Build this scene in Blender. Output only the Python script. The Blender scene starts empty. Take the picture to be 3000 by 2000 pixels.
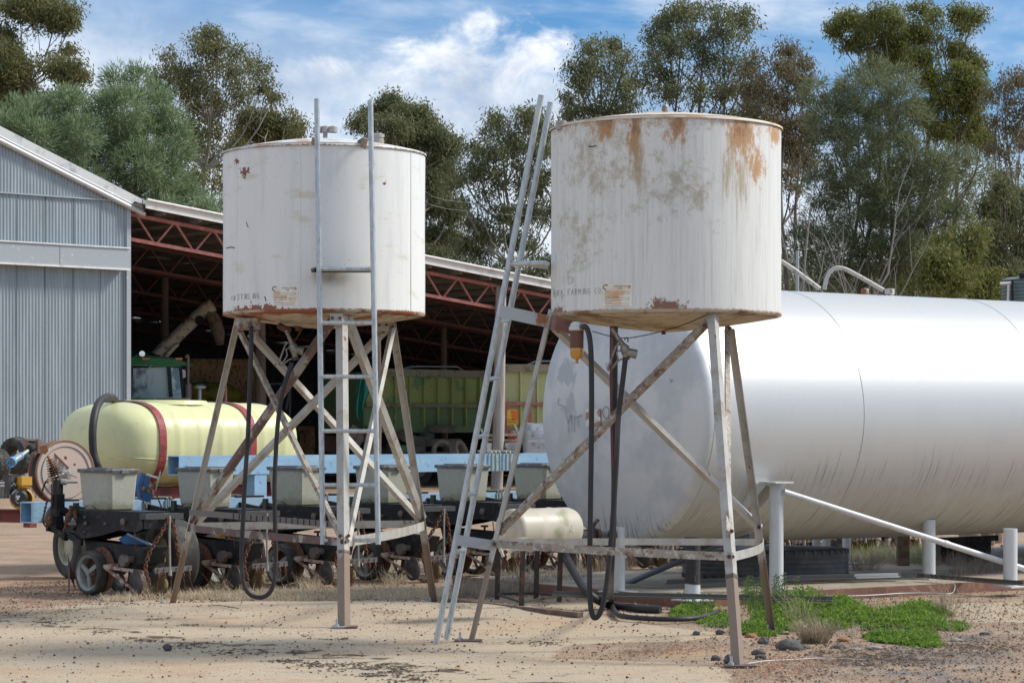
import bpy, math, random
import numpy as np
from mathutils import Vector, Matrix, noise as mnoise
random.seed(7)
rng = np.random.default_rng(11)
sc = bpy.context.scene
COL = sc.collection
R = math.radians

# ------------------------------------------------------------------ camera
F = 7500.0            # focal length in photo pixels (photo 3000 px wide)
HZ = 1270.0           # horizon row
CH = 1.5              # camera height
cam_d = bpy.data.cameras.new("camera"); cam = bpy.data.objects.new("camera", cam_d); COL.objects.link(cam)
cam.location = (0, 0, CH); cam.rotation_euler = (R(90), 0, 0)
cam_d.sensor_width = 36.0; cam_d.lens = F / 3000 * 36.0
cam_d.shift_y = (HZ - 1000.0) / 3000.0
cam_d.clip_start = 0.5; cam_d.clip_end = 3000
sc.camera = cam

# ------------------------------------------------------------------ light
SUN_AZ, SUN_EL = 8.0, 41.0       # azimuth from +X towards +Y
sd = Vector((math.cos(R(SUN_EL)) * math.cos(R(SUN_AZ)), math.cos(R(SUN_EL)) * math.sin(R(SUN_AZ)), math.sin(R(SUN_EL))))
sl = bpy.data.lights.new("sun", 'SUN'); sun = bpy.data.objects.new("sun", sl); COL.objects.link(sun)
sl.energy = 2.6; sl.angle = R(13); sl.color = (1.0, 0.95, 0.87)
sun.rotation_euler = sd.to_track_quat('Z', 'Y').to_euler()

world = bpy.data.worlds.new("World"); sc.world = world; world.use_nodes = True
def build_world():
    nt = world.node_tree; N = nt.nodes; L = nt.links; N.clear()
    def mth(op, a, b=None, c=None, clamp=False):
        n = N.new('ShaderNodeMath'); n.operation = op; n.use_clamp = clamp
        for i, v in enumerate((a, b, c)):
            if v is None: continue
            if isinstance(v, (int, float)): n.inputs[i].default_value = v
            else: L.new(v, n.inputs[i])
        return n.outputs[0]
    def mix(f, a, b):
        n = N.new('ShaderNodeMix'); n.data_type = 'RGBA'
        for s, v in ((0, f), (6, a), (7, b)):
            if isinstance(v, (tuple, float, int)): n.inputs[s].default_value = v if not isinstance(v, tuple) else (*v, 1)
            else: L.new(v, n.inputs[s])
        return n.outputs[2]
    sky = N.new('ShaderNodeTexSky'); sky.sky_type = 'NISHITA'; sky.sun_disc = False
    sky.sun_elevation = R(SUN_EL); sky.sun_rotation = R(90 - SUN_AZ)
    sky.air_density = 1.0; sky.dust_density = 0.4; sky.ozone_density = 2.5
    tc = N.new('ShaderNodeTexCoord')
    sep = N.new('ShaderNodeSeparateXYZ'); L.new(tc.outputs['Generated'], sep.inputs[0])
    x, y, z = sep.outputs
    # deep blue of a clear sky: tint of the sky texture
    blue = mix(1.0, sky.outputs[0], (1, 1, 1)); m = blue.node; m.blend_type = 'MULTIPLY'
    m.inputs[7].default_value = (0.36, 0.64, 0.90, 1)
    def ntex(sx, sy, sz, scale, detail, rough, off=(0, 0, 0), dist=0.0):
        mp = N.new('ShaderNodeMapping'); mp.inputs['Scale'].default_value = (sx, sy, sz); mp.inputs['Location'].default_value = off
        L.new(tc.outputs['Generated'], mp.inputs[0])
        t = N.new('ShaderNodeTexNoise'); L.new(mp.outputs[0], t.inputs['Vector'])
        t.inputs['Scale'].default_value = scale; t.inputs['Detail'].default_value = detail
        t.inputs['Roughness'].default_value = rough; t.inputs['Distortion'].default_value = dist
        return t.outputs['Fac']
    def mr(v, a, b, c=0.0, d=1.0, smooth=True):
        n = N.new('ShaderNodeMapRange'); n.clamp = True
        if smooth: n.interpolation_type = 'SMOOTHSTEP'
        L.new(v, n.inputs[0])
        for i, q in enumerate((a, b, c, d)): n.inputs[i + 1].default_value = q
        return n.outputs[0]
    # high thin cloud, drawn out into bands
    cir = ntex(1, 1, 3.2, 9.0, 6, 0.55, (3.1, 1.7, 0.3), 0.3)
    cir = mr(cir, 0.38, 0.66)
    fine = ntex(1, 1, 2.6, 34.0, 5, 0.6, (9.1, 2.2, 1.3), 0.4)
    cir = mth('MULTIPLY', cir, mr(fine, 0.2, 0.62, 0.55, 1.0))
    cir = mth('MAXIMUM', cir, mr(z, 0.2, 0.55, 0.0, 0.8))      # unseen cloud overhead, added to brighten and neutralise the fill
    # thicker sheet of cloud low down
    low = mr(mth('ADD', z, mth('MULTIPLY', mth('MAXIMUM', x, -0.3), 0.16)), 0.105, 0.165, 1.0, 0.0)
    shade = ntex(1, 1, 1.8, 16.0, 6, 0.6, (1.3, 7.7, 4.1), 0.2)
    lowc = mth('MULTIPLY', low, mr(shade, 0.22, 0.5, 0.45, 1.0))
    cov = mth('MAXIMUM', mth('MULTIPLY', cir, mr(z, 0.14, 0.45, 0.74, 0.95)), lowc)  # cover also thickened overhead, out of view, for more fill
    # cumulus heads: soft ellipses with a billowing edge
    bil = ntex(1, 1, 1.25, 30.0, 8, 0.62, (5.5, 0.4, 2.9), 0.35)
    cum = None
    def ell(px, py, rx, ry):
        nonlocal cum
        cx, cz = (px - 1500) / F, (HZ - py) / F
        dx = mth('DIVIDE', mth('SUBTRACT', mth('DIVIDE', x, mth('MAXIMUM', y, 0.05)), cx), rx / F)
        dz = mth('DIVIDE', mth('SUBTRACT', mth('DIVIDE', z, mth('MAXIMUM', y, 0.05)), cz), ry / F)
        d = mth('SQRT', mth('ADD', mth('MULTIPLY', dx, dx), mth('MULTIPLY', dz, dz)))
        v = mth('SUBTRACT', 1.25, d)
        cum = v if cum is None else mth('MAXIMUM', cum, v)
    for e in ((1430, 190, 200, 120), (1600, 160, 110, 70), (1180, 190, 190, 80), (1410, 90, 60, 70), (1000, 230, 170, 70),
              (1500, 290, 240, 100), (-900, 300, 700, 160), (3700, 420, 600, 150)):
        ell(*e)
    cumv = mth('ADD', mth('MINIMUM', cum, 0.55), mth('MULTIPLY', mth('SUBTRACT', bil, 0.5), 3.0))
    cumm = mr(cumv, 0.0, 0.8)
    cumm = mth('MULTIPLY', cumm, mr(y, 0.02, 0.2))
    # shading of the cloud bodies: bright heads, grey-blue bases
    body = ntex(1, 1, 1.6, 19.0, 7, 0.6, (5.4, 0.2, 2.2), 0.2)
    hd = mr(mth('ADD', z, mth('MULTIPLY', mth('SUBTRACT', body, 0.5), 0.09)), 0.118, 0.150)
    cloudcol = mix(hd, (3.7, 4.5, 5.8), (8.0, 8.2, 8.5))
    cirb = mix(mr(body, 0.3, 0.62), (3.8, 4.6, 5.9), (6.6, 7.2, 8.0))
    c1 = mix(cov, blue, cirb)
    c2 = mix(cumm, c1, cloudcol)
    # hazier and brighter near the horizon
    c3 = mix(mr(z, 0.015, 0.115, 0.70, 0.0), c2, (6.3, 6.7, 7.1))
    bg = N.new('ShaderNodeBackground'); bg.inputs[1].default_value = 0.088
    L.new(c3, bg.inputs[0])
    out = N.new('ShaderNodeOutputWorld'); L.new(bg.outputs[0], out.inputs[0])
build_world()
sc.view_settings.view_transform = 'Standard'; sc.view_settings.look = 'None'
sc.view_settings.exposure = 0.60; sc.view_settings.gamma = 1.0
sc.view_settings.use_curve_mapping = False

# ------------------------------------------------------------------ helpers
def P(px, py, Y):
    return Vector(((px - 1500) / F * Y, Y, CH + (HZ - py) / F * Y))
def G(px, py, z=0.0):
    Y = F * (CH - z) / (py - HZ)
    return Vector(((px - 1500) / F * Y, Y, z))
def V(*a): return Vector(a)

class MB:
    def __init__(s): s.v = []; s.f = []; s.sm = []; s.mi = []; s.cur = 0
    def add(s, vs, fs, smooth=False):
        o = len(s.v); s.v += [tuple(v) for v in vs]
        for f in fs: s.f.append(tuple(i + o for i in f)); s.sm.append(smooth); s.mi.append(s.cur)
    def box(s, c, size, M=None, bev=0):
        hx, hy, hz = size[0] / 2, size[1] / 2, size[2] / 2
        vs = [Vector((x * hx, y * hy, z * hz)) for x in (-1, 1) for y in (-1, 1) for z in (-1, 1)]
        if M: vs = [M @ v for v in vs]
        c = Vector(c); vs = [v + c for v in vs]
        s.add(vs, [(0, 1, 3, 2), (4, 6, 7, 5), (0, 4, 5, 1), (2, 3, 7, 6), (0, 2, 6, 4), (1, 5, 7, 3)])
    def frame(s, p0, p1, up):
        p0, p1 = Vector(p0), Vector(p1); t = (p1 - p0).normalized(); up = Vector(up)
        a = up - t * up.dot(t)
        if a.length < 1e-4: up = Vector((1, 0, 0)); a = up - t * up.dot(t)
        a.normalize(); b = t.cross(a)
        return t, a, b
    def prof(s, p0, p1, pts, up=(0, 0, 1), smooth=False, caps=True):
        """extrude a closed 2D outline (a,b coords) from p0 to p1; a along up"""
        t, a, b = s.frame(p0, p1, up); n = len(pts)
        vs = [Vector(p) + a * q[0] + b * q[1] for p in (p0, p1) for q in pts]
        fs = [(i, (i + 1) % n, n + (i + 1) % n, n + i) for i in range(n)]
        s.add(vs, fs, smooth)
        if caps:
            s.add(vs[:n], [tuple(range(n))[::-1]]); s.add(vs[n:], [tuple(range(n))])
    def bar(s, p0, p1, w, h, up=(0, 0, 1)):
        s.prof(p0, p1, [(-h / 2, -w / 2), (-h / 2, w / 2), (h / 2, w / 2), (h / 2, -w / 2)], up)
    def angle(s, p0, p1, w, th, up=(0, 0, 1)):
        """L section; corner at the line, flanges w; up bisects the outside of the corner"""
        q = [(0, 0), (-w, w), (-w - th * .7, w - th * .7), (-th * 1.4, 0), (-w - th * .7, -w + th * .7), (-w, -w)]
        q = [(x * .7071, y * .7071) for x, y in q]
        s.prof(p0, p1, q, up)
    def tube(s, pts, r, n=8, caps=True, closed=False):
        pts = [Vector(p) for p in pts]; m = len(pts)
        rs = r if isinstance(r, (list, tuple)) else [r] * m
        rings = []; pa = None
        for i, p in enumerate(pts):
            if closed: t = pts[(i + 1) % m] - pts[i - 1]
            else: t = pts[min(i + 1, m - 1)] - pts[max(i - 1, 0)]
            if t.length < 1e-9: t = Vector((0, 0, 1))
            t.normalize()
            if pa is None:
                pa = Vector((0, 0, 1)) if abs(t.z) < .9 else Vector((1, 0, 0))
            a = pa - t * pa.dot(t)
            if a.length < 1e-5: a = t.orthogonal()
            a.normalize(); pa = a; b = t.cross(a)
            rings.append([p + (a * math.cos(2 * math.pi * k / n) + b * math.sin(2 * math.pi * k / n)) * rs[i] for k in range(n)])
        vs = [v for rg in rings for v in rg]; fs = []
        for i in range(m if closed else m - 1):
            j = (i + 1) % m
            for k in range(n):
                fs.append((i * n + k, i * n + (k + 1) % n, j * n + (k + 1) % n, j * n + k))
        s.add(vs, fs, True)
        if caps and not closed:
            s.add(rings[0], [tuple(range(n))[::-1]]); s.add(rings[-1], [tuple(range(n))])
    def lathe(s, c, axis, prof, n=32, smooth=True, split=True):
        """prof = [(dist along axis, radius)]; split=True gives hard edges between segments"""
        c = Vector(c); t = Vector(axis).normalized()
        a = (Vector((0, 0, 1)) if abs(t.z) < .9 else Vector((1, 0, 0))); a = (a - t * a.dot(t)).normalized(); b = t.cross(a)
        def ring(h, r): return [c + t * h + (a * math.cos(2 * math.pi * k / n) + b * math.sin(2 * math.pi * k / n)) * r for k in range(n)]
        if split:
            for (h0, r0), (h1, r1) in zip(prof, prof[1:]):
                s.add(ring(h0, r0) + ring(h1, r1), [(k, (k + 1) % n, n + (k + 1) % n, n + k) for k in range(n)], smooth)
        else:
            vs = []; fs = []
            for i, (h, r) in enumerate(prof):
                vs += ring(h, r)
                if i: fs += [((i - 1) * n + k, (i - 1) * n + (k + 1) % n, i * n + (k + 1) % n, i * n + k) for k in range(n)]
            s.add(vs, fs, smooth)
    def poly(s, pts, thick, nrm):
        """flat polygon with thickness"""
        pts = [Vector(p) for p in pts]; nrm = Vector(nrm).normalized() * thick; n = len(pts)
        q = [p + nrm for p in pts]
        s.add(pts, [tuple(range(n))]); s.add(q, [tuple(range(n))[::-1]])
        s.add(pts + q, [(i, n + i, n + (i + 1) % n, (i + 1) % n) for i in range(n)])
    def grid(s, fn, nu, nv, smooth=True, closed_u=False):
        vs = [fn(i / (nu if closed_u else nu), j / nv) for i in range(nu if closed_u else nu + 1) for j in range(nv + 1)]
        fs = []; m = nu if closed_u else nu + 1
        for i in range(nu):
            i2 = (i + 1) % m
            for j in range(nv): fs.append((i * (nv + 1) + j, i2 * (nv + 1) + j, i2 * (nv + 1) + j + 1, i * (nv + 1) + j + 1))
        s.add(vs, fs, smooth)
    def build(s, name, mats, parent=None, org=None):
        me = bpy.data.meshes.new(name)
        vs = s.v
        if org is not None: vs = [(v[0] - org[0], v[1] - org[1], v[2] - org[2]) for v in vs]
        me.from_pydata(vs, [], s.f)
        me.polygons.foreach_set('use_smooth', s.sm)
        if not isinstance(mats, (list, tuple)): mats = [mats]
        for m in mats: me.materials.append(m)
        if len(mats) > 1: me.polygons.foreach_set('material_index', s.mi)
        me.update()
        o = bpy.data.objects.new(name, me); COL.objects.link(o)
        if parent is not None: o.parent = parent
        elif org is not None: o.location = org
        return o

def tag(o, label=None, cat=None, group=None, kind=None):
    if label: o['label'] = label
    if cat: o['category'] = cat
    if group: o['group'] = group
    if kind: o['kind'] = kind
    return o
def empty(name, loc, label, cat, group=None, rz=0.0):
    o = bpy.data.objects.new(name, None); COL.objects.link(o); o.location = loc; o.rotation_euler = (0, 0, rz)
    o.empty_display_size = 0.2
    return tag(o, label, cat, group)
def children_of(o): return [c for c in bpy.data.objects if c.parent == o]
def copy_tree(o, parent=None, loc=None, rz=None):
    c = o.copy(); COL.objects.link(c); c.parent = parent
    if loc is not None: c.location = loc
    if rz is not None: c.rotation_euler = (0, 0, rz)
    for ch in children_of(o): copy_tree(ch, c)
    return c

def text_mesh(txt, size):
    cu = bpy.data.curves.new("lettering", 'FONT'); cu.body = txt; cu.size = size; cu.resolution_u = 2
    ob = bpy.data.objects.new("lettering", cu); COL.objects.link(ob)
    bpy.context.view_layer.update()
    dg = bpy.context.evaluated_depsgraph_get(); me = bpy.data.meshes.new_from_object(ob.evaluated_get(dg))
    vs = [tuple(v.co) for v in me.vertices]; fs = [tuple(p.vertices) for p in me.polygons]
    bpy.data.objects.remove(ob); bpy.data.curves.remove(cu); bpy.data.meshes.remove(me)
    return vs, fs

# ------------------------------------------------------------------ materials
MATS = {}
def M(name, base, rough=.6, metal=0.0, layers=(), bump=0.0, bscale=30.0, spec=.5, coord='Object', vary=0.0, bstretch=(1, 1, 1), emit=None, alpha=None, transl=0.0):
    """layers: dict(col, scale, sx,sy,sz, lo, hi, fac, blobs=[(c, r)], zr=(z0,z1), rough)"""
    if name in MATS: return MATS[name]
    m = bpy.data.materials.new(name); m.use_nodes = True; nt = m.node_tree; N = nt.nodes; L = nt.links
    b = N['Principled BSDF']; tc = N.new('ShaderNodeTexCoord').outputs[coord]
    b.inputs['Metallic'].default_value = metal; b.inputs['Roughness'].default_value = rough
    b.inputs['Specular IOR Level'].default_value = spec
    def num(v, sock):
        if isinstance(v, (int, float)): sock.default_value = v
        else: L.new(v, sock)
    def mth(op, a, c=None, clamp=False):
        n = N.new('ShaderNodeMath'); n.operation = op; n.use_clamp = clamp; num(a, n.inputs[0])
        if c is not None: num(c, n.inputs[1])
        return n.outputs[0]
    def tex(scale, st, detail=5, rgh=.6, off=0.0):
        mp = N.new('ShaderNodeMapping'); L.new(tc, mp.inputs[0]); mp.inputs['Scale'].default_value = st; mp.inputs['Location'].default_value = (off, off * .7, off * 1.3)
        t = N.new('ShaderNodeTexNoise'); t.inputs['Scale'].default_value = scale; t.inputs['Detail'].default_value = detail; t.inputs['Roughness'].default_value = rgh
        L.new(mp.outputs[0], t.inputs['Vector']); return t.outputs['Fac']
    def mrange(v, lo, hi, smooth=True):
        n = N.new('ShaderNodeMapRange'); n.clamp = True
        if smooth: n.interpolation_type = 'SMOOTHSTEP'
        L.new(v, n.inputs[0]); n.inputs[1].default_value = lo; n.inputs[2].default_value = hi
        return n.outputs[0]
    def mix(f, a, c):
        n = N.new('ShaderNodeMix'); n.data_type = 'RGBA'; num(f, n.inputs[0])
        for s_, v in ((6, a), (7, c)):
            if isinstance(v, tuple): n.inputs[s_].default_value = (*v, 1)
            else: L.new(v, n.inputs[s_])
        return n.outputs[2]
    col = base; rg = rough
    sepo = None
    for i, l in enumerate(layers):
        if l.get('objrand'):
            g = N.new('ShaderNodeObjectInfo'); f = g.outputs['Random']
        elif l.get('island'):
            g = N.new('ShaderNodeNewGeometry'); f = mrange(g.outputs['Random Per Island'], l.get('lo', 0), l.get('hi', 1), False)
        elif l.get('attr'):
            a_ = N.new('ShaderNodeAttribute'); a_.attribute_name = l['attr']; f = a_.outputs['Fac']
            if l.get('noise'):
                f = mth('ADD', f, mth('MULTIPLY', mth('SUBTRACT', tex(l['noise'], (1, 1, 1), 6, .65, i), .5), l.get('namp', 1.0)))
            f = mrange(f, l.get('lo', .4), l.get('hi', .6))
        else:
            t = tex(l.get('scale', 5), (l.get('sx', 1), l.get('sy', 1), l.get('sz', 1)), l.get('detail', 6), l.get('rgh', .62), i * 3.7 + 1 + l.get('off', 0))
            mask = None
            if l.get('blobs'):
                for c_, r_ in l['blobs']:
                    vm = N.new('ShaderNodeVectorMath'); vm.operation = 'SUBTRACT'; L.new(tc, vm.inputs[0]); vm.inputs[1].default_value = c_
                    v2 = N.new('ShaderNodeVectorMath'); v2.operation = 'MULTIPLY'; L.new(vm.outputs[0], v2.inputs[0]); v2.inputs[1].default_value = tuple(1 / q for q in r_)
                    v3 = N.new('ShaderNodeVectorMath'); v3.operation = 'LENGTH'; L.new(v2.outputs[0], v3.inputs[0])
                    k = mth('SUBTRACT', 1.0, v3.outputs['Value'], True)
                    mask = k if mask is None else mth('MAXIMUM', mask, k)
            if l.get('zr'):
                if sepo is None:
                    s_ = N.new('ShaderNodeSeparateXYZ'); L.new(tc, s_.inputs[0]); sepo = s_.outputs
                k = mrange(sepo[2], l['zr'][0], l['zr'][1]) if l['zr'][0] < l['zr'][1] else mth('SUBTRACT', 1.0, mrange(sepo[2], l['zr'][1], l['zr'][0]))
                mask = k if mask is None else mth('MULTIPLY', mask, k)
            if mask is not None:
                if l.get('mul'): f = mth('MULTIPLY', mrange(t, l.get('lo', .5), l.get('hi', .6)), mask)
                else: f = mrange(mth('ADD', mth('MULTIPLY', t, l.get('namp', 1.0)), mth('MULTIPLY', mask, l.get('mamp', 1.0))), l.get('lo', .9), l.get('hi', 1.0))
            else:
                f = mrange(t, l.get('lo', .5), l.get('hi', .6))
        f = mth('MULTIPLY', f, l.get('fac', 1.0))
        col = mix(f, col, l['col'])
        if 'rough' in l:
            n = N.new('ShaderNodeMix'); num(f, n.inputs[0]); num(rg, n.inputs[2]); n.inputs[3].default_value = l['rough']; rg = n.outputs[0]
        if 'metal' in l:
            n = N.new('ShaderNodeMix'); num(f, n.inputs[0]); n.inputs[2].default_value = metal; n.inputs[3].default_value = l['metal']; L.new(n.outputs[0], b.inputs['Metallic'])
    if isinstance(col, tuple): b.inputs['Base Color'].default_value = (*col, 1)
    else: L.new(col, b.inputs['Base Color'])
    if not isinstance(rg, (int, float)): L.new(rg, b.inputs['Roughness'])
    if bump:
        t = tex(bscale, bstretch, 6, .6, 9.0)
        bp = N.new('ShaderNodeBump'); bp.inputs['Strength'].default_value = bump; bp.inputs['Distance'].default_value = .01
        L.new(t, bp.inputs['Height']); L.new(bp.outputs[0], b.inputs['Normal'])
    if transl:
        tr = N.new('ShaderNodeBsdfTranslucent'); mx = N.new('ShaderNodeMixShader'); mx.inputs[0].default_value = transl
        if isinstance(col, tuple): tr.inputs[0].default_value = (*col, 1)
        else: L.new(col, tr.inputs[0])
        L.new(b.outputs[0], mx.inputs[1]); L.new(tr.outputs[0], mx.inputs[2]); L.new(mx.outputs[0], N['Material Output'].inputs[0])
    if emit:
        b.inputs['Emission Color'].default_value = (*emit[0], 1); b.inputs['Emission Strength'].default_value = emit[1]
    MATS[name] = m
    return m
RUST = (.20, .075, .03); RUSTD = (.09, .04, .025); DIRT = (.30, .22, .14)
# ------------------------------------------------------------------ ground
SANDPAD = [(-300, 1835), (0, 1813), (150, 1796), (300, 1783), (500, 1770), (800, 1766), (1150, 1768), (1330, 1772), (1560, 1782), (1760, 1800),
           (1930, 1830), (2090, 1846), (2140, 1866), (1990, 1878), (1800, 1880), (1640, 1893), (1620, 1925), (1850, 1934), (2110, 1950), (2140, 1985), (2100, 2120), (-500, 2140)]
TANPAD2 = [(2700, 1772), (3200, 1750), (3300, 1835), (2900, 1822), (2740, 1812)]
GRAVELPATCH = [(2200, 1840), (3200, 1830), (3300, 2150), (2250, 2150)]
def in_poly(X, Y, poly):
    ins = np.zeros(X.shape, bool); n = len(poly); dmin = np.full(X.shape, 1e9)
    for i in range(n):
        x1, y1 = poly[i]; x2, y2 = poly[(i + 1) % n]
        c = ((y1 > Y) != (y2 > Y)) & (X < (x2 - x1) * (Y - y1) / ((y2 - y1) if y2 != y1 else 1e-9) + x1)
        ins ^= c
        dx, dy = x2 - x1, y2 - y1; t = np.clip(((X - x1) * dx + (Y - y1) * dy) / (dx * dx + dy * dy + 1e-12), 0, 1)
        dmin = np.minimum(dmin, np.hypot(X - x1 - t * dx, Y - y1 - t * dy))
    return np.where(ins, dmin, -dmin)
def vnoise(X, Y, sc_, seed=0):
    r = np.random.default_rng(seed); T = r.random((64, 64))
    x = X * sc_; y = Y * sc_; xi = np.floor(x).astype(int); yi = np.floor(y).astype(int); fx = x - xi; fy = y - yi
    fx = fx * fx * (3 - 2 * fx); fy = fy * fy * (3 - 2 * fy)
    g = lambda a, b: T[a % 64, b % 64]
    return (g(xi, yi) * (1 - fx) + g(xi + 1, yi) * fx) * (1 - fy) + (g(xi, yi + 1) * (1 - fx) + g(xi + 1, yi + 1) * fx) * fy
def ground_z(X, Y):
    X = np.asarray(X, float); Y = np.asarray(Y, float)
    z = .022 * (vnoise(X, Y, .45, 1) - .5) + .010 * (vnoise(X, Y, 1.7, 2) - .5) + .006 * (vnoise(X, Y, 6.0, 3) - .5)
    return z * np.clip((60 - Y) / 20, 0, 1)
padW = [tuple(G(a, b)[:2]) for a, b in SANDPAD]; tanW = [tuple(G(a, b)[:2]) for a, b in TANPAD2]; grvW = [tuple(G(a, b)[:2]) for a, b in GRAVELPATCH]
def build_ground():
    xs = np.concatenate([[-900, -300, -120, -60, -30, -16, -10], np.arange(-7, 9.01, .06), [11, 16, 30, 60, 120, 300, 900]])
    ys = np.concatenate([[-60, -10, 5, 10, 13], np.arange(14.5, 32, .07), np.arange(32.5, 50, .8), [55, 60, 70, 90, 130, 200, 400, 900, 1600]])
    X, Y = np.meshgrid(xs, ys, indexing='ij'); Z = ground_z(X, Y)
    pd = in_poly(X, Y, padW); edge = np.clip((pd + .05) / .10, 0, 1)
    back = np.clip((Y - 21.3) / .6, 0, 1)
    Z = Z + edge * .025 * back - (1 - edge) * .004
    nx, ny = X.shape; vs = np.stack([X, Y, Z], -1).reshape(-1, 3)
    i, j = np.meshgrid(np.arange(nx - 1), np.arange(ny - 1), indexing='ij'); a = i * ny + j
    q = np.stack([a, a + ny, a + ny + 1, a + 1], -1).reshape(-1, 4)
    me = bpy.data.meshes.new("ground"); me.vertices.add(len(vs)); me.vertices.foreach_set('co', vs.ravel())
    me.loops.add(q.size); me.loops.foreach_set('vertex_index', q.ravel().astype(np.int32))
    me.polygons.add(len(q)); me.polygons.foreach_set('loop_start', np.arange(0, q.size, 4, dtype=np.int32)); me.polygons.foreach_set('loop_total', np.full(len(q), 4, np.int32))
    me.update(); me.validate(); me.polygons.foreach_set('use_smooth', np.ones(len(q), bool))
    def attr(name, val):
        at = me.attributes.new(name, 'FLOAT', 'POINT'); at.data.foreach_set('value', val.ravel().astype(np.float32))
    attr('pad', np.clip(.5 + np.maximum(pd, in_poly(X, Y, tanW)) / .5, 0, 1))
    attr('grey', np.clip(.5 + in_poly(X, Y, grvW) / 2.0, 0, 1))
    rd = np.clip(1 - np.hypot((X + 3.8) / 2.6, (Y - 26.0) / 3.2), 0, 1)      # rust-red earth beside the planter
    attr('red', rd)
    # straw-strewn strip along the back of the pad
    st = np.clip(1 - np.abs(pd + .45) / .55, 0, 1) * (Y > 20.5) * (X > -4.2) * (X < 1.2)
    attr('straw', st)
    debris = np.clip(1 - np.abs(Y - 19.3 + 1.25 * (X + 2.85)) / 1.3, 0, 1) * (X < 1.0)
    attr('debris', debris)
    m = M('ground_mat', (.30, .21, .14), .95, bump=1.0, bscale=55, spec=.15, layers=[
        dict(col=(.42, .30, .205), scale=.8, lo=.40, hi=.62, fac=.8),
        dict(col=(.22, .115, .07), scale=3, lo=.52, hi=.70, fac=.5),
        dict(col=(.29, .15, .085), attr='red', noise=2.0, namp=.7, lo=.15, hi=.75, fac=.9),
        dict(col=(.17, .11, .08), scale=75, lo=.54, hi=.60, fac=.8, detail=3),
        dict(col=(.56, .45, .35), scale=90, lo=.56, hi=.62, fac=.8, detail=3, off=5),
        dict(col=(.16, .16, .165), attr='grey', noise=2.2, namp=1.5, lo=.75, hi=1.15, fac=.75),
        dict(col=(.47, .41, .30), attr='straw', noise=9, namp=1.2, lo=.3, hi=.8, fac=.8),
        dict(col=(.49, .40, .285), attr='pad', noise=2.6, namp=.55, lo=.44, hi=.56, fac=1.0),
        dict(col=(.56, .465, .34), attr='pad', noise=.9, namp=1.6, lo=.95, hi=1.45, fac=.7),
        dict(col=(.43, .37, .30), scale=1.6, sx=.5, lo=.50, hi=.66, fac=.55, off=21), dict(col=(.52, .33, .20), scale=.9, sx=.6, lo=.52, hi=.66, fac=.5, off=27),
        dict(col=(.24, .19, .15), scale=13, sx=.35, rgh=.8, lo=.56, hi=.64, fac=.55, off=31),
        dict(col=(.42, .27, .17), scale=2.2, lo=.55, hi=.72, fac=.5, off=8),
        dict(col=(.16, .115, .08), scale=60, lo=.61, hi=.66, fac=.6, detail=4, off=2),
        dict(col=(.20, .14, .10), scale=95, lo=.58, hi=.64, fac=.7, detail=3, off=6),
        dict(col=(.40, .29, .19), scale=1.3, sx=.5, lo=.52, hi=.66, fac=.6, off=12),
        dict(col=(.075, .058, .045), attr='debris', noise=4.0, namp=4.0, lo=.95, hi=1.30, fac=.9),
    ])
    me.materials.append(m)
    o = bpy.data.objects.new("ground", me); COL.objects.link(o); tag(o, 'reddish brown gravel yard with a packed pale sand apron', kind='structure')
build_ground()

def scatter_stones():
    # loose pebbles, one stuff mesh per kind of stone
    base = np.array([(1, 0, 0), (-1, 0, 0), (0, 1, 0), (0, -1, 0), (0, 0, 1), (0, 0, -.6)], float)
    fac = np.array([(0, 2, 4), (2, 1, 4), (1, 3, 4), (3, 0, 4), (2, 0, 5), (1, 2, 5), (3, 1, 5), (0, 3, 5)])
    def mk(name, n, region, smin, smax, cols, seed, label):
        r = np.random.default_rng(seed)
        y = r.uniform(region[2], region[3], n * 3); x = r.uniform(region[0], region[1], n * 3)
        pd = in_poly(x, y, padW); gr = in_poly(x, y, grvW)
        dens = vnoise(x, y, 1.6, seed + 9) * .7 + vnoise(x, y, 5, seed + 4) * .5
        keep = r.random(n * 3) < np.where(pd > 0, .18, .75) * np.clip(dens * 1.8 - .35, 0.03, 1)
        keep |= (gr > 0) & (r.random(n * 3) < .5)
        keep &= ~((in_poly(x, y, SLABW) > -.05))
        x, y = x[keep][:n], y[keep][:n]; k = len(x)
        s = smin + (smax - smin) * r.random(k) ** 4
        z = ground_z(x, y) + np.where(in_poly(x, y, padW) > 0, .002 + .022 * np.clip((y - 21.3) / .6, 0, 1), 0) + s * .25
        ang = r.uniform(0, 6.28, k); jit = r.uniform(.6, 1.35, (k, 6, 1))
        pts = base[None] * jit * np.stack([s, s * r.uniform(.6, 1, k), s * r.uniform(.45, .8, k)], -1)[:, None]
        c, sn = np.cos(ang)[:, None], np.sin(ang)[:, None]
        px = pts[..., 0] * c - pts[..., 1] * sn + x[:, None]; py = pts[..., 0] * sn + pts[..., 1] * c + y[:, None]; pz = pts[..., 2] + z[:, None]
        vs = np.stack([px, py, pz], -1).reshape(-1, 3); fs = (fac[None] + (np.arange(k) * 6)[:, None, None]).reshape(-1, 3)
        tri_mesh(name, vs, fs, [M(name + '_mat', cols[0], .9, spec=.2, layers=[dict(col=c_, island=1, lo=lo, hi=lo + .01) for c_, lo in cols[1:]])], label=label, kind='stuff')
    mk('gravel', 34000, (-5, 6, 14.8, 26), .004, .0155, [(.12, .09, .075), ((.28, .17, .11), .35), ((.46, .37, .28), .60), ((.12, .12, .12), .86)], 5, 'loose dark and rusty pebbles strewn over the yard')
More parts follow.
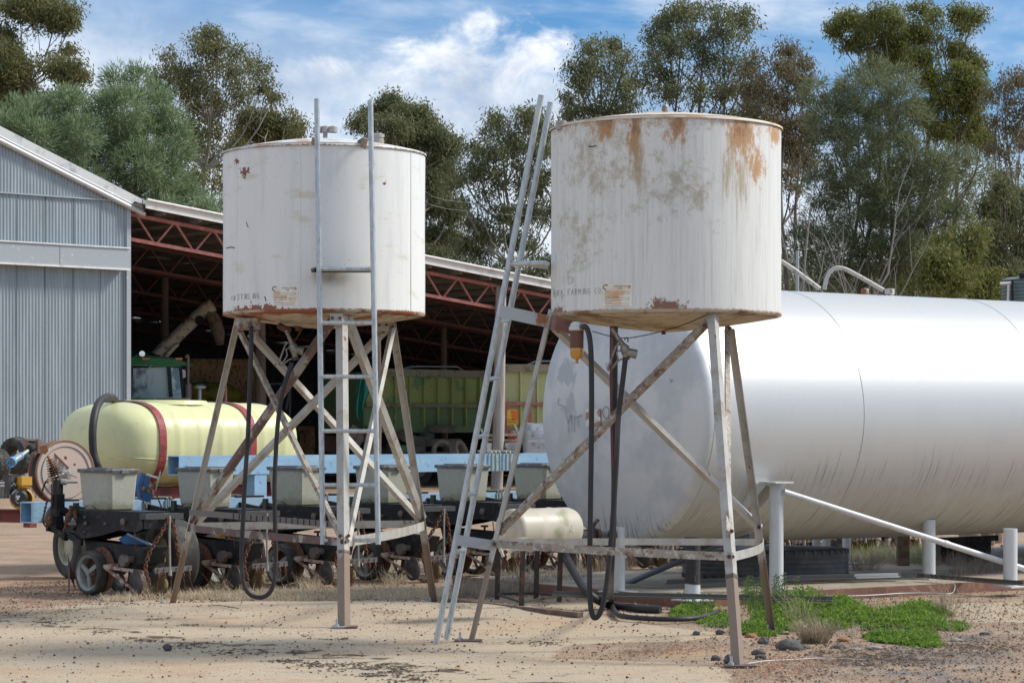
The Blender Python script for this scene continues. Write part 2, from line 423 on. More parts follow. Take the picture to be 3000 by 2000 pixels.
def np_mesh(name, vs, fs, mats, k):
    me = bpy.data.meshes.new(name); me.vertices.add(len(vs)); me.vertices.foreach_set('co', np.ascontiguousarray(vs, dtype=np.float32).ravel())
    me.loops.add(fs.size); me.loops.foreach_set('vertex_index', np.ascontiguousarray(fs, dtype=np.int32).ravel())
    me.polygons.add(len(fs)); me.polygons.foreach_set('loop_start', np.arange(0, fs.size, k, dtype=np.int32)); me.polygons.foreach_set('loop_total', np.full(len(fs), k, np.int32))
    for m in mats: me.materials.append(m)
    me.update(calc_edges=True)
    return me
def tri_mesh(name, vs, fs, mats, parent=None, label=None, kind=None, org=None, k=3):
    me = np_mesh(name, vs if org is None else vs - np.array(org), fs, mats, k)
    o = bpy.data.objects.new(name, me); COL.objects.link(o)
    if parent is not None: o.parent = parent
    return tag(o, label, kind=kind)

# ------------------------------------------------------------------ concrete slab under the big tank
TA = R(37.0); td = V(math.cos(TA), math.sin(TA), 0); tn = V(math.sin(TA), -math.cos(TA), 0)    # tank axis (away) and its near side
TC = V(1.06, 23.6, 0)        # centre of the end disc on plan
def TW(a, b, z=0): return TC + td * a + tn * b + V(0, 0, z)
SLAB = [TW(-.55, 1.42), TW(16, 1.42), TW(16, -2.4), TW(-.2, -2.4)]
SLABW = [(p.x, p.y) for p in SLAB]
def build_slab():
    m = M('concrete', (.36, .31, .24), .9, bump=.6, bscale=25, spec=.2, layers=[
        dict(col=(.45, .39, .30), scale=1.2, lo=.42, hi=.62, fac=.8), dict(col=(.13, .105, .08), scale=2.0, lo=.5, hi=.66, fac=.75, off=4),
        dict(col=(.07, .06, .05), scale=30, lo=.61, hi=.66, fac=.6, detail=3)])
    b = MB(); n = 40
    b.add([(p.x, p.y, .075) for p in SLAB], [(0, 1, 2, 3)])
    b.add([(p.x, p.y, .075) for p in SLAB] + [(p.x, p.y, -.05) for p in SLAB], [(0, 4, 5, 1), (1, 5, 6, 2), (2, 6, 7, 3), (3, 7, 4, 0)])
    tag(b.build('concrete_slab', m), 'oil stained concrete slab under the long silver tank', kind='structure')
    e = MB()
    for p, q in ((SLAB[0] - td * .06, SLAB[1]), (SLAB[3] - tn * .0, SLAB[0] - td * .0)):
        d = (q - p).normalized(); o = V(d.y, -d.x, 0) * .026
        e.bar(p + o + V(0, 0, .035), q + o + V(0, 0, .035), .05, .115)
    tag(e.build('slab_edging', M('edging', (.20, .095, .065), .75, .1, bump=.4, layers=[dict(col=(.30, .17, .11), scale=7, lo=.5, hi=.65, fac=.7)])), 'rust brown steel edging along the concrete slab', kind='structure')
build_slab()
scatter_stones()

# ------------------------------------------------------------------ shed and barn
SO = V(-9.34, 62.0, 0); su = V(.751, .660, 0); sv = V(-.660, .751, 0)
def S(u, v, z): return SO + su * u + sv * v + V(0, 0, z)
def roofz(u): return 7.10 - .110 * u
galv = M('galvanised_wall', (.30, .345, .365), .50, .35, bump=.15, bscale=8, layers=[
    dict(col=(.38, .43, .45), scale=2.5, sx=2, sy=2, sz=.15, lo=.4, hi=.65, fac=.8), dict(col=(.20, .23, .24), scale=.9, sx=1, sy=1, sz=.5, lo=.55, hi=.75, fac=.5, off=9), dict(col=(.25, .29, .32), scale=5, sx=3, sy=3, sz=.1, lo=.5, hi=.7, fac=.7),
    dict(col=(.30, .20, .15), scale=3, sx=4, sy=4, sz=.4, lo=.64, hi=.74, fac=.5), dict(col=(.27, .22, .17), scale=2.5, zr=(1.6, .0), mamp=.5, lo=.65, hi=1.0, fac=.6)])
galvp = M('galvanised_flashing', (.38, .41, .42), .5, .35, layers=[dict(col=(.36, .39, .41), scale=4, lo=.45, hi=.65, fac=.7), dict(col=(.68, .69, .67), scale=9, lo=.62, hi=.68, fac=.6)])
galvd = M('galvanised_lap', (.20, .23, .245), .6, .3)
whitem = M('white_flashing', (.74, .72, .68), .6, layers=[dict(col=(.45, .43, .39), scale=3, lo=.5, hi=.7, fac=.6)])
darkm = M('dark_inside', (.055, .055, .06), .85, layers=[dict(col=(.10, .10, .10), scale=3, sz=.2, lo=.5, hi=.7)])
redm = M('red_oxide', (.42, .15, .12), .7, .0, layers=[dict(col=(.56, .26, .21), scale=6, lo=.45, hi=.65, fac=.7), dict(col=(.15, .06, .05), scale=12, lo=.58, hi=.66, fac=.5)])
redshade = M('red_oxide_shaded', (.10, .036, .032), .75, .0, layers=[dict(col=(.17, .07, .055), scale=6, lo=.5, hi=.65, fac=.6)])  # shed gloom put into the red of the inner trusses
def corr_wall(u0, u1, z0, z1f, v, pitch=.088, amp=.011, n=6):
    b = MB(); k = int((u1 - u0) / pitch * n); vs = []; fs = []
    for i in range(k + 1):
        u = u0 + (u1 - u0) * i / k; d = amp * math.sin(2 * math.pi * (u - u0) / pitch)
        vs += [S(u, v - d, z0), S(u, v - d, z1f(u))]
        if i: fs.append((2 * i - 2, 2 * i, 2 * i + 1, 2 * i - 1))
    b.add(vs, fs, True); return b
def build_barn():
    root = empty('machinery_barn', SO, 'tall grey corrugated iron barn with gabled end and sliding door rail', 'barn')
    gz = lambda u: 7.12 + .375 * min(-u, 18 + u)
    corr_wall(-18, 0, 0, lambda u: 5.75, 0).build('wall_sheet', galv, root, SO)
    corr_wall(-18, 0, 5.74, lambda u: 7.13, -.03).build('wall_sheet', galv, root, SO)
    corr_wall(-18, -.02, 7.13, lambda u: max(7.14, gz(u) - .10), -.05).build('gable_sheet', galv, root, SO)
    b = MB(); b.bar(S(-18, -.075, 7.13), S(-.3, -.075, 7.11), .05, .03); b.build('wall_flashing', galvp, root, SO)
    b = MB(); b.box(S(-4.85, -.30, 5.72), (1, 1, 1)) if False else None
    b.poly([S(-17.9, -.34, 5.95), S(-2.07, -.34, 5.95), S(-2.07, -.34, 5.47), S(-17.9, -.34, 5.47)], .30, -sv * -1); b.build('door_track_cover', galvp, root, SO)
    b = MB(); b.poly([S(-2.055, -.34, 5.94), S(-.13, -.34, 5.94), S(-.13, -.34, 5.46), S(-2.055, -.34, 5.46)], .30, sv); b.build('door_track_cover', galvp, root, SO)
    b = MB(); b.bar(S(-17.9, -.35, 5.45), S(-.12, -.35, 5.45), .05, .045); b.bar(S(-17.9, -.35, 5.965), S(-.12, -.35, 5.965), .05, .03); b.build('door_track_lip', whitem, root, SO)
    b = MB(); b.bar(S(.02, -.03, 0), S(.02, -.03, 7.0), .12, .10, sv); b.build('corner_flashing', galvp, root, SO)
    for u in np.arange(-17.5, -.3, .762):
        for z0_, z1_, v_ in ((.02, 5.44, -.012), (5.97, 7.10, -.043)):
            b = MB(); b.bar(S(u, v_, z0_), S(u, v_, z1_), .016, .012, sv); b.build('sheet_lap', galvd, root, SO)
    # barge: ribs running down the slope
    b = MB()
    for k, (dz, r) in enumerate(((.02, .055), (.12, .04), (.20, .045), (.29, .035), (.36, .04))):
        b.cur = k % 2
        b.tube([S(-9, -.16 + .05 * k, gz(-9) - .16 + dz), S(.42, -.16 + .05 * k, gz(.42) - .16 + dz)], r, 8)
    b.cur = 0
    b.tube([S(-9, -.1, gz(-9) + .1), S(-18.4, -.1, gz(-18.4) + .1)], .09, 8); b.poly([S(-9, -.14, gz(-9) + .2), S(.36, -.14, gz(.36) + .2), S(.36, -.14, gz(.36) - .2), S(-9, -.14, gz(-9) - .2)], .04, sv)
    b.build('barge_flashing', [M('barge', (.62, .62, .60), .5, .25, layers=[dict(col=(.40, .40, .40), scale=3, lo=.5, hi=.7)]), galvp], root, SO)
    b = MB(); b.poly([S(-9, -.1, gz(-9) + .22), S(.5, -.1, gz(.5) + .22), S(.5, 20, gz(.5) + .22), S(-9, 20, gz(-9) + .22)], .03, (0, 0, -1)); b.poly([S(-9, -.1, gz(-9) + .22), S(-18.5, -.1, gz(-18.5) + .22), S(-18.5, 20, gz(-18.5) + .22), S(-9, 20, gz(-9) + .22)], .03, (0, 0, -1)); b.poly([S(-18, .02, 0), S(-18, 20, 0), S(-18, 20, 7.1), S(-18, .02, 7.1)], .03, su); b.poly([S(-18, 20, 0), S(0, 20, 0), S(0, 20, 7.1), S(-9, 20, 10.5), S(-18, 20, 7.1)], .03, -sv); b.build('roof', galv, root, SO)
    b = MB(); b.bar(S(.46, -.12, 7.10), S(.46, 20, 7.10), .12, .13); b.build('gutter', galvp, root, SO)
    b = MB(); b.poly([S(-.05, .05, 0), S(-.05, 20, 0), S(-.05, 20, 7), S(-.05, .05, 7)], .03, -su); b.build('side_wall', darkm, root, SO)
build_barn()
def build_shed():
    root = empty('open_front_shed', S(12, 0, 0), 'long open fronted farm shed with red oxide roof trusses', 'shed')
    org = S(12, 0, 0); U1 = 27.0; VD = 22.0
    # roof sheet, corrugated along v (ribs run across the fall as seen from below)
    b = MB(); vs = []; fs = []; pitch = .30; n = int(VD / pitch * 4)
    for i in range(n + 1):
        v = -.35 + (VD + .3) * i / n; d = .03 * math.sin(2 * math.pi * v / pitch)
        vs += [S(.1, v, roofz(.1) + d), S(U1, v, roofz(U1) + d)]
        if i: fs.append((2 * i - 2, 2 * i, 2 * i + 1, 2 * i - 1))
    b.add(vs, fs, True); b.build('roof_sheeting', M('roof_iron', (.17, .155, .14), .6, .2, layers=[dict(col=(.09, .08, .07), scale=2, lo=.45, hi=.65)]), root, org)
    b = MB(); b.poly([S(.3, -.42, roofz(.3) + .07), S(U1, -.42, roofz(U1) + .07), S(U1, -.42, roofz(U1) - .12), S(.3, -.42, roofz(.3) - .12)], .05, sv)
    b.build('fascia_board', whitem, root, org)
    b = MB(); b.tube([S(.3, -.46, roofz(.3) + .08), S(U1, -.46, roofz(U1) + .08)], .035, 6); b.build('roof_edge', whitem, root, org)
    # purlins run along u? they cross the trusses, so they run along v
    for u in np.arange(.9, U1, 1.05):
        b = MB(); b.bar(S(u, -.3, roofz(u) - .11), S(u, VD, roofz(u) - .11), .07, .14); b.build('purlin', M('purlin', (.20, .18, .165), .7), root, org)
    for k, v in enumerate((.1, 4.7, 9.3, 13.9, 18.4)):
        t = MB(); top = lambda u: roofz(u) - .26; bot = lambda u: roofz(u) - .86
        t.bar(S(.1, v, top(.1)), S(U1, v, top(U1)), .09, .085); t.bar(S(.1, v, bot(.1)), S(U1, v, bot(U1)), .09, .085)
        tm_ = redm if k == 0 else redshade; tr = t.build('truss_chord', tm_, root, org)
        w = MB(); u = .35 - 1.14
        while u < U1 - 1:
            for a_, b_ in ((u, u + .52), (u + 1.09, u + .57)):
                if a_ > .1 and b_ > .1: w.bar(S(a_, v, top(a_)), S(b_, v, bot(b_)), .045, .045)
            u += 1.14
        w.build('truss_web', tm_, root, org)
    # rear and far walls
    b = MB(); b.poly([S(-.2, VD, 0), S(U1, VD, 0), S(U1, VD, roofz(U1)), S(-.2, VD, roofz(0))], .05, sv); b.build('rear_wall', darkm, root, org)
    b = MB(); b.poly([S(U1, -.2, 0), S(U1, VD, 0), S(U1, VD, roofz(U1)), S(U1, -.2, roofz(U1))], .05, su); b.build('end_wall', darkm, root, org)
    # translucent/holed roof sheets let daylight in: pale skylight strips
    for u, v in ((3.7, 7.5), (5.6, 7.2), (15.5, 8), (17.5, 12.0)):
        b = MB(); b.poly([S(u, v, roofz(u) - .05), S(u + 1.3, v, roofz(u + 1.3) - .05), S(u + 1.3, v + .45, roofz(u + 1.3) - .05), S(u, v + .45, roofz(u) - .05)], .01, (0, 0, -1))
        b.build('skylight', M('skylight', (.8, .8, .75), .8, transl=.7), root, org)
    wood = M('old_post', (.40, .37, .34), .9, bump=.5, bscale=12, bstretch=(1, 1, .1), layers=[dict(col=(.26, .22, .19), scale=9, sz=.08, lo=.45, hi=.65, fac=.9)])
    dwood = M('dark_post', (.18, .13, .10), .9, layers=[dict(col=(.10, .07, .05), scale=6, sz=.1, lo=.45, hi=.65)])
    def post(px, v, r, m, tilt=0):
        k = (px - 1500) / F
        u = (k * (SO.y + sv.y * v) - SO.x - sv.x * v) / (su.x - k * su.y)
        b = MB(); p = S(u, v, 0); q = S(u, v, roofz(u) - .3) + V(tilt, 0, 0)
        b.tube([p, p.lerp(q, .35) + V(.02, 0, 0), p.lerp(q, .7), q], [r, r * .97, r * .93, r * .88], 14); b.build('post', m, root, org)
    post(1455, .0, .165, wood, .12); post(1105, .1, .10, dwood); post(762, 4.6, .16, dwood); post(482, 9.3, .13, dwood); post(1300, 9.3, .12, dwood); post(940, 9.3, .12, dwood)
build_shed()
def shed_pt(px, v):
    k = (px - 1500) / F
    u = (k * (SO.y + sv.y * v) - SO.x - sv.x * v) / (su.x - k * su.y)
    return S(u, v, 0)
def build_shed_contents():
    # floor of bare earth is the ground; bales, trailer, auger, tractor, tyres, pallet
    straw = M('straw', (.44, .26, .13), .95, bump=1.0, bscale=60, layers=[dict(col=(.60, .40, .21), scale=30, sz=.3, lo=.48, hi=.62, fac=.9), dict(col=(.09, .05, .03), scale=18, sz=.4, lo=.52, hi=.62, fac=.9)])
    fr = {}
    def bale(px, py, Y, w, h, d, rz, label):
        p = P(px, py, Y); r = empty('hay_bale', (p.x, p.y, p.z), label, 'hay bale', 'big square hay bales stacked in the shed', rz)
        b = MB(); rr = random.Random(px + int(py * 3))
        def f(u, v):  # rough rounded block
            a = 2 * math.pi * u; z = v
            cx, cy = math.cos(a), math.sin(a); k = 1 / max(abs(cx), abs(cy)); k = min(k, 1.36)
            j = 1 + .03 * mnoise.noise(Vector((cx * 3, cy * 3, z * 6 + px)))
            e = 1 if .02 < v < .98 else .94
            return (cx * k * w / 2 * j * e, cy * k * d / 2 * j * e, z * h)
        b.grid(lambda u, v: f(u, v), 48, 10, False, True)
        b.add([f(i / 48, 1) for i in range(48)], [tuple(range(48))])
        b.build('bale', straw, r)
        for t in (-.3, -.1, .1, .3):
            s = MB(); x = w * t; s.tube([(x, -d / 2 * 1.03, .03), (x, -d / 2 * 1.03, h * .97), (x, d / 2 * 1.03, h), (x, d / 2 * 1.03, .03)], .009, 4); s.build('twine', M('twine', (.35, .25, .14), .8), r)
    bale(645, 1142, 80, 2.25, .95, 1.2, .25, 'top bale of the hay stack behind the green tractor')
    bale(655, 1236, 80, 2.3, 1.0, 1.2, .22, 'middle bale of the hay stack behind the green tractor')
    bale(655, 1330, 80, 2.3, 1.0, 1.2, .24, 'bottom bale of the hay stack behind the green tractor')
    bale(700, 1395, 74, 1.8, .7, 1.2, .1, 'broken low hay bale on the shed floor')
    bale(845, 1330, 82, 1.6, .9, 1.2, .2, 'shadowed hay bale right of the bale stack')
    # grain trailer
    g = M('trailer_green', (.36, .43, .14), .7, .1, layers=[dict(col=(.40, .40, .12), scale=1.1, lo=.45, hi=.62, fac=.8), dict(col=(.14, .27, .13), scale=1.6, lo=.5, hi=.62, off=5, fac=.8), dict(col=(.16, .08, .04), scale=5, lo=.62, hi=.7, fac=.6)])
    ga = M('trailer_green_dark', (.15, .26, .12), .7, .1, layers=[dict(col=(.16, .24, .10), scale=2, lo=.45, hi=.62, fac=.8)])
    gy = M('trailer_yellow_green', (.48, .50, .24), .7, .05, layers=[dict(col=(.48, .52, .22), scale=2, lo=.5, hi=.65, fac=.7), dict(col=(.22, .11, .05), scale=7, lo=.64, hi=.7, fac=.7)])
    rl = M('trailer_rail', (.30, .27, .18), .7, .1, layers=[dict(col=(.20, .14, .08), scale=5, lo=.5, hi=.65)])
    Yt = 76.0
    def tr(label, x0, x1, Y0, Y1, ytop, ymid, ybot, m1, m2, npan, wheel=True):
        A = P(x0, ytop, Y0); B = P(x1, ytop, Y1); org = V((A.x + B.x) / 2, (A.y + B.y) / 2, 0)
        r = empty('grain_trailer', org, label, 'trailer')
        z1 = A.z; zm = CH + (HZ - ymid) / F * Y0; z0 = CH + (HZ - ybot) / F * Y0
        d = (B - A); L = d.length; d.normalize(); nn = V(d.y, -d.x, 0)
        def Q(t, o, z): q = A + d * (t * L) + nn * o; return V(q.x, q.y, z)
        for i in range(npan):
            t0, t1 = i / npan, (i + 1) / npan
            b = MB(); b.poly([Q(t0, 0, z1 - .1), Q(t1, 0, z1 - .1), Q(t1, 0, zm + .05), Q(t0, 0, zm + .05)], .03, -nn); b.build('panel', m1, r, org)
            b = MB(); b.poly([Q(t0, .01, zm - .05), Q(t1, .01, zm - .05), Q(t1, .01, z0 + .1), Q(t0, .01, z0 + .1)], .03, -nn); b.build('panel', m2, r, org)
            b = MB(); b.bar(Q(t1, .05, z1 - .1), Q(t1, .05, z0 + .1), .05, .09, nn); b.build('rib', m1, r, org)
        for z, h in ((z1, .22), (zm, .10), (z0, .2)):
            b = MB(); b.bar(Q(0, .05, z), Q(1, .05, z), .14, h); b.build('rail', rl if z != z0 else ga, r, org)
        b = MB(); b.poly([Q(0, -.05, z0), Q(1, -.05, z0), Q(1, -2.3, z0), Q(0, -2.3, z0)], .1, (0, 0, -1))
        b.poly([Q(0, 0, z0), Q(0, -2.3, z0), Q(0, -2.3, z1), Q(0, 0, z1)], .04, -d); b.poly([Q(1, 0, z0), Q(1, -2.3, z0), Q(1, -2.3, z1), Q(1, 0, z1)], .04, d)
        b.poly([Q(0, -2.3, z0), Q(1, -2.3, z0), Q(1, -2.3, z1), Q(0, -2.3, z1)], .04, -nn); b.build('tray', ga, r, org)
        b = MB(); b.tube([Q(.3, -.2, z1 + .1), Q(.4, -.2, z1 + .2), Q(.75, -.2, z1 + .22), Q(.82, -.2, z1 + .05)], .03, 6); b.build('tarp_rail', galvp, r, org)
        if wheel:
            for t in (.42, .66):
                b = MB(); c = Q(t, -.1, .48); b.lathe(c, nn, [(-.15, .25), (-.15, .48), (.12, .48), (.14, .25)], 28); b.build('tyre', TYRE, r, org)
                b = MB(); b.lathe(c, nn, [(0.10, .0), (.10, .2), (.13, .26)], 24); b.build('rim', rl, r, org)
    global TYRE
    TYRE = M('tyre', (.05, .048, .046), .8, bump=.5, bscale=30, spec=.35, layers=[dict(col=(.15, .14, .12), scale=4, lo=.45, hi=.68, fac=.8)])
    tr('long olive green ribbed grain trailer parked inside the shed', 1068, 1442, 74, 77, 1090, 1186, 1256, g, ga, 9)
    tr('pale yellow green trailer tray behind the thick shed post', 1476, 1720, 72, 72.5, 1078, 1182, 1262, gy, gy, 5, False)
    # red oxide upright on the yellow trailer, and the sign on it
    p = P(1486, 1180, 71.4)
    b = MB(); b.bar(P(1483, 1175, 71.5), P(1483, 1265, 71.5), .16, .2, (0, 1, 0)); b.bar(P(1484, 1180, 71.5), P(1640, 1184, 71.5), .1, .08)
    b.bar(P(1553, 1184, 71.5), P(1553, 1262, 71.5), .1, .1, (0, 1, 0)); b.bar(P(1610, 1184, 71.5), P(1610, 1262, 71.5), .1, .1, (0, 1, 0))
    o = b.build('trailer_tailgate_frame', redm, None, p); tag(o, 'rusty red tailgate frame behind the thick shed post', 'frame')
    # warning sign
    w = 31 / F * 71; h = 46 / F * 71; p0 = P(1486, 1246, 71.0)
    r = empty('warning_sign', p0, 'yellow and orange reflective do not overtake sign', 'sign')
    b = MB(); b.poly([p0, p0 + V(w, 0, 0), p0 + V(w, 0, h), p0 + V(0, 0, h)], .01, (0, 1, 0)); b.build('plate', M('sign_yellow', (.85, .55, .04), .5), r, p0)
    b = MB(); q = p0 + V(0, -.006, 0); b.poly([q + V(w * .32, 0, h * .97), q + V(w, 0, h * .97), q + V(w, 0, h * .38), q + V(w * .55, 0, h * .3), q + V(w * .38, 0, h * .6)], .003, (0, 1, 0)); b.build('orange_stripe', M('sign_orange', (.85, .20, .03), .5), r, p0)
    for i, s in enumerate(('DO NOT', 'OVERTAKE', 'TURNING VEHICLE')):
        vs, fs = text_mesh(s, .062 if i < 2 else .045); b = MB(); b.add([(p0.x + .015 + v[0] * .85, p0.y - .012, p0.z + h * .32 - i * .068 + v[1]) for v in vs], fs); b.build('lettering', M('sign_black', (.02, .02, .02), .6), r, p0)
    # auger spout above the tractor
    r0 = P(405, 1075, 73); org = V(P(450, 1200, 73).x, 73, 0)
    rr = empty('grain_auger', org, 'raised rusty cream grain auger with a worn canvas spout', 'auger')
    am = M('auger_cream', (.68, .62, .50), .75, .1, layers=[dict(col=(.34, .15, .08), scale=3, lo=.52, hi=.62, fac=.9), dict(col=(.18, .12, .09), scale=8, lo=.58, hi=.66, fac=.8)])
    b = MB(); b.tube([P(430, 1078, 73), P(475, 1025, 73), P(560, 945, 73), P(604, 903, 73)], .185, 14); b.tube([P(595, 912, 72.9), P(612, 896, 72.9), P(622, 915, 72.9)], [.2, .23, .15], 14); b.build('auger_tube', am, rr, org)
    b = MB(); b.tube([P(448, 1083, 72.8), P(520, 1008, 72.8), P(520, 1008, 72.8)], .06, 6); b.build('brace_tube', am, rr, org)
    b = MB(); b.lathe(P(585, 938, 72.77), (0, -1, 0), [(0, 0), (.02, .13), (-.02, .14)], 16); b.build('inspection_hole', M('black', (.02, .02, .02), .8), rr, org)
    b = MB(); b.tube([P(612, 910, 72.9), P(628, 940, 72.9), P(640, 975, 72.9), P(645, 1010, 72.9)], [.16, .2, .19, .11], 12, caps=False); b.build('canvas_spout', M('canvas', (.25, .18, .13), .95, layers=[dict(col=(.13, .08, .05), scale=6, lo=.45, hi=.65)]), rr, org)
    b = MB(); b.bar(P(430, 1078, 73.1), P(395, 1430, 73.1), .1, .1, (0, 1, 0)); b.build('stand_leg', am, rr, org)
    build_tractor()
    # tyre pile
    OLDT = M('old_tyre_lit', (.16, .15, .13), .85, bump=.5, bscale=30, layers=[dict(col=(.26, .235, .20), scale=4, lo=.45, hi=.65, fac=.8)])  # dusty rubber, made paler to stand in for light from the shed front
    tp = [(1210, 1268, 75, .62, .25, 1.25), (1290, 1257, 75.4, .42, .23, 0), (1292, 1296, 75, .56, .23, 0), (1285, 1335, 74.6, .56, .24, 0), (1190, 1315, 74.8, .58, .24, .12), (1215, 1345, 74.5, .55, .24, 0), (1140, 1330, 76, .5, .24, .5)]
    lab = ['large tyre leaning on top of the tyre pile', 'small tyre topmost on the stack under the trailer', 'second tyre down in the stack under the trailer', 'third tyre down in the stack under the trailer',
           'tyre half buried left in the tyre pile', 'lowest dusty tyre on the pile behind the blue beam', 'tyre at the dark end of the pile']
    for (px, py, Y, ro, wd, tl), l in zip(tp, lab):
        p = P(px, py, Y)
        o = tyre_obj(ro, wd, ro * .58, mat=OLDT); o.location = p; o.rotation_euler = (0, 0, 0); o.rotation_euler = (tl * .3, tl * .28, 0)
        tag(o, l, 'tyre', 'tyres piled by the green trailer')
    o = tyre_obj(.32, .2, .19, mat=OLDT); o.location = P(1297, 1321, 72.5); o.rotation_euler = (R(80), 0, .2); tag(o, 'small bare rim tyre standing in front of the tyre pile', 'tyre', 'tyres piled by the green trailer')
    o = tyre_obj(.34, .25, .2, mat=OLDT); o.location = P(1345, 1324, 72.2); o.rotation_euler = (R(70), R(30), .9); tag(o, 'grey tyre lying tipped at the foot of the pile', 'tyre', 'tyres piled by the green trailer')
    # wrapped pallet
    p = V(P(1590, 1330, 69).x, 69, 0); r = empty('wrapped_pallet', p, 'tall pallet load wrapped in grey stretch film beside the big tank', 'pallet')
    b = MB()
    def f(u, v):
        a = 2 * math.pi * u; cx, cy = math.cos(a), math.sin(a); k = min(1 / max(abs(cx), abs(cy)), 1.3)
        w_ = .52 * (1 + .03 * math.sin(v * 9 + a * 3)) * (1 - .12 * max(0, v - .85) / .15)
        return (p.x + cx * k * w_, p.y + cy * k * w_, .14 + v * 1.65 + .05 * mnoise.noise(Vector((cx, cy, v * 3))))
    b.grid(f, 40, 24, True, True); b.add([f(i / 40, 1) for i in range(40)], [tuple(range(40))])
    b.build('wrapped_load', M('stretch_film', (.42, .45, .48), .3, spec=.6, bump=1.0, bscale=9, layers=[dict(col=(.75, .77, .78), scale=6, sx=.4, sy=.4, sz=2.5, lo=.55, hi=.63), dict(col=(.22, .24, .26), scale=8, lo=.55, hi=.65)]), r, p)
    b = MB()
    for i in range(5): b.box((p.x, p.y - .5 + i * .25, .11), (1.15, .12, .025))
    for i in (-.5, 0, .5): b.box((p.x + i, p.y, .05), (.1, 1.1, .09))
    b.build('pallet_base', dwoodm(), r, p)
    # timber frame and junk in front of the yellow trailer
    tm = M('pale_timber', (.48, .42, .36), .85, layers=[dict(col=(.30, .25, .21), scale=6, lo=.45, hi=.65)])
    spec = [((1410, 1258), (1432, 1312), 'leaning grey timber offcut in front of the thick post'), ((1432, 1276), (1530, 1272), 'flat pale board across the scrap heap'),
            ((1458, 1248), (1474, 1278), 'short upright board on the scrap heap'), ((1508, 1246), (1524, 1282), 'short upright board right of the sign'),
            ((1470, 1288), (1550, 1296), 'lower board lying across the scrap heap'), ((1425, 1290), (1475, 1282), 'thin board end under the flat board')]
    for (a_, c_, l) in spec:
        q0 = P(a_[0], a_[1], 70.5); q1 = P(c_[0], c_[1], 70.3); b = MB(); b.bar(q0, q1, .05, .12, (0, -1, .3)); tag(b.build('board', tm, None, q0), l, 'board', 'timber offcuts heaped by the shed post')
    b = MB(); rr_ = random.Random(4)
    for i in range(70):
        q0 = P(1445 + rr_.random() * 22, 1288 + rr_.random() * 10, 70); q1 = P(1438 + rr_.random() * 50, 1322 + rr_.random() * 10, 69.8)
        b.tube([q0, q0.lerp(q1, .5) + V(.1 * (rr_.random() - .5), -.1, .12), q1], .014, 4)
    tag(b.build('black_sheeting', M('black_plastic', (.025, .025, .03), .3), None, P(1450, 1330, 70)), 'tangle of black plastic strips on the scrap heap', 'plastic')
    q = P(1495, 1325, 69.5); b = MB(); b.lathe(q + V(0, 0, -.1), (0, 0, 1), [(0, .2), (.02, .36), (.16, .40), (.18, .30)], 20); b.lathe(q + V(.5, .1, -.1), (0, 0, 1), [(0, .2), (.02, .2), (.26, .25), (.2, .12)], 16)
    tag(b.build('black_tub', M('black_plastic2', (.03, .03, .035), .5), None, q), 'low black rubber tub by the wrapped pallet', 'tub')
    # white bits, red bits
    q = P(1475, 1312, 70); b = MB(); b.box(q, (.9, .4, .28)); tag(b.build('white_crate', whitem, None, q), 'dirty white box under the timber boards', 'box')
    q = P(1530, 1280, 70.8); b = MB(); b.box(q, (.8, .3, .35)); b.box(q + V(.1, -.1, .25), (.3, .2, .2)); tag(b.build('red_bag', M('red_bag', (.45, .04, .05), .7, layers=[dict(col=(.6, .5, .45), scale=8, lo=.55, hi=.6)]), None, q), 'crumpled red bag behind the boards', 'bag')
    # teal tarp hanging
    q = P(1065, 1230, 72.5); b = MB()
    def tf(u, v):
        px = 1042 + u * (50 - 28 * v) + 3 * math.sin(v * 5 + u * 6); py = 1090 + v * (100 + 40 * math.sin(min(1, u * 1.6) * 2.6))
        pt = P(px, py, 71.5 + .18 * math.sin(u * 14 + v * 2)); return pt
    b.grid(tf, 14, 14); tag(b.build('hanging_tarp', M('teal_tarp', (.05, .30, .24), .8, layers=[dict(col=(.03, .19, .16), scale=4, lo=.45, hi=.65)]), None, q), 'torn teal green tarpaulin hanging beside the trailer', 'tarpaulin')
    # dim clutter behind left stand: crates, boxes, drums
    cl = [('cardboard_box', 1088, 1305, 71, (.35, .4, .7), (.28, .17, .11), 'upright rust brown box below the trailer end', 'box', 0), ('fallen_panel', 1040, 1278, 73, (.5, .06, .5), (.26, .20, .17), 'tilted grey brown panel leaning in the shade', 'panel', .6),
          ('green_crate', 1185, 1312, 73, (.28, .3, .16), (.05, .25, .12), 'small bright green crate on the tyre pile', 'crate', 0), ('green_drum', 862, 1290, 78, (.25, .3, .6), (.02, .22, .10), 'green drum standing behind the left stand', 'drum', 0),
          ('dark_cabinet', 985, 1240, 78, (1.0, .5, 1.3), (.04, .05, .05), 'dark metal cabinet in the shed shadow', 'cabinet', 0), ('rusty_bin', 958, 1300, 76, (.6, .5, .5), (.16, .09, .06), 'rusty open bin on the shed floor', 'bin', .1)]
    for nm, px, py, Y, s_, c_, l, cat, t in cl:
        q = P(px, py, Y); b = MB(); b.box((0, 0, 0), s_); b.box((0, -s_[1] * .5 - .01, s_[2] * .42), (s_[0] * 1.04, .03, s_[2] * .1)); b.box((0, -s_[1] * .5 - .01, -s_[2] * .42), (s_[0] * 1.04, .03, s_[2] * .1))
        for e in (-.48, .48): b.box((e * s_[0], -s_[1] * .5 - .015, 0), (s_[0] * .07, .03, s_[2] * .76))
        o = b.build(nm, M(nm + '_m', c_, .8, layers=[dict(col=tuple(x * .5 for x in c_), scale=4, lo=.5, hi=.65)]), None); o.location = q; o.rotation_euler = (0, t, .3); tag(o, l, cat)
    # feed / seed cleaner frame in the gloom
    q = P(830, 1200, 76); b = MB()
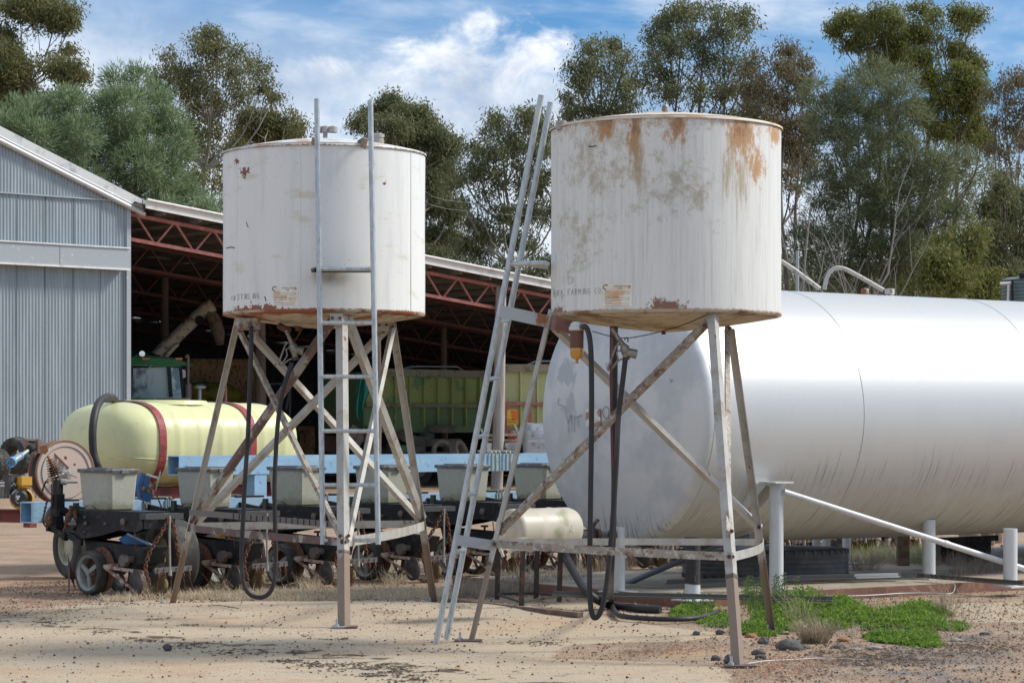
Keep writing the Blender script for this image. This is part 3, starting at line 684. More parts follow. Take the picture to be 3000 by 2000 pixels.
    for x_ in (790, 815, 850): b.tube([P(x_, 1120 + (x_ % 7) * 8, 76), P(x_ - 4, 1330, 76)], .035, 6)
    b.tube([P(785, 1125, 76), P(850, 1122, 76)], .03, 6); b.tube([P(790, 1200, 76), P(850, 1220, 76)], .03, 6); b.tube([P(852, 1128, 76), P(838, 1200, 76)], .04, 6)
    o = b.build('pipe_frame', M('dull_pipe', (.20, .21, .21), .6, .3), None, q); tag(o, 'grey pipe rack in the gloom behind the left stand', 'rack')
    q = P(808, 1170, 75.8); b = MB(); b.tube([P(802, 1155, 75.8), P(802, 1180, 75.8)], .06, 10); tag(b.build('white_canister', M('canister_white', (.75, .8, .85), .5), None, q), 'small pale canister hung on the pipe rack', 'canister')  # canister in one even pale colour
def dwoodm(): return M('pallet_wood', (.25, .19, .14), .9, layers=[dict(col=(.15, .11, .08), scale=8, lo=.45, hi=.65)])
def tyre_obj(ro, w, ri, name='tyre', lug=False, parent=None, n=40, mat=None):
    """tyre lying flat, axis z, centred"""
    b = MB()
    prof = [(-w * .42, ri), (-w * .5, ri + (ro - ri) * .25), (-w * .5, ro - .04 * ro * 2), (-w * .42, ro - .01), (-w * .2, ro), (-w * .17, ro - .012), (-w * .13, ro), (-w * .02, ro), (0, ro - .012), (w * .02, ro), (w * .13, ro), (w * .17, ro - .012), (w * .2, ro),
            (w * .42, ro - .01), (w * .5, ro - .04 * ro * 2), (w * .5, ri + (ro - ri) * .25), (w * .42, ri), (0, ri + .04), (-w * .42, ri)]
    b.lathe((0, 0, 0), (0, 0, 1), prof, n, split=False)
    if lug:
        for k in range(22):
            for sgn in (-1, 1):
                a = 2 * math.pi * (k + (.5 if sgn > 0 else 0)) / 22; a2 = a + .10
                p0 = V(math.cos(a) * ro, math.sin(a) * ro, 0); p1 = V(math.cos(a2) * (ro - .03), math.sin(a2) * (ro - .03), sgn * w * .48)
                b.bar(p0, p1, ro * .07, ro * .09, p0)
    else:
        for k in range(n):
            for sgn in (-1, 1):
                a = 2 * math.pi * k / n; c = V(math.cos(a), math.sin(a), 0)
                b.bar(c * (ro - .01) + V(0, 0, sgn * w * .33), c * (ro - .01) + V(0, 0, sgn * w * .47), ro * .05, .03, c)
    o = b.build(name, mat or TYRE, parent); return o
def build_tractor():
    org = V(P(455, 1300, 67).x, 67, 0); Y = 67
    r = empty('tractor', org, 'green cabbed tractor with orange lamps parked in the shed mouth', 'tractor')
    gm = M('tractor_green', (.05, .24, .085), .45, layers=[dict(col=(.16, .33, .18), scale=4, lo=.52, hi=.65, fac=.6)])
    dk = M('cab_dark', (.02, .03, .028), .6); gl = M('cab_glass', (.60, .72, .72), .12, spec=.8, layers=[dict(col=(.50, .58, .58), scale=1.6, sx=2, sz=.6, lo=.5, hi=.6, fac=.8), dict(col=(.05, .09, .08), scale=1.2, lo=.52, hi=.62, fac=.85, off=5)])
    def Q(px, py, dy=0.): return P(px, py, Y + dy)
    b = MB(); b.poly([Q(368, 1046), Q(520, 1052), Q(545, 1064), Q(548, 1070), Q(440, 1068), Q(368, 1066)], 1.5, (0, 1, 0)); b.build('cab_roof', gm, r, org)
    b = MB(); b.poly([Q(400, 1038, .3), Q(505, 1047, .3), Q(522, 1053, .3), Q(380, 1050, .3)], 1.0, (0, 1, 0)); b.build('roof_cap', M('roof_grime', (.10, .14, .11), .9, layers=[dict(col=(.05, .2, .08), scale=4, lo=.5, hi=.6)]), r, org)
    for (a, c, w) in (((384, 1068), (378, 1180), .12), ((494, 1068), (502, 1176), .09), ((530, 1070), (537, 1174), .06)):
        b = MB(); b.bar(Q(*a, -.0), Q(*c, -.0), w, .08, (0, 1, 0)); b.build('cab_pillar', dk, r, org)
    b = MB(); b.poly([Q(388, 1078, .03), Q(492, 1074, .03), Q(499, 1166, .03), Q(382, 1166, .03)], .02, (0, 1, 0)); b.build('windscreen', gl, r, org)
    b = MB(); b.poly([Q(500, 1075, .1), Q(524, 1077, .3), Q(532, 1168, .3), Q(505, 1170, .1)], .02, (0, 1, 0)); b.build('side_window', gl, r, org)
    b = MB(); b.poly([Q(360, 1060, 1.4), Q(540, 1060, 1.4), Q(545, 1176, 1.4), Q(360, 1176, 1.4)], .05, (0, 1, 0)); b.build('cab_rear', dk, r, org)
    b = MB(); b.bar(Q(368, 1173), Q(540, 1173), 1.4, .10, (0, 0, 1)); b.bar(Q(372, 1069, -.02), Q(530, 1071, -.02), .06, .05); b.build('cab_sill', gm, r, org)
    b = MB(); b.poly([Q(372, 1180, .0), Q(560, 1176, -.1), Q(606, 1182, -.1), Q(608, 1260, -.1), Q(372, 1260, 0)], 1.0, (0, 1, 0)); b.build('bonnet', gm, r, org)
    b = MB(); b.poly([Q(606, 1186, -.2), Q(640, 1178, -.2), Q(676, 1190, -.2), Q(678, 1270, -.2), Q(606, 1270, -.2)], .9, (0, 1, 0)); b.build('nose_weight', M('old_red', (.34, .13, .09), .7, layers=[dict(col=(.24, .2, .13), scale=4, lo=.5, hi=.6)]), r, org)
    b = MB(); b.tube([Q(661, 1130, -.2), Q(661, 1185, -.2)], .04, 8); b.build('lever_post', M('old_red', (.34, .13, .09)), r, org)
    b = MB(); b.tube([Q(551, 1042, -.1), Q(551, 1125, -.1)], .035, 10); b.tube([Q(551, 1125, -.1), Q(552, 1130, -.1), Q(552, 1170, -.1)], .085, 12); b.tube([Q(544, 1048, -.1), Q(547, 1042, -.1), Q(553, 1040, -.1)], .035, 8)
    b.build('exhaust_stack', M('exhaust', (.22, .17, .16), .7, .3), r, org)
    b = MB(); b.tube([Q(585, 1137, -.1), Q(585, 1176, -.1)], .05, 10); b.lathe(Q(585, 1137, -.1), (0, 0, 1), [(-.02, .05), (.0, .16), (.05, .17), (.10, .06), (.10, 0)], 20); b.build('air_intake', galvp, r, org)
    b = MB(); b.lathe(Q(416, 1036, -.25), (.2, -1, 0), [(0, .06), (.02, .08), (.05, .075), (.052, 0)], 20); b.tube([Q(416, 1044, -.2), Q(418, 1050, -.1)], .02, 6); b.build('work_lamp', M('chrome', (.8, .8, .78), .15, .9), r, org)
    for px, w in ((428, 22), (525, 20)):
        b = MB(); c = Q(px, 1051, -.06); b.box(c, (w / F * Y, .08, .055)); b.build('indicator_lamp', M('amber', (.75, .26, .10), .35), r, org)
    b = MB(); b.poly([Q(534, 1082, -.2), Q(543, 1084, -.2), Q(544, 1104, -.2), Q(536, 1108, -.2)], .04, (0, 1, 0)); mi_ = b.build('mirror', M('mirror', (.5, .5, .48), .3, .3), r, org); b = MB(); b.tube([Q(533, 1098), Q(528, 1102)], .015, 5); b.build('mirror_arm', dk, mi_, org)
    b = MB(); b.tube([Q(444, 1070, -.08), Q(397, 1112, -.04)], .012, 5); b.tube([Q(394, 1090, -.04), Q(396, 1138, -.04)], .018, 5); b.build('wiper', M('wiper', (.5, .5, .46), .5), r, org)
    for px, ro, dy in ((400, .85, .3), (620, .5, .4)):
        b = MB(); c = V(P(px, 1400, Y).x, Y + dy, ro); b.lathe(c, (.25, -1, 0), [(-.25, ro * .5), (-.25, ro), (.2, ro), (.22, ro * .5), (.1, 0)], 28); b.build('wheel', TYRE, r, org)
    # teal cover behind the cab roof
    b = MB()
    b.grid(lambda u, v: P(362 + u * 108, 1024 + 14 * u + 22 * v + 2 * math.sin(u * 15), 69.2 + .7 * v), 16, 6); tag(b.build('folded_tarp', M('teal_tarp2', (.02, .13, .115), .8), None, P(415, 1040, 69.5)), 'dark teal tarpaulin bunched behind the tractor cab roof', 'tarpaulin')
    # yellow sack heap seen beside the intake
    q = P(600, 1158, 78); b = MB()
    b.grid(lambda u, v: q + V(1.1 * math.cos(6.283 * u) * math.sin(3.14 * v) * (1 + .15 * math.sin(9 * u)), .5 * math.sin(6.283 * u) * math.sin(3.14 * v), .42 * math.cos(3.14 * v)), 24, 12, True, True)
    tag(b.build('yellow_sack', M('yellow_sack', (.32, .27, .03), .8, layers=[dict(col=(.14, .13, .03), scale=3, lo=.48, hi=.6)]), None, q), 'slumped mustard yellow sack in front of the hay stack', 'sack')
build_shed_contents()
# ------------------------------------------------------------------ overhead fuel tanks
steel = M('stand_paint', (.43, .42, .385), .6, .15, bump=.25, bscale=40, layers=[
    dict(col=(.33, .28, .22), scale=7, lo=.48, hi=.64, fac=.75), dict(col=RUST, scale=22, sz=.5, lo=.63, hi=.67, fac=.9), dict(col=(.58, .57, .53), scale=3, sz=.4, lo=.50, hi=.66, fac=.7, off=14),
    dict(col=(.24, .17, .12), scale=9, sz=.3, zr=(.75, .45), mamp=.5, lo=.72, hi=.92, fac=.9)])
steelr = M('stand_rusty', (.33, .29, .24), .75, .1, bump=.3, bscale=40, layers=[dict(col=(.50, .47, .42), scale=26, lo=.52, hi=.58, fac=.9), dict(col=(.15, .075, .05), scale=14, lo=.52, hi=.62, fac=.85)])
steeld = M('stand_purple', (.13, .085, .075), .7, .1, layers=[dict(col=(.20, .11, .09), scale=9, lo=.5, hi=.62, fac=.8), dict(col=(.34, .32, .29), scale=5, sz=.6, lo=.52, hi=.60)])
galvtube = M('galv_tube', (.50, .54, .55), .42, .45, layers=[dict(col=(.34, .38, .40), scale=40, sz=.3, lo=.48, hi=.6, fac=.8), dict(col=(.62, .62, .58), scale=5, lo=.55, hi=.7, fac=.5)])
rubber = M('hose_rubber', (.03, .028, .03), .55, spec=.4, layers=[dict(col=(.10, .085, .075), scale=3, lo=.5, hi=.68, fac=.7)])
rusty = M('rusty_iron', (.16, .07, .04), .85, .1, bump=.5, bscale=40, layers=[dict(col=(.07, .045, .035), scale=14, lo=.48, hi=.6, fac=.9), dict(col=(.30, .15, .08), scale=30, lo=.58, hi=.66, fac=.8)])
scratch = M('scratch', (.12, .11, .12), .8)
blackm = M('black', (.02, .02, .02), .8)

class Wrap:
    """pixel -> point on the front of a vertical cylinder"""
    def __init__(s, cx, cy, rad): s.cx, s.cy, s.r = cx, cy, rad
    def pt(s, px, py, off=.003):
        Y = s.cy - s.r
        for _ in range(12):
            x = (px - 1500) / F * Y; dx = max(-s.r * .999, min(s.r * .999, x - s.cx)); Y = s.cy - math.sqrt(s.r ** 2 - dx ** 2)
        q = V((px - 1500) / F * Y, Y, CH + (HZ - py) / F * Y); n = V(q.x - s.cx, q.y - s.cy, 0).normalized()
        return q + n * off
    def arc(s, q, u, z, off):
        a0 = math.atan2(q.y - s.cy, q.x - s.cx) + u / s.r; rr = s.r + off
        return V(s.cx + rr * math.cos(a0), s.cy + rr * math.sin(a0), q.z + z)
def strokes(W, segs, x0, y0, sc_, name, parent, org, rad=.0022, mat=None):
    b = MB()
    for s in segs: b.tube([W.pt(x0 + p[0] * sc_, y0 + p[1] * sc_, .002) for p in s], rad, 4)
    return tag(b.build(name, mat or scratch, parent, org), kind='stuff')
LET = {'S': [[(.8, .05), (.4, 0), (.15, .2), (.3, .45), (.7, .6), (.55, .9), (0, 1)]], 'T': [[(0, .1), (1, 0)], [(.5, .05), (.45, 1)]], 'I': [[(.5, .05), (.45, 1)]],
       'R': [[(.1, 0), (.15, 1)], [(.1, .05), (.7, .1), (.6, .45), (.15, .5), (.8, .95)]], 'L': [[(.1, 0), (.1, 1), (.7, 1)]], 'N': [[(.05, 1), (.1, 0), (.75, 1), (.8, 0)]],
       'G': [[(.85, .15), (.5, 0), (.05, .35), (.1, .85), (.5, 1), (.85, .75), (.8, .5), (.5, .55)]], '.': [[(.1, .95), (.2, 1)]], 'F': [[(.1, 1), (.1, 0), (.8, -.05)], [(.1, .5), (.6, .45)]],
       'A': [[(0, 1), (.4, 0), (.8, 1)], [(.15, .6), (.65, .6)]], 'M': [[(0, 1), (.1, 0), (.45, .6), (.8, 0), (.9, 1)]], 'C': [[(.8, .1), (.4, 0), (.05, .4), (.2, .95), (.7, .95)]], 'O': [[(.4, 0), (.05, .3), (.1, .85), (.5, 1), (.8, .6), (.7, .15), (.4, 0)]],
       'D': [[(.1, 0), (.1, 1), (.6, .9), (.9, .5), (.6, .1), (.1, 0)], [(.5, .2), (.45, .7)]], ' ': []}
def scrawl(txt, w, h, gap):
    segs = []; x = 0
    for i, c in enumerate(txt):
        for s in LET[c]: segs.append([(x + p[0] * w, p[1] * h - i * .6) for p in s])
        x += (w + gap) * (.6 if c in 'I.' else 1)
    return segs
def decal(W, px0, py0, px1, py1, parent, org, seed, lines=True):
    q = W.pt((px0 + px1) / 2, (py0 + py1) / 2, 0); a = W.pt(px0, py1, 0); c = W.pt(px1, py1, 0)
    w = (c - a).length; h = (py1 - py0) / F * q.y
    b = MB(); b.grid(lambda u, v: W.arc(q, (u - .5) * w, (v - .5) * h, .004), 10, 2)
    l = b.build('label', M('label_%d' % seed, (.80, .78, .70), .5, layers=[
        dict(col=(.66, .36, .14), scale=11, sz=.5, lo=.44 - .06 * (seed == 2), hi=.52, fac=.95, off=seed, blobs=[((q.x - org[0], q.y - org[1], q.z - org[2]), (w * .62, .3, h * .62))], mul=True)]), parent, org)
    def txt(s, u, z, size, mx=None):
        vs, fs = text_mesh(s, size); k = 1.0; t = MB()
        if mx: k = mx / max(v[0] for v in vs)
        t.add([W.arc(q, u + v[0] * k, z + v[1], .0058) for v in vs], fs); t.build('print', M('print_ink', (.05, .045, .04), .7), l, org)
    txt('COMBUSTIBLE LIQUID', -w * .12, h * .36, h * .085, w * .47); txt('DIESEL', w * .03, h * .27, h * .075, w * .16)
    txt('PRODUCT', -w * .40, h * .16, h * .055, w * .18); txt('EMERGENCY CONTACT PHONE', -w * .40, -h * .09, h * .055, w * .5); txt('SAFE FILL LEVEL', -w * .40, -h * .33, h * .055, w * .24)
    b = MB()
    for z in (.13, .03, -.12, -.22, -.37, -.46): b.tube([W.arc(q, u * w, z * h, .005) for u in (-.4, -.2, 0, .2, .4)], .0011, 4)
    for u in (-.4, .4): b.tube([W.arc(q, u * w, .03 * h, .005), W.arc(q, u * w, .13 * h, .005)], .0011, 4); b.tube([W.arc(q, u * w, -.12 * h, .005), W.arc(q, u * w, -.22 * h, .005)], .0011, 4)
    b.build('form_line', M('form_ink', (.35, .22, .12), .7), l, org)
    b = MB()
    b.tube([W.arc(q, -w * .38 + .022 * math.cos(t), h * .36 + .016 * math.sin(t), .0055) for t in np.arange(.8, 4.9, .4)], .003, 4)
    b.tube([W.arc(q, w * .41 + .007 * math.cos(t), h * .36 + .009 * math.sin(t), .0055) for t in np.arange(0, 6.4, .6)], .0022, 4)
    b.build('emblem', M('print_ink', (.05, .045, .04), .7), l, org)

def nozzle(parent, org, tip, body, hose, Y, name='fuel_nozzle'):
    """trigger nozzle hung by its spout: tip -> body -> hose end"""
    m = M('nozzle_alloy', (.26, .25, .22), .4, .6, layers=[dict(col=(.16, .12, .08), scale=30, lo=.5, hi=.62, fac=.8)])
    t, bd, hs = P(*tip, Y), P(*body, Y), P(*hose, Y)
    b = MB(); b.tube([t, t.lerp(bd, .5), bd], [.014, .015, .022], 10)
    sp = b.build('fuel_nozzle', m, parent, org)
    b = MB(); b.tube([bd + V(-.01, 0, .02), bd, bd.lerp(hs, .35), bd.lerp(hs, .7), hs], [.018, .034, .030, .022, .02], 12)
    b.tube([bd + V(0, 0, -.03), bd + V(.075, 0, -.045)], [.03, .033], 12); b.tube([bd + V(.075, 0, -.045), bd + V(.085, 0, -.047)], [.034, .03], 12)
    b.build('nozzle_body', m, sp, org)
    b = MB(); g = hs.lerp(bd, .1)
    b.tube([bd + V(-.02, 0, .03), bd + V(-.06, 0, .01), bd + V(-.10, 0, -.10), bd + V(-.115, 0, -.155), bd + V(-.10, 0, -.165), g + V(-.05, 0, -.02), g], .007, 6); b.build('trigger_guard', m, sp, org)
    b = MB(); b.tube([bd + V(-.03, 0, -.02), bd + V(-.055, 0, -.03), bd + V(-.045, 0, -.08), bd + V(-.085, 0, -.145)], .006, 6); b.build('trigger', m, sp, org)
    b = MB(); b.tube([hs.lerp(bd, .12), hs, hs + (hs - bd) * .12], .026, 10); b.build('hose_cuff', M('cuff', (.03, .035, .045), .5), sp, org)

def fuel_tank(label, cx, cy, rad, zb, zt, dome, cone, mats, seams, feet, tops, sizes):
    org = V(cx, cy, 0); root = empty('fuel_tank', org, label, 'fuel tank', 'fuel tanks raised on angle iron tripods')
    W = Wrap(cx, cy, rad)
    b = MB(); n = 96
    def wall(u, v):
        a = 2 * math.pi * u; rr = rad + .0035 * mnoise.noise(Vector((math.cos(a) * 2, math.sin(a) * 2, v * 2.5))) 
        return (cx + rr * math.cos(a), cy + rr * math.sin(a), zb + (zt - zb) * v)
    b.grid(wall, n, 14, True, True); drum = b.build('drum', mats[0], root, org)
    b = MB(); b.lathe((cx, cy, 0), (0, 0, 1), [(zt - .002, rad + .012), (zt + .012, rad + .013), (zt + .02, rad - .01)] + [(zt + .02 + (dome - .02) * (1 - (q / 8) ** 1.7), (rad - .01) * q / 8 + .0001) for q in range(8, -1, -1)], n, split=False); b.build('domed_lid', mats[1], root, org)
    b = MB(); b.lathe((cx, cy, 0), (0, 0, 1), [(zb + .012, rad + .004), (zb - .004, rad + .003), (zb - .012, rad - .02)] + [(zb - .012 - (cone - .012) * (1 - (q / 8) ** 1.35), (rad - .02) * q / 8 + .0001) for q in range(8, -1, -1)], n, split=False); b.build('dished_base', mats[2], root, org)
    for px in seams:
        b = MB(); p0 = W.pt(px, 700, .0); b.tube([V(p0.x, p0.y, zb + .01), V(p0.x, p0.y, zt - .01)], .0045, 6); b.build('weld_seam', mats[0], root, org)
    # legs
    legs = []
    for (foot, top), (w, m) in zip(zip(feet, tops), sizes):
        out = V(foot.x - cx, foot.y - cy, 0).normalized(); b = MB(); b.angle(foot, top, w, .009, out)
        lg = b.build('leg', m, root, org); legs.append((foot, top))
        b = MB(); b.box(foot + V(0, 0, .008), (.20, .16, .012)); bp = b.build('base_plate', steeld, lg, org)
        b = MB(); b.lathe(foot + V(-.06, -.03, .01), (0, 0, 1), [(0, .018), (.02, .018), (.02, .009), (.06, .009), (.06, 0)], 6, False); b.build('anchor_bolt', galvtube, lg, org)
        # sleeve joint low on the leg
        b = MB(); s0 = foot.lerp(top, .235); s1 = foot.lerp(top, .245); b.angle(s0 + out * .004, s1 + out * .004, w * 1.08, .012, out); b.build('sleeve', steeld, lg, org)
    return root, org, W, legs
def leg_at(lg, py):
    f, t = lg; lo, hi = 0., 1.
    for _ in range(40):
        m = (lo + hi) / 2; p = f.lerp(t, m); y = HZ - (p.z - CH) / p.y * F
        if y > py: lo = m
        else: hi = m
    return f.lerp(t, lo)
def brace(name, p, q, w, m, root, org, up=(0, -1, 0), bow=0):
    b = MB()
    if bow:
        pts = [p.lerp(q, t) + V(bow[0], bow[1], 0) * math.sin(math.pi * t) for t in np.linspace(0, 1, 9)]
        for a_, c_ in zip(pts, pts[1:]): b.bar(a_, c_, .006, w, (0, 0, 1))
    else: b.angle(p, q, w, .006, up)
    o = b.build(name, m, root, org)
    for e in (p.lerp(q, .012), q.lerp(p, .012)):
        b = MB(); b.lathe(e + V(0, -.012, 0), (0, -1, 0), [(-.02, .014), (.014, .014), (.014, 0)], 6, False); b.build('bolt', rusty, o, org)
    return o

# ---- left tank
LX, LY, LR = -1.562, 21.3, .838
drumL = M('drum_paint_a', (.77, .77, .735), .42, 0.0, bump=.06, bscale=6, spec=.4, layers=[
    dict(col=(.54, .56, .56), scale=4, sx=1.5, sy=1.5, sz=.18, rgh=.7, lo=.45, hi=.72, fac=.5),
    dict(col=(.60, .56, .42), scale=2.6, sz=2.6, lo=.57, hi=.70, fac=.7, off=4),
    dict(col=(.20, .19, .17), scale=14, blobs=[((.10 - .0, -.80, 2.74), (.34, .4, .12))], mamp=1.0, namp=.5, lo=.55, hi=1.35, fac=.75),
    dict(col=(.26, .08, .06), scale=26, sz=.8, blobs=[((-.50, -.62, 2.45), (.62, .75, .17))], mamp=.75, lo=.86, hi=.90, fac=.95, rough=.9),
    dict(col=(.24, .10, .07), scale=34, zr=(2.56, 2.48), mamp=.35, lo=.90, hi=.93, fac=.9),
    dict(col=(.30, .14, .07), scale=40, zr=(2.53, 2.485), mamp=.6, lo=.86, hi=1.0, fac=.9),
    dict(col=(.22, .07, .05), scale=30, blobs=[((-.60, -.55, 3.62), (.16, .3, .14)), ((-.67, -.48, 3.70), (.08, .3, .08)), ((.44, -.70, 3.66), (.09, .3, .06)), ((.53, -.62, 3.52), (.05, .3, .05))], mamp=.7, lo=.99, hi=1.03),
    dict(col=(.10, .07, .06), scale=75, detail=1, lo=.765, hi=.775, fac=.9)])
domeL = M('dome_paint_a', (.66, .66, .62), .5, layers=[dict(col=(.50, .22, .10), scale=5, lo=.52, hi=.64, fac=.8), dict(col=(.30, .13, .07), scale=40, zr=(3.84, 3.80), mamp=.5, lo=.85, hi=1.0, fac=.9)])
baseL = M('base_paint_a', (.50, .42, .32), .8, bump=.3, layers=[dict(col=(.36, .28, .20), scale=5, sx=1.5, lo=.45, hi=.62, fac=.8), dict(col=(.30, .10, .035), scale=2.6, sx=.8, lo=.55, hi=.58, fac=.95), dict(col=(.12, .07, .05), scale=16, lo=.60, hi=.66, fac=.8)])
fL = [G(495, 1772), G(1010, 1838), G(1280, 1766)]
tL = [P(690, 925, LY + .38), P(1003, 921, LY - .80), P(1157, 940, LY + .5)]
rootL, orgL, WL, legL = fuel_tank('white fuel tank on tripod, flaking red rim, ladder standing in front', LX, LY, LR, 2.485, 3.806, .139, .115, (drumL, domeL, baseL), (695, 880, 1204), fL, tL, ((.054, steel), (.070, steel), (.058, steel)))
l1, f1, r1 = [leg_at(l, y) for l, y in zip(legL, (1545, 1588, 1538))]
brace('brace', P(698, 962, LY + .3), f1 + V(-.02, -.0, .03), .038, steelr, rootL, orgL)
brace('brace', P(735, 978, LY + .45), r1 + V(-.02, 0, .02), .05, steel, rootL, orgL)
brace('brace', P(975, 935, LY - .7), l1 + V(.03, 0, .03), .055, steeld, rootL, orgL)
brace('brace', P(1130, 965, LY + .5), l1 + V(.05, .03, .02), .05, steel, rootL, orgL)
brace('brace', P(1020, 940, LY - .72), r1 + V(-.02, -.02, .03), .06, steel, rootL, orgL)
brace('brace', P(1152, 950, LY + .45), f1 + V(.03, .02, .03), .04, steel, rootL, orgL)
brace('ring_bar', l1, f1, .06, steeld, rootL, orgL, bow=(-.05, -.06)); brace('ring_bar', f1, r1, .075, steel, rootL, orgL, bow=(.08, -.04)); brace('ring_bar', l1 + V(0, .03, .01), r1 + V(0, .03, .01), .065, steel, rootL, orgL, bow=(0, .06))
b = MB(); q = [P(1, 1, 1)]; p0, p1 = P(555, 1500, 21.6), P(990, 1537, 21.2); b.bar(p0, p1, .01, .05); tray = b.build('slotted_strap', M('dull_steel', (.20, .18, .17), .6, .3), rootL, orgL)
for t in np.linspace(.3, .97, 18):
    b = MB(); c = p0.lerp(p1, float(t)); b.box(c + V(0, -.008, 0), (.006, .006, .045)); b.build('slot', blackm, tray, orgL)
# gusset plates near leg tops
for px, py, dy in ((1122, 955, .35), (985, 935, -.83)):
    c = P(px, py, LY + dy); b = MB(); b.box(c, (.10, .012, .09)); g_ = b.build('gusset_plate', steel, rootL, orgL)
    for e in (-.03, .03):
        b = MB(); b.lathe(c + V(e, -.006, .01), (0, -1, 0), [(0, .013), (.014, .013), (.014, 0)], 6, False); b.build('bolt', rusty, g_, orgL)
# ladder
def ladder(root, org, A0, A1, B0, B1, pys, rr=.0215, rg=.016):
    b = MB(); b.tube([A0, A1], rr, 12); b.tube([B0, B1], rr, 12); lad = b.build('ladder', galvtube, root, org)
    for py in pys:
        a = leg_at((A0, A1), py[0]); c = leg_at((B0, B1), py[1]); b = MB()
        b.tube([a, a.lerp(c, .08), a.lerp(c, .92), c], [rg * 1.25, rg, rg, rg * 1.25], 10); b.build('rung', galvtube, lad, org)
    return lad
A0, A1, B0, B1 = P(946, 1594, 20.17), P(928, 290, 20.36), P(1108, 1594, 20.17), P(1085, 294, 20.36)
ladL = ladder(rootL, orgL, A0, A1, B0, B1, [(y, y) for y in (788, 946, 1103, 1262, 1420, 1582)])
b = MB(); b.poly([P(910, 787, 20.42), P(930, 781, 20.30), P(1086, 783, 20.30), P(1086, 796, 20.30), P(930, 796, 20.30), P(912, 796, 20.42)], .12, (0, 1, 0)); b.build('step_plate', M('step_dark', (.13, .13, .13), .6, .3), ladL, orgL)
for px in (924, 1070):
    b = MB(); b.bar(P(px, 405, 20.38), P(px - 6, 432, 20.5), .05, .012, (0, -1, 0)); b.build('rail_bracket', steelr, ladL, orgL)
b = MB(); b.bar(P(1052, 418, 20.6), P(1084, 400, 20.42), .03, .03); b.build('rail_bracket', M('step_dark', (.13, .13, .13)), ladL, orgL)
# vents on the lid
ventm = M('vent_grey', (.36, .36, .34), .6, .2, layers=[dict(col=(.26, .18, .13), scale=14, lo=.52, hi=.62)])
c = P(953, 408, 21.3); b = MB(); b.tube([c + V(0, 0, -.06), c + V(0, 0, .07)], .019, 12); b.build('vent_pipe', ventm, rootL, orgL)
for dx in (-.085, -.03, .03):
    b = MB(); q = c + V(.03 + dx * 1.05 - .0, 0, .055); b.lathe(q, (0, 0, 1), [(0, .035), (0, .042), (.045, .042), (.055, .02), (.055, 0)], 16); b.build('vent_cap', ventm, rootL, orgL)
c = P(1105, 420, 21.0); b = MB(); b.lathe(c, (0, 0, 1), [(-.03, .055), (.045, .055), (.045, .060), (.072, .060), (.078, .045), (.078, 0)], 24); b.build('filler_cap', ventm, rootL, orgL)
# fuel outlet block, hose, nozzle
c = P(726, 949, 20.95); b = MB(); b.box(c, (.20, .14, .095)); b.tube([c + V(.02, .1, .02), c + V(.02, .1, .18)], .028, 10); b.tube([c + V(.06, 0, -.03), c + V(.075, 0, -.13)], .022, 8); b.build('outlet_block', steelr, rootL, orgL)
hose = [P(x, y, 20.85) for x, y in ((735, 955), (736, 1020), (731, 1150), (726, 1280), (718, 1400), (712, 1520), (708, 1610), (709, 1670), (716, 1715), (735, 1742), (765, 1749), (790, 1735), (803, 1700), (808, 1640), (806, 1540), (804, 1430), (808, 1330), (815, 1230), (828, 1150), (845, 1092), (856, 1062))]
def smooth_pts(pts, n=4):
    out = []
    for i in range(len(pts) - 1):
        p0, p1, p2, p3 = pts[max(i - 1, 0)], pts[i], pts[i + 1], pts[min(i + 2, len(pts) - 1)]
        for k in range(n):
            t = k / n; out.append(.5 * ((2 * p1) + (-p0 + p2) * t + (2 * p0 - 5 * p1 + 4 * p2 - p3) * t * t + (-p0 + 3 * p1 - 3 * p2 + p3) * t ** 3))
    return out + [pts[-1]]
b = MB(); b.tube(smooth_pts(hose), .0185, 12); b.build('fuel_hose', rubber, rootL, orgL)
nozzle(rootL, orgL, (838, 968), (858, 1012), (866, 1050), 20.85)
b = MB(); b.tube([P(885, 962, 21), P(872, 985, 20.9), P(862, 1000, 20.86)], .006, 5); b.tube([P(820, 955, 21), P(845, 968, 20.9)], .03, 8); b.lathe(P(873, 948, 21.2), (0, 0, -1), [(0, .035), (.03, .035), (.035, .02), (.06, .02), (.06, 0)], 8, False); b.build('hanging_hook', rusty, rootL, orgL)
b = MB(); b.tube([P(735, 985, 20.86), P(733, 1150, 20.86), P(722, 1330, 20.86)], .006, 5); b.build('drain_line', M('red_line', (.30, .05, .05), .5), rootL, orgL)
decal(WL, 796, 837, 872, 894, rootL, orgL, 1)
segs = scrawl('STIRLING.', 7.2, 16, 2.0); strokes(WL, segs, 696, 862, 1.0, 'scratched_word', rootL, orgL, .0017, M('scratch3', (.20, .20, .21), .8))
strokes(WL, [[(0, 0), (0, 14)], [(6, 0), (6, 14)], [(9, -1), (8, 14)]], 680, 866, 1, 'scratched_word', rootL, orgL, .0014)
strokes(WL, [[(0, 0), (4, 14)]], 776, 868, 1, 'scratch_mark', rootL, orgL, .004, blackm)
strokes(WL, [[(0, 3), (12, 0), (24, 2)]], 664, 724, 1, 'scratch_mark', rootL, orgL, .004, blackm)
strokes(WL, [[(0, 0), (3, 12), (6, 16)]], 884 - 162, 650, 1, 'scratch_mark', rootL, orgL, .0025, blackm)

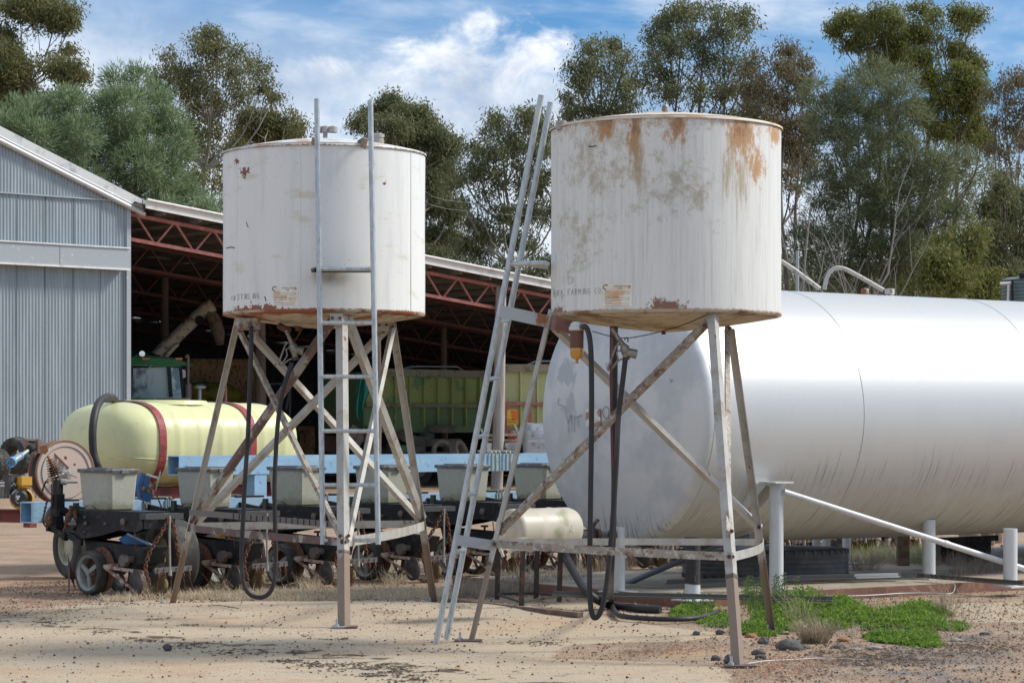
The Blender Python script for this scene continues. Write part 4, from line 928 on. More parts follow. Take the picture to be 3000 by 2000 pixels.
# ---- right tank
RX, RY, RR = 1.10, 18.3, .820
drumR = M('drum_paint_b', (.715, .715, .675), .45, 0.0, bump=.12, bscale=60, spec=.4, layers=[
    dict(col=(.50, .52, .52), scale=14, sx=2, sy=2, sz=.07, rgh=.75, lo=.45, hi=.66, fac=.45),
    dict(col=(.38, .33, .22), scale=7.0, sx=1, sy=1, sz=.9, rgh=.78, blobs=[((-.50, -.62, 3.4), (.75, .9, .7)), ((.0, -.82, 3.15), (.6, .9, .6)), ((-.6, -.5, 2.9), (.5, .9, .6))], namp=2.4, mamp=.62, lo=1.50, hi=2.05, fac=.8),
    dict(col=(.50, .50, .46), scale=40, sx=1, sy=1, sz=.04, lo=.55, hi=.64, fac=.4, off=3),
    dict(col=(.44, .24, .10), scale=16, sx=1.2, sy=1.2, sz=.5, blobs=[((-.26, -.77, 3.55), (.10, .4, .42)), ((.02, -.82, 3.58), (.16, .4, .20)), ((.48, -.66, 3.55), (.20, .4, .36)), ((-.46, -.68, 3.60), (.16, .4, .18)), ((.60, -.56, 3.35), (.12, .4, .25)), ((.74, -.35, 3.6), (.1, .4, .15))], namp=2.4, rgh=.8, mamp=1.0, lo=1.55, hi=2.0, fac=.92, rough=.8),
    dict(col=(.25, .12, .06), scale=24, sx=1.2, sy=1.2, sz=.5, off=3, blobs=[((-.26, -.77, 3.60), (.08, .4, .2)), ((.02, -.82, 3.62), (.12, .4, .14)), ((.48, -.66, 3.60), (.16, .4, .22)), ((-.46, -.68, 3.63), (.12, .4, .12))], namp=2.6, rgh=.85, mamp=.9, lo=1.75, hi=2.2, fac=.8),
    dict(col=(.40, .31, .18), scale=5, sx=3, sy=3, sz=.35, blobs=[((-.24, -.78, 3.3), (.12, .4, .62)), ((.45, -.68, 3.3), (.2, .4, .5))], namp=2.4, rgh=.8, mamp=.8, lo=1.55, hi=2.0, fac=.8),
    dict(col=(.46, .29, .15), scale=18, zr=(3.42, 3.66), namp=2.2, rgh=.75, mamp=.6, lo=1.5, hi=1.95, fac=.75),
    dict(col=(.22, .09, .05), scale=24, blobs=[((-.05, -.82, 2.34), (.24, .4, .14)), ((-.78, -.25, 2.34), (.14, .3, .10))], namp=2.0, mamp=1.3, lo=1.45, hi=1.7, fac=.95),
    dict(col=(.32, .22, .13), scale=40, zr=(2.38, 2.345), mamp=.5, lo=.8, hi=1.0, fac=.8)])
domeR = M('dome_paint_b', (.66, .58, .47), .6, layers=[dict(col=(.52, .32, .17), scale=6, sz=3, lo=.48, hi=.62, fac=.85)])
baseR = M('base_paint_b', (.46, .38, .27), .8, bump=.3, layers=[dict(col=(.22, .11, .04), scale=3.2, sy=2, lo=.47, hi=.62, fac=.9), dict(col=(.11, .055, .03), scale=9, sy=2, lo=.55, hi=.66, fac=.85), dict(col=(.5, .44, .34), scale=14, lo=.60, hi=.66, fac=.6)])
fR = [G(1372, 1878), G(2168, 1952), G(2272, 1855)]
tR = [P(1607, 905, RY - .05), P(2090, 882, RY - .70), P(2150, 962, RY + .42)]
rootR, orgR, WR, legR = fuel_tank('rust streaked white fuel tank on tripod, glass bowl filter hanging below', RX, RY, RR, 2.339, 3.657, .12, .115, (drumR, domeR, baseR), (), fR, tR, ((.046, steel), (.058, steel), (.054, steel)))
b = MB(); t0 = P(2094, 940, RY - .735); b.angle(t0 + V(0, 0, -.02), t0 + V(0, 0, .06), .07, .01, (0.3, -1, 0)); b.build('leg_collar', steel, rootR, orgR)
l2, f2, r2 = [leg_at(l, y) for l, y in zip(legR, (1592, 1630, 1588))]
brace('brace', P(2072, 945, RY - .72), l2 + V(.04, 0, .07), .045, steelr, rootR, orgR)
brace('brace', P(1628, 962, RY - .1), leg_at(legR[2], 1550), .045, steel, rootR, orgR)
brace('brace', P(2138, 955, RY + .35), f2 + V(.0, .03, .15), .05, steelr, rootR, orgR, up=(1, 0, 0))
brace('ring_bar', l2, f2, .055, steelr, rootR, orgR, bow=(-.05, -.10)); brace('ring_bar', f2, r2, .06, steel, rootR, orgR, bow=(.07, -.03)); brace('ring_bar', l2 + V(0, .03, .01), r2 + V(0, .03, 0), .05, steel, rootR, orgR, bow=(0, .08))
A0, A1 = G(1277, 1886), P(1586, 279, 18.15); B0, B1 = G(1308, 1872), P(1613, 300, 18.6)
ladR = ladder(rootR, orgR, A0, A1, B0, B1, [(943, 936), (1112, 1106), (1281, 1274), (1450, 1444), (1617, 1610)])
b = MB(); p = leg_at((A0, A1), 768); q = leg_at((B0, B1), 768); b.poly([p + V(0, 0, .012), P(1600, 763, 18.05), P(1606, 778, 18.3), q + V(0, .02, .01)], .03, (0, 0, -1)); b.tube([p + V(0, 0, -.015), P(1590, 770, 18.05), P(1606, 774, 18.08)], .018, 8); b.build('step_plate', galvtube, ladR, orgR)
b = MB(); b.bar(leg_at((A0, A1), 912) + V(0, -.03, 0), P(1604, 941, 18.2), .012, .088); b.build('ladder_bracket', M('bracket', (.42, .45, .46), .5, .4, layers=[dict(col=(.30, .13, .06), scale=12, blobs=[((-.86, -.1, 2.37), (.22, .6, .3))], mamp=.6, lo=.75, hi=.95)]), ladR, orgR)
b = MB(); b.bar(leg_at((A0, A1), 1580) + V(0, -.03, 0), l2 + V(0, -.03, -.01), .012, .075); b.build('ladder_bracket', M('bracket', (.42, .45, .46)), ladR, orgR)
c = P(1949, 338, 18.3); b = MB(); b.tube([c + V(0, 0, -.05), c + V(0, 0, .035)], .018, 12); b.lathe(c + V(0, 0, .03), (0, 0, 1), [(0, .02), (0, .026), (.03, .026), (.048, .014), (.05, 0)], 16); b.build('vent_pipe', ventm, rootR, orgR)
c = P(1644, 368, 18.0); b = MB(); b.lathe(c, (0, 0, 1), [(-.03, .033), (.012, .033), (.012, .037), (.032, .037), (.036, 0)], 20); b.build('filler_cap', ventm, rootR, orgR)
# outlet block and glass bowl filter
c = P(1640, 948, 17.95); b = MB(); b.bar(c + V(-.045, -.02, .0), c + V(.12, .05, -.035), .08, .085, (0, 0, 1)); b.build('outlet_block', M('outlet_maroon', (.22, .10, .09), .7, layers=[dict(col=(.14, .09, .07), scale=14, lo=.5, hi=.65)]), rootR, orgR)
c = P(1690, 965, 17.75)
b = MB(); b.lathe(c + V(0, 0, .045), (0, 0, -1), [(-.01, .0), (-.008, .03), (.008, .046), (.025, .048), (.025, .056), (.05, .056), (.05, .04)], 20); b.tube([c + V(.02, 0, .03), c + V(.06, 0, .03)], .02, 8); b.build('filter_head', M('filter_alloy', (.55, .55, .52), .4, .4), rootR, orgR)
b = MB(); b.lathe(c + V(0, 0, -.005), (0, 0, -1), [(0, .048), (.135, .046)], 24); fil = b.build('filter_screen', M('filter_mesh', (.16, .075, .05), .6, .2, bump=.8, bscale=200), rootR, orgR)
for dz in (0.004, .134):
    b = MB(); b.lathe(c + V(0, 0, -dz), (0, 0, -1), [(-.004, .048), (-.004, .051), (.005, .051), (.005, .047)], 24); b.build('brass_ring', M('brass', (.55, .32, .12), .35, .7), fil, orgR)
b = MB(); b.lathe(c + V(0, 0, -.14), (0, 0, -1), [(0, .046), (.03, .046), (.055, .040), (.065, .02), (.068, .010), (.09, .010), (.09, .018), (.094, .018), (.094, 0)], 24, split=False); b.build('glass_bowl', M('amber_glass', (.52, .23, .03), .08, spec=.9, layers=[dict(col=(.25, .10, .03), scale=12, lo=.5, hi=.65)]), fil, orgR)
h1 = [P(x, y, 17.7) for x, y in ((1702, 962), (1712, 955), (1722, 968), (1730, 1010), (1733, 1100), (1733, 1250), (1731, 1400), (1729, 1550), (1727, 1680), (1729, 1760), (1736, 1802), (1747, 1808), (1762, 1785), (1776, 1720), (1787, 1620), (1797, 1500), (1806, 1350), (1812, 1220), (1824, 1120), (1832, 1052))]
b = MB(); b.tube(smooth_pts(h1), .0185, 12); b.build('fuel_hose', rubber, rootR, orgR)
nozzle(rootR, orgR, (1792, 962), (1830, 1018), (1834, 1050), 17.7)
b = MB(); b.tube([P(1829, 996, 17.68), P(1836, 988, 17.68), P(1840, 995, 17.68), P(1839, 1000, 17.7)], .005, 5); b.tube(smooth_pts([P(2072, 922, 17.55), P(2000, 952, 17.6), P(1920, 975, 17.65), P(1840, 990, 17.69), P(1790, 985, 17.7), P(1735, 970, 17.7)]), .0035, 5); b.build('hanging_wire', blackm, rootR, orgR)
c = P(1944, 962, 18.25); b = MB(); b.lathe(c + V(0, 0, .02), (0, 0, -1), [(0, .02), (.02, .02), (.02, .03), (.04, .03), (.04, .016), (.062, .016), (.062, 0)], 8, False); b.build('drain_plug', rusty, rootR, orgR)
h2 = [P(x, y, 18.2) for x, y in ((1802, 950), (1801, 1100), (1800, 1300), (1799, 1450))] + [P(1796, 1580, 18.5), P(1791, 1690, 18.9), G(1792, 1772, .03) + V(0, .0, .03), G(1806, 1796, .03), G(1840, 1806, .03), G(1930, 1812, .028), G(2020, 1811, .028), G(2075, 1802, .028), G(2105, 1790, .03)]
b = MB(); b.tube(smooth_pts(h2), .021, 12); b.build('fuel_hose', rubber, rootR, orgR)
b = MB(); b.tube(smooth_pts([P(1790, 955, 18.15), P(1789, 1100, 18.15), P(1792, 1300, 18.15), P(1795, 1420, 18.2)]), .008, 6); b.build('drain_line', M('red_line2', (.16, .03, .04), .5), rootR, orgR)
decal(WR, 1765, 831, 1851, 898, rootR, orgR, 2)
strokes(WR, scrawl('ARA FARMING CO.', 8.2, 17, 2.2), 1622, 850, 1.0, 'scratched_word', rootR, orgR, .0014, M('scratch2', (.34, .34, .34), .8))
strokes(WR, [[(0, 0), (0, 22), (8, 21), (17, 13), (15, 4), (8, 0), (0, 0)], [(9, 3), (9, 17)]], 1665, 810, 1, 'scratched_word', rootR, orgR, .0013, M('scratch2', (.34, .34, .34), .8))
strokes(WR, [[(0, 0), (-1, 20), (3, 29), (8, 22)], [(20, 27), (33, 22)], [(24, 25), (24, 40)]], 1623, 842, 1, 'scratched_word', rootR, orgR, .0013, M('scratch2', (.34, .34, .34), .8))
strokes(WR, [[(0, 0), (10, 1), (22, -2)]], 1725, 429, 1, 'scratch_mark', rootR, orgR, .004, blackm)

# ------------------------------------------------------------------ long silver tank
def big_tank():
    org = TW(0, 0, 0); root = empty('storage_tank', org, 'huge silver horizontal fuel storage tank on round steel posts behind the stands', 'storage tank', None, TA)
    Rt, zc, Lt = 1.205, 1.675, 13.0
    # local frame: x along the axis away from us, -y near side
    silver = M('silver_paint', (.57, .575, .565), .44, .32, bump=.10, bscale=90, spec=.5, layers=[
        dict(col=(.52, .54, .55), scale=3, sx=1, sy=1, sz=1, lo=.45, hi=.68, fac=.6, rough=.5),
        dict(col=(.47, .43, .35), scale=4, zr=(1.35, .55), mamp=.9, lo=.75, hi=1.35, fac=.6, metal=.15),
        dict(col=(.14, .12, .11), scale=70, sx=1.0, sy=.025, sz=.025, detail=3, zr=(1.95, .9), mamp=.28, lo=.83, hi=.95, fac=.6),
        dict(col=(.20, .18, .17), scale=60, detail=2, zr=(2.5, 1.6), mamp=.10, lo=.80, hi=.86, fac=.55),
        dict(col=(.50, .30, .15), scale=6, blobs=[((4.6, 0, 2.88), (2.2, .5, .14)), ((3.0, -.1, 2.88), (.8, .4, .1))], mamp=.6, lo=.86, hi=1.08, fac=.8)])
    face = M('silver_face', (.61, .62, .62), .5, .25, bump=.08, bscale=20, layers=[
        dict(col=(.44, .47, .50), scale=1.6, lo=.42, hi=.62, fac=.8), dict(col=(.30, .33, .36), scale=5, sy=1, blobs=[((-.2, .66, 2.05), (.5, .38, .38)), ((-.2, .62, 1.78), (.5, .30, .26))], namp=2.2, rgh=.75, mamp=.95, lo=1.6, hi=1.85, fac=.6),
        dict(col=(.16, .15, .14), scale=50, sx=.2, sy=1, sz=.06, detail=3, zr=(1.25, .5), mamp=.5, lo=.9, hi=1.12, fac=.7)])
    b = MB(); n = 96
    prof = [(.0, Rt)] + [(x, Rt) for x in (1.2, 1.86, 3, 4.2, 6.6, 9, Lt)]
    b.lathe((0, 0, zc), (1, 0, 0), prof, n, split=False); b.build('shell', silver, root)
    kr = .10
    dish = [(0, Rt)] + [(-kr * math.sin(a), Rt - kr + kr * math.cos(a)) for a in np.linspace(.2, 1.35, 6)]
    h0, r0 = dish[-1]
    for q in np.linspace(.9, 0, 8): dish.append((h0 - .16 * (1 - q * q * .9) + .03, r0 * q + .0001))
    dish = dish[:7] + [(h0 - .15 * (1 - (r / r0) ** 2), r) for r in [r0 * q for q in (.9, .75, .6, .45, .3, .15, 0.0001)]]
    b = MB(); b.lathe((0, 0, zc), (1, 0, 0), dish, n, split=False); b.build('dished_end', face, root)
    b = MB(); b.lathe((Lt, 0, zc), (1, 0, 0), [(0, Rt), (.1, Rt - .1), (.2, .01)], n); b.build('dished_end', face, root)
    for x in (.015, 1.86, 4.35, 6.9, 9.4):
        b = MB(); b.tube([(x, Rt * 1.0005 * math.cos(a), zc + Rt * 1.0005 * math.sin(a)) for a in np.linspace(0, 2 * math.pi, 90, endpoint=False)], .0035, 5, closed=True); b.build('weld_seam', M('seam', (.52, .52, .51), .5, .3), root)
    Mi = root.matrix_basis.copy(); Mi = Matrix.Translation(org) @ Matrix.Rotation(TA, 4, 'Z'); inv = Mi.inverted()
    def Lc(p): return inv @ p
    wp = M('post_white', (.60, .61, .61), .5, .1, layers=[dict(col=(.45, .45, .44), scale=4, sz=.3, lo=.5, hi=.68, fac=.7)])
    bp = M('post_black', (.60, .61, .61), .6, .1, layers=[dict(col=(.035, .03, .03), scale=5, zr=(.17, .26), mamp=1.2, lo=.95, hi=1.25, fac=1.0), dict(col=(.3, .26, .2), scale=20, lo=.6, hi=.66, fac=.6)])
    def post(px, py, rad, ztop, m):
        p = Lc(G(px, py, .08)); b = MB(); b.tube([(p.x, p.y, .075), (p.x, p.y, ztop)], rad, 24); o = b.build('support_post', m, root)
        b = MB(); b.box((p.x, p.y, .082), (.26, .26, .012)); b.build('foot_plate', m, o)
        return p
    post(1811, 1732, .062, .66, wp); post(2029, 1757, .066, .62, bp); post(2721, 1694, .065, .66, wp); post(2960, 1718, .065, .62, wp)
    for px, py in ((2352, 1660), (2380, 1655), (2440, 1650)): post(px + 40, py, .045, .8, wp)
    C = Lc(V(2.38, 23.05, .08)); b = MB(); b.tube([(C.x, C.y, .075), (C.x, C.y, 1.055)], .064, 28); side = b.build('support_post', wp, root)
    b = MB(); b.box((C.x, C.y, 1.062), (.22, .22, .014)); b.build('cap_plate', wp, side)
    b = MB(); b.poly([(C.x - .09, C.y + .02, 1.05), (C.x - .09, C.y + .30, 1.05), (C.x - .09, C.y + .42, .72)], .012, (-1, 0, 0)); b.poly([(C.x + .09, C.y + .02, 1.05), (C.x + .09, C.y + .30, 1.05), (C.x + .09, C.y + .42, .72)], .012, (-1, 0, 0)); b.box((C.x, C.y + .16, 1.045), (.2, .34, .016)); b.build('side_bracket', wp, side)
    p0 = Lc(P(2296, 1440, 23.0)); p1 = Lc(P(3010, 1668, 23.9)); p2 = Lc(P(3300, 1762, 24.3)); b = MB(); b.tube([p0, p1, p2], .028, 12); br = b.build('diagonal_brace', wp, root)
    m_ = p0.lerp(p1, .66); b = MB(); b.lathe(m_ - (p1 - p0).normalized() * .03, p1 - p0, [(0, .030), (0, .032), (.05, .032), (.05, .03)], 14); b.build('pipe_coupling', wp, br)
    p0, p1 = Lc(P(1826, 1713, 24.45)), Lc(P(2092, 1600, 23.9)); b = MB(); b.tube([p0, p1, Lc(P(2200, 1570, 23.7))], .028, 10); b.build('diagonal_brace', M('brace_grey', (.16, .18, .20), .5, .3), root)
    # vents and caps along the top
    def top(px, off=0.0):
        k = (px - 1500) / F; a = (k * org.y - org.x) / (math.cos(TA) - k * math.sin(TA)); return V(a, off, zc + math.sqrt(Rt ** 2 - off ** 2))
    gp = M('vent_pipe_grey', (.48, .46, .42), .6, .2, layers=[dict(col=(.30, .24, .19), scale=20, lo=.55, hi=.65)])
    def toplocal(px, py, px_at): # point above the tank's ridge plane at a pixel
        t = top(px_at); w = Mi @ t; return Lc(P(px, py, w.y))
    for pts, at in (([(2415, 848), (2422, 815), (2438, 790), (2464, 785), (2500, 800), (2588, 850)], 2500), ([(2240, 768), (2285, 766), (2300, 772), (2340, 800), (2402, 846)], 2350)):
        b = MB(); b.tube(smooth_pts([toplocal(x, y, at) for x, y in pts]), .022, 10); b.build('vent_pipe', gp, root)
    for px, r_, h_ in ((2534, .036, .05), (2606, .05, .06)):
        t = top(px); b = MB(); b.lathe(t + V(0, 0, -.02), (0, 0, 1), [(0, r_ * .85), (h_ * .55, r_ * .85), (h_ * .55, r_), (h_ + .03, r_), (h_ + .035, 0)], 20); b.build('filler_cap', M('cap_rust', (.52, .50, .44), .6, layers=[dict(col=(.25, .10, .05), scale=18, lo=.50, hi=.56)]), root)
    # sump valve under the dished end
    vm = M('valve_dark', (.06, .05, .05), .6, .3, layers=[dict(col=(.14, .08, .05), scale=16, lo=.5, hi=.62)])
    q = lambda px, py, Y: Lc(P(px, py, Y))
    b = MB(); b.tube([q(1800, 1566, 23.2), q(1750, 1566, 23.0), q(1700, 1566, 22.9), q(1690, 1560, 22.9)], .036, 14); vv = b.build('outlet_pipe', M('valve_pipe', (.22, .21, .20), .5, .3), root)
    for px, r_ in ((1698, .055), (1724, .05), (1744, .058), (1790, .05)):
        b = MB(); c = q(px, 1566, 22.95); c2 = q(px + 9, 1566, 22.97); b.tube([c, c2], r_, 12); b.build('flange', vm, vv)
    b = MB(); b.tube([q(1735, 1562, 22.9), q(1738, 1538, 22.9), q(1752, 1520, 22.9)], [.03, .02, .012], 8); b.tube([q(1735, 1542, 22.85), q(1755, 1523, 22.8)], .01, 6); b.tube([q(1735, 1562, 22.9), q(1737, 1600, 22.9)], .03, 10); b.build('valve_handle', vm, vv)
    # decals on the end disc
    def face_pt(px, py, off=.01):
        lo, hi = 22.0, 26.0
        for _ in range(40):
            m = (lo + hi) / 2; l = Lc(P(px, py, m)); rr_ = math.hypot(l.y, l.z - zc); xs = h0 - .15 * (1 - min(1, (rr_ / r0) ** 2))
            if l.x < xs - off: lo = m
            else: hi = m
        return Lc(P(px, py, lo))
    b = MB(); b.grid(lambda u, v: face_pt(1716 + u * 43, 1249 - v * 52), 5, 5); lb = b.build('label', M('label_face', (.66, .66, .64), .6, layers=[dict(col=(.34, .16, .08), scale=12, lo=.50, hi=.54, fac=.9)]), root)
    b = MB(); b.tube([face_pt(1775 + 9 * math.cos(t), 1207 - 17 * math.sin(t)) for t in np.linspace(0, 6.28, 24, endpoint=False)], .003, 5, closed=True); b.build('circle_mark', M('circle_mark', (.12, .12, .13), .6), root)
    dk = M('peel', (.36, .39, .42), .6)
    drip = [(1637, 1165), (1634, 1186), (1648, 1188), (1653, 1192), (1664, 1240), (1672, 1215), (1690, 1222), (1702, 1214)]
    b = MB(); b.tube([face_pt(*p) for p in drip], .004, 5)
    for x, y0, y1 in ((1664, 1238, 1268), (1673, 1220, 1262), (1682, 1222, 1266), (1692, 1222, 1250)): b.tube([face_pt(x, y0), face_pt(x + 1, y1)], .0035, 4)
    b.build('paint_drips', dk, root)
    for px, y0, y1 in ((1775, 1062, 1080), (1783, 1068, 1082), (1961, 1108, 1118)):
        b = MB(); b.tube([face_pt(px, y0), face_pt(px + 4, y1), face_pt(px + 9, y0 + 3)], .004, 4); b.build('chipped_paint', dk, root)
big_tank()

# ------------------------------------------------------------------ things on and around the slab
def slab_things():
    o = tyre_obj(.60, .27, .30, mat=M('slab_tyre', (.10, .095, .09), .7, bump=.5, bscale=30, layers=[dict(col=(.17, .155, .135), scale=4, lo=.45, hi=.65, fac=.8)])); p = G(2175, 1690, .075); o.location = V(p.x, p.y, .075 + .135); o.rotation_euler = (0, 0, .3); tag(o, 'large worn tyre lying flat on the slab behind the rusty leg', 'tyre', 'tyres lying on the slab')
    o = tyre_obj(.62, .29, .32, mat=M('slab_tyre', (.1, .1, .1))); p = G(2300, 1690, .075); o.location = V(p.x + .02, p.y + .1, .075 + .145); o.rotation_euler = (0, 0, 1); tag(o, 'large black tyre lying flat beside the thick white post', 'tyre', 'tyres lying on the slab')
    o = tyre_obj(.5, .22, .28); p = G(2210, 1600, .3); o.location = V(p.x * .84, 26.8, .45); o.rotation_euler = (R(15), R(8), 0); tag(o, 'small dark tyre lying on top of the large one', 'tyre', 'tyres lying on the slab')
    m = M('angle_steel', (.12, .11, .10), .6, .3); lt = M('angle_light', (.52, .52, .50), .5, .3)
    for a_, c_, mm, l in (((1955, 1718), (2640, 1696), m, 'long dark steel flat lying on the slab under the tank'), ((2290, 1706), (2632, 1697), lt, 'long pale steel strip lying under the tank'), ((1620, 1753), (2440, 1770), m, 'dark steel rail along the front corner of the slab'), ((2690, 1698), (3000, 1722), m, 'thin dark steel rail between the two far white posts')):
        p, q = G(*a_, .09), G(*c_, .09); b = MB(); b.bar(p + V(0, 0, .03), q + V(0, 0, .03), .06, .012); b.bar(p + V(0, .03, .045), q + V(0, .03, .045), .008, .04); tag(b.build('steel_bar', mm, None, p), l, 'steel bar', 'steel lengths left on the slab')
    for px, y0, y1, l in ((2126, 1610, 1694, 'short white stanchion behind the rusty front leg'), (2228, 1600, 1690, 'short white stanchion hidden beside the thick post')):
        p = G(px, y1, .075); b = MB(); b.tube([p, P(px + 4, y0 + 25, p.y), P(px + 2, y0, p.y)], .024, 8); b.box(p + V(0, 0, .012), (.16, .14, .02)); tag(b.build('stanchion', whitem, None, p), l, 'stanchion', 'short white stanchions')
    # wire on the slab
    b = MB(); b.tube(smooth_pts([G(x, y, .085) for x, y in ((2390, 1743), (2470, 1745), (2560, 1742), (2640, 1737), (2720, 1736), (2780, 1738), (2796, 1728), (2797, 1708))]), .005, 5); tag(b.build('fence_wire', lt, None, G(2600, 1740, .08)), 'loose pale wire curling across the slab', 'wire')
    b = MB(); b.tube(smooth_pts([G(x, y, .01) for x, y in ((2170, 1948), (2230, 1936), (2320, 1931), (2420, 1927), (2540, 1932))]), .004, 5); tag(b.build('fence_wire', lt, None, G(2300, 1932)), 'thin pale wire lying on the gravel by the front leg', 'wire')
    b = MB(); b.tube(smooth_pts([G(x, y, .035) for x, y in ((610, 1774), (640, 1772), (670, 1776), (700, 1781))]), .004, 5); tag(b.build('fence_wire', m, None, G(650, 1775)), 'short dark wire on the sand at the back of the pad', 'wire')
    # rubber fuel line on the ground behind the right stand
    pts = [P(1650, 1612, 22.6), P(1668, 1650, 22.4), P(1700, 1705, 22.0), P(1732, 1745, 21.7), G(1790, 1772, .03), G(1870, 1782, .03), G(1935, 1785, .03)]
    b = MB(); b.tube(smooth_pts(pts), .036, 12); tag(b.build('suction_hose', rubber, None, G(1790, 1772)), 'fat black suction hose drooping from the small metal stand to the ground', 'hose')
    # timber sleeper behind the white drum
    b = MB(); b.bar(G(1300, 1757, .02) , G(1700, 1800, .02), .06, .04); tag(b.build('timber_edging', M('sleeper', (.16, .11, .085), .9, bump=.5, layers=[dict(col=(.27, .17, .11), scale=6, lo=.45, hi=.62)]), None, G(1500, 1780)), 'weathered timber edging board at the back of the sand', 'timber')
    # metal stand with the plastic drum on it
    Y = 20.6; z0 = 0; p = V(P(1548, 1700, Y).x, Y, 0); r = empty('metal_stand', p, 'low rusty black welded stand under the white drum', 'stand')
    bm = M('black_iron', (.05, .04, .035), .7, .2, layers=[dict(col=(.15, .08, .05), scale=10, lo=.52, hi=.64)])
    legs_ = ((1456, 1755, 21.6), (1527, 1780, 20.2), (1570, 1753, 21.4), (1638, 1762, 20.6))
    tz = 1.5 - (1608 - 1270) / F * 20.9; tops_ = []
    for px, py, _ in legs_:
        g = G(px, py, .02); b = MB(); t = V(g.x + .015, g.y, tz); b.bar(g, t, .045, .045, (0, 1, 0)); b.build('leg', bm, r, p); tops_.append((g, t))
    order = [0, 1, 3, 2]
    for i in range(4):
        a_, c_ = tops_[order[i]], tops_[order[(i + 1) % 4]]
        b = MB(); b.bar(a_[1] + V(0, 0, -.02), c_[1] + V(0, 0, -.02), .04, .05); b.build('top_rail', bm, r, p)
        b = MB(); b.bar(a_[0] + V(0, 0, .05), c_[0] + V(0, 0, .05), .02, .02); b.build('bottom_rail', bm, r, p)
    # drum lies along about the tank axis direction
    zc = tz + .165 + .005; c0 = P(1490, 1560, 20.5); c1 = P(1672, 1555, 21.0); c0.z = zc; c1.z = zc - .0
    ax = (c1 - c0); L = ax.length
    dm = M('drum_plastic', (.58, .53, .43), .45, layers=[dict(col=(.30, .30, .16), scale=7, blobs=[((.18, 0, .10), (.22, .5, .2)), ((.14, 0, -.02), (.15, .5, .2))], mamp=.75, lo=.9, hi=1.25, fac=.85), dict(col=(.45, .38, .28), scale=4, lo=.52, hi=.68, fac=.6), dict(col=(.20, .19, .16), scale=30, blobs=[((.24, 0, 0), (.10, .5, .25))], mamp=.5, lo=.85, hi=1.1, fac=.6)], transl=.12)
    Rr = .17; b = MB(); b.lathe(c0, ax, [(0.005, .0001), (.004, Rr * .45), (.012, Rr * .47), (.01, Rr * .8), (0, Rr * .86), (0.01, Rr * .97), (.05, Rr), (L * .30, Rr), (L * .33, Rr * 1.03), (L * .36, Rr), (L * .62, Rr), (L * .65, Rr * 1.03), (L * .68, Rr), (L * .93, Rr), (L * .98, Rr * .93), (L, Rr * .8), (L, .0001)], 40, split=False)
    o = b.build('plastic_drum', dm, None, (c0 + c1) / 2); tag(o, 'dirty white plastic drum lying on the low black stand', 'drum')
    b = MB(); b.tube(smooth_pts([P(1480, 1566, 20.2), P(1462, 1590, 20.2), P(1468, 1612, 20.2), P(1475, 1630, 20.2)]), .012, 6)
    b.grid(lambda u, v: P(1460 + u * 130 + 3 * math.sin(v * 9), 1578 + v * (30 if u > .25 else 34 + 10 * math.sin(u * 30)) + 5 * math.sin(u * 8), 20.25 - .03 * math.sin(u * 12)), 16, 5)
    tag(b.build('plastic_wrap', M('wrap_film', (.66, .63, .55), .5, transl=.3), None, P(1500, 1600, 20.3)), 'torn pale plastic film draped off the white drum', 'plastic film')
slab_things()

# rocks
def rocks():
    data = [(2315, 1906, .10, .6, 'largest dark rock beside the dry tussock', 0), (2350, 1902, .055, .45, 'flat dark rock leaning on the largest rock', 0), (2222, 1918, .05, .6, 'dark round rock between the front leg and the largest rock', 0), (2236, 1888, .042, .8, 'brown rock just above two dark rocks by the leg', 0),
            (2240, 1878, .042, .6, 'dark rock behind the others near the stand leg', 0), (2140, 1943, .05, .9, 'dark rock half behind the foot of the rusty front leg', 0), (2096, 1934, .035, .75, 'small dark rock left of the front leg foot', 0),
            (2229, 1930, .042, .6, 'small dark rock below the round one', 0), (2202, 1868, .05, .5, 'rust orange rock behind the front leg', 1), (2258, 1860, .045, .6, 'grey rock at the foot of the right hand leg', 0), (2470, 1880, .045, .55, 'tan rock right of the dry tussock', 1),
            (2455, 1900, .055, .4, 'broad dark rock right of the dry tussock', 0), (2560, 1902, .06, .35, 'flat pale grey rock on the gravel', 2), (2508, 1905, .045, .35, 'small grey rock left of the flat pale one', 2), (2470, 1810, .04, .5, 'pale rock between the two weed patches', 2),
            (490, 1903, .034, .9, 'lone dark stone on the sand at the lower left', 0), (2885, 1858, .04, .4, 'flat dark stone at the right edge of the weeds', 0), (2040, 1860, .03, .8, 'single dark stone on the sand left of the front leg', 0), (2800, 1878, .045, .4, 'pale stone at the lower tip of the weeds', 2), (2108, 1858, .035, .8, 'dark stone on the sand touching the leg shadow', 0)]
    mats = [M('rock_dark', (.09, .085, .08), .85, bump=.8, bscale=40, layers=[dict(col=(.17, .155, .14), scale=14, lo=.48, hi=.64)]), M('rock_orange', (.32, .15, .07), .85, bump=.8, bscale=40, layers=[dict(col=(.22, .13, .09), scale=14, lo=.48, hi=.64)]), M('rock_pale', (.30, .27, .23), .85, bump=.8, bscale=40, layers=[dict(col=(.2, .18, .16), scale=14, lo=.48, hi=.64)])]
    for i, (px, py, s, fl, l, mi) in enumerate(data):
        p = G(px, py); b = MB(); sd_ = i * 7.3
        def f(u, v):
            a = 6.2832 * u; t = math.pi * v; d = Vector((math.cos(a) * math.sin(t), math.sin(a) * math.sin(t), math.cos(t)))
            k = 1 + .38 * mnoise.noise(d * 1.3 + Vector((sd_, 0, 0))) + .16 * mnoise.noise(d * 3.5 + Vector((0, sd_, 0)))
            k = min(k, 1.08)
            return p + V(d.x * s * k, d.y * s * .8 * k, s * fl * (.55 + d.z * k * .85))
        b.grid(f, 16, 9, i % 2 == 0, True); tag(b.build('rock', mats[mi], None, p), l, 'rock')
rocks()
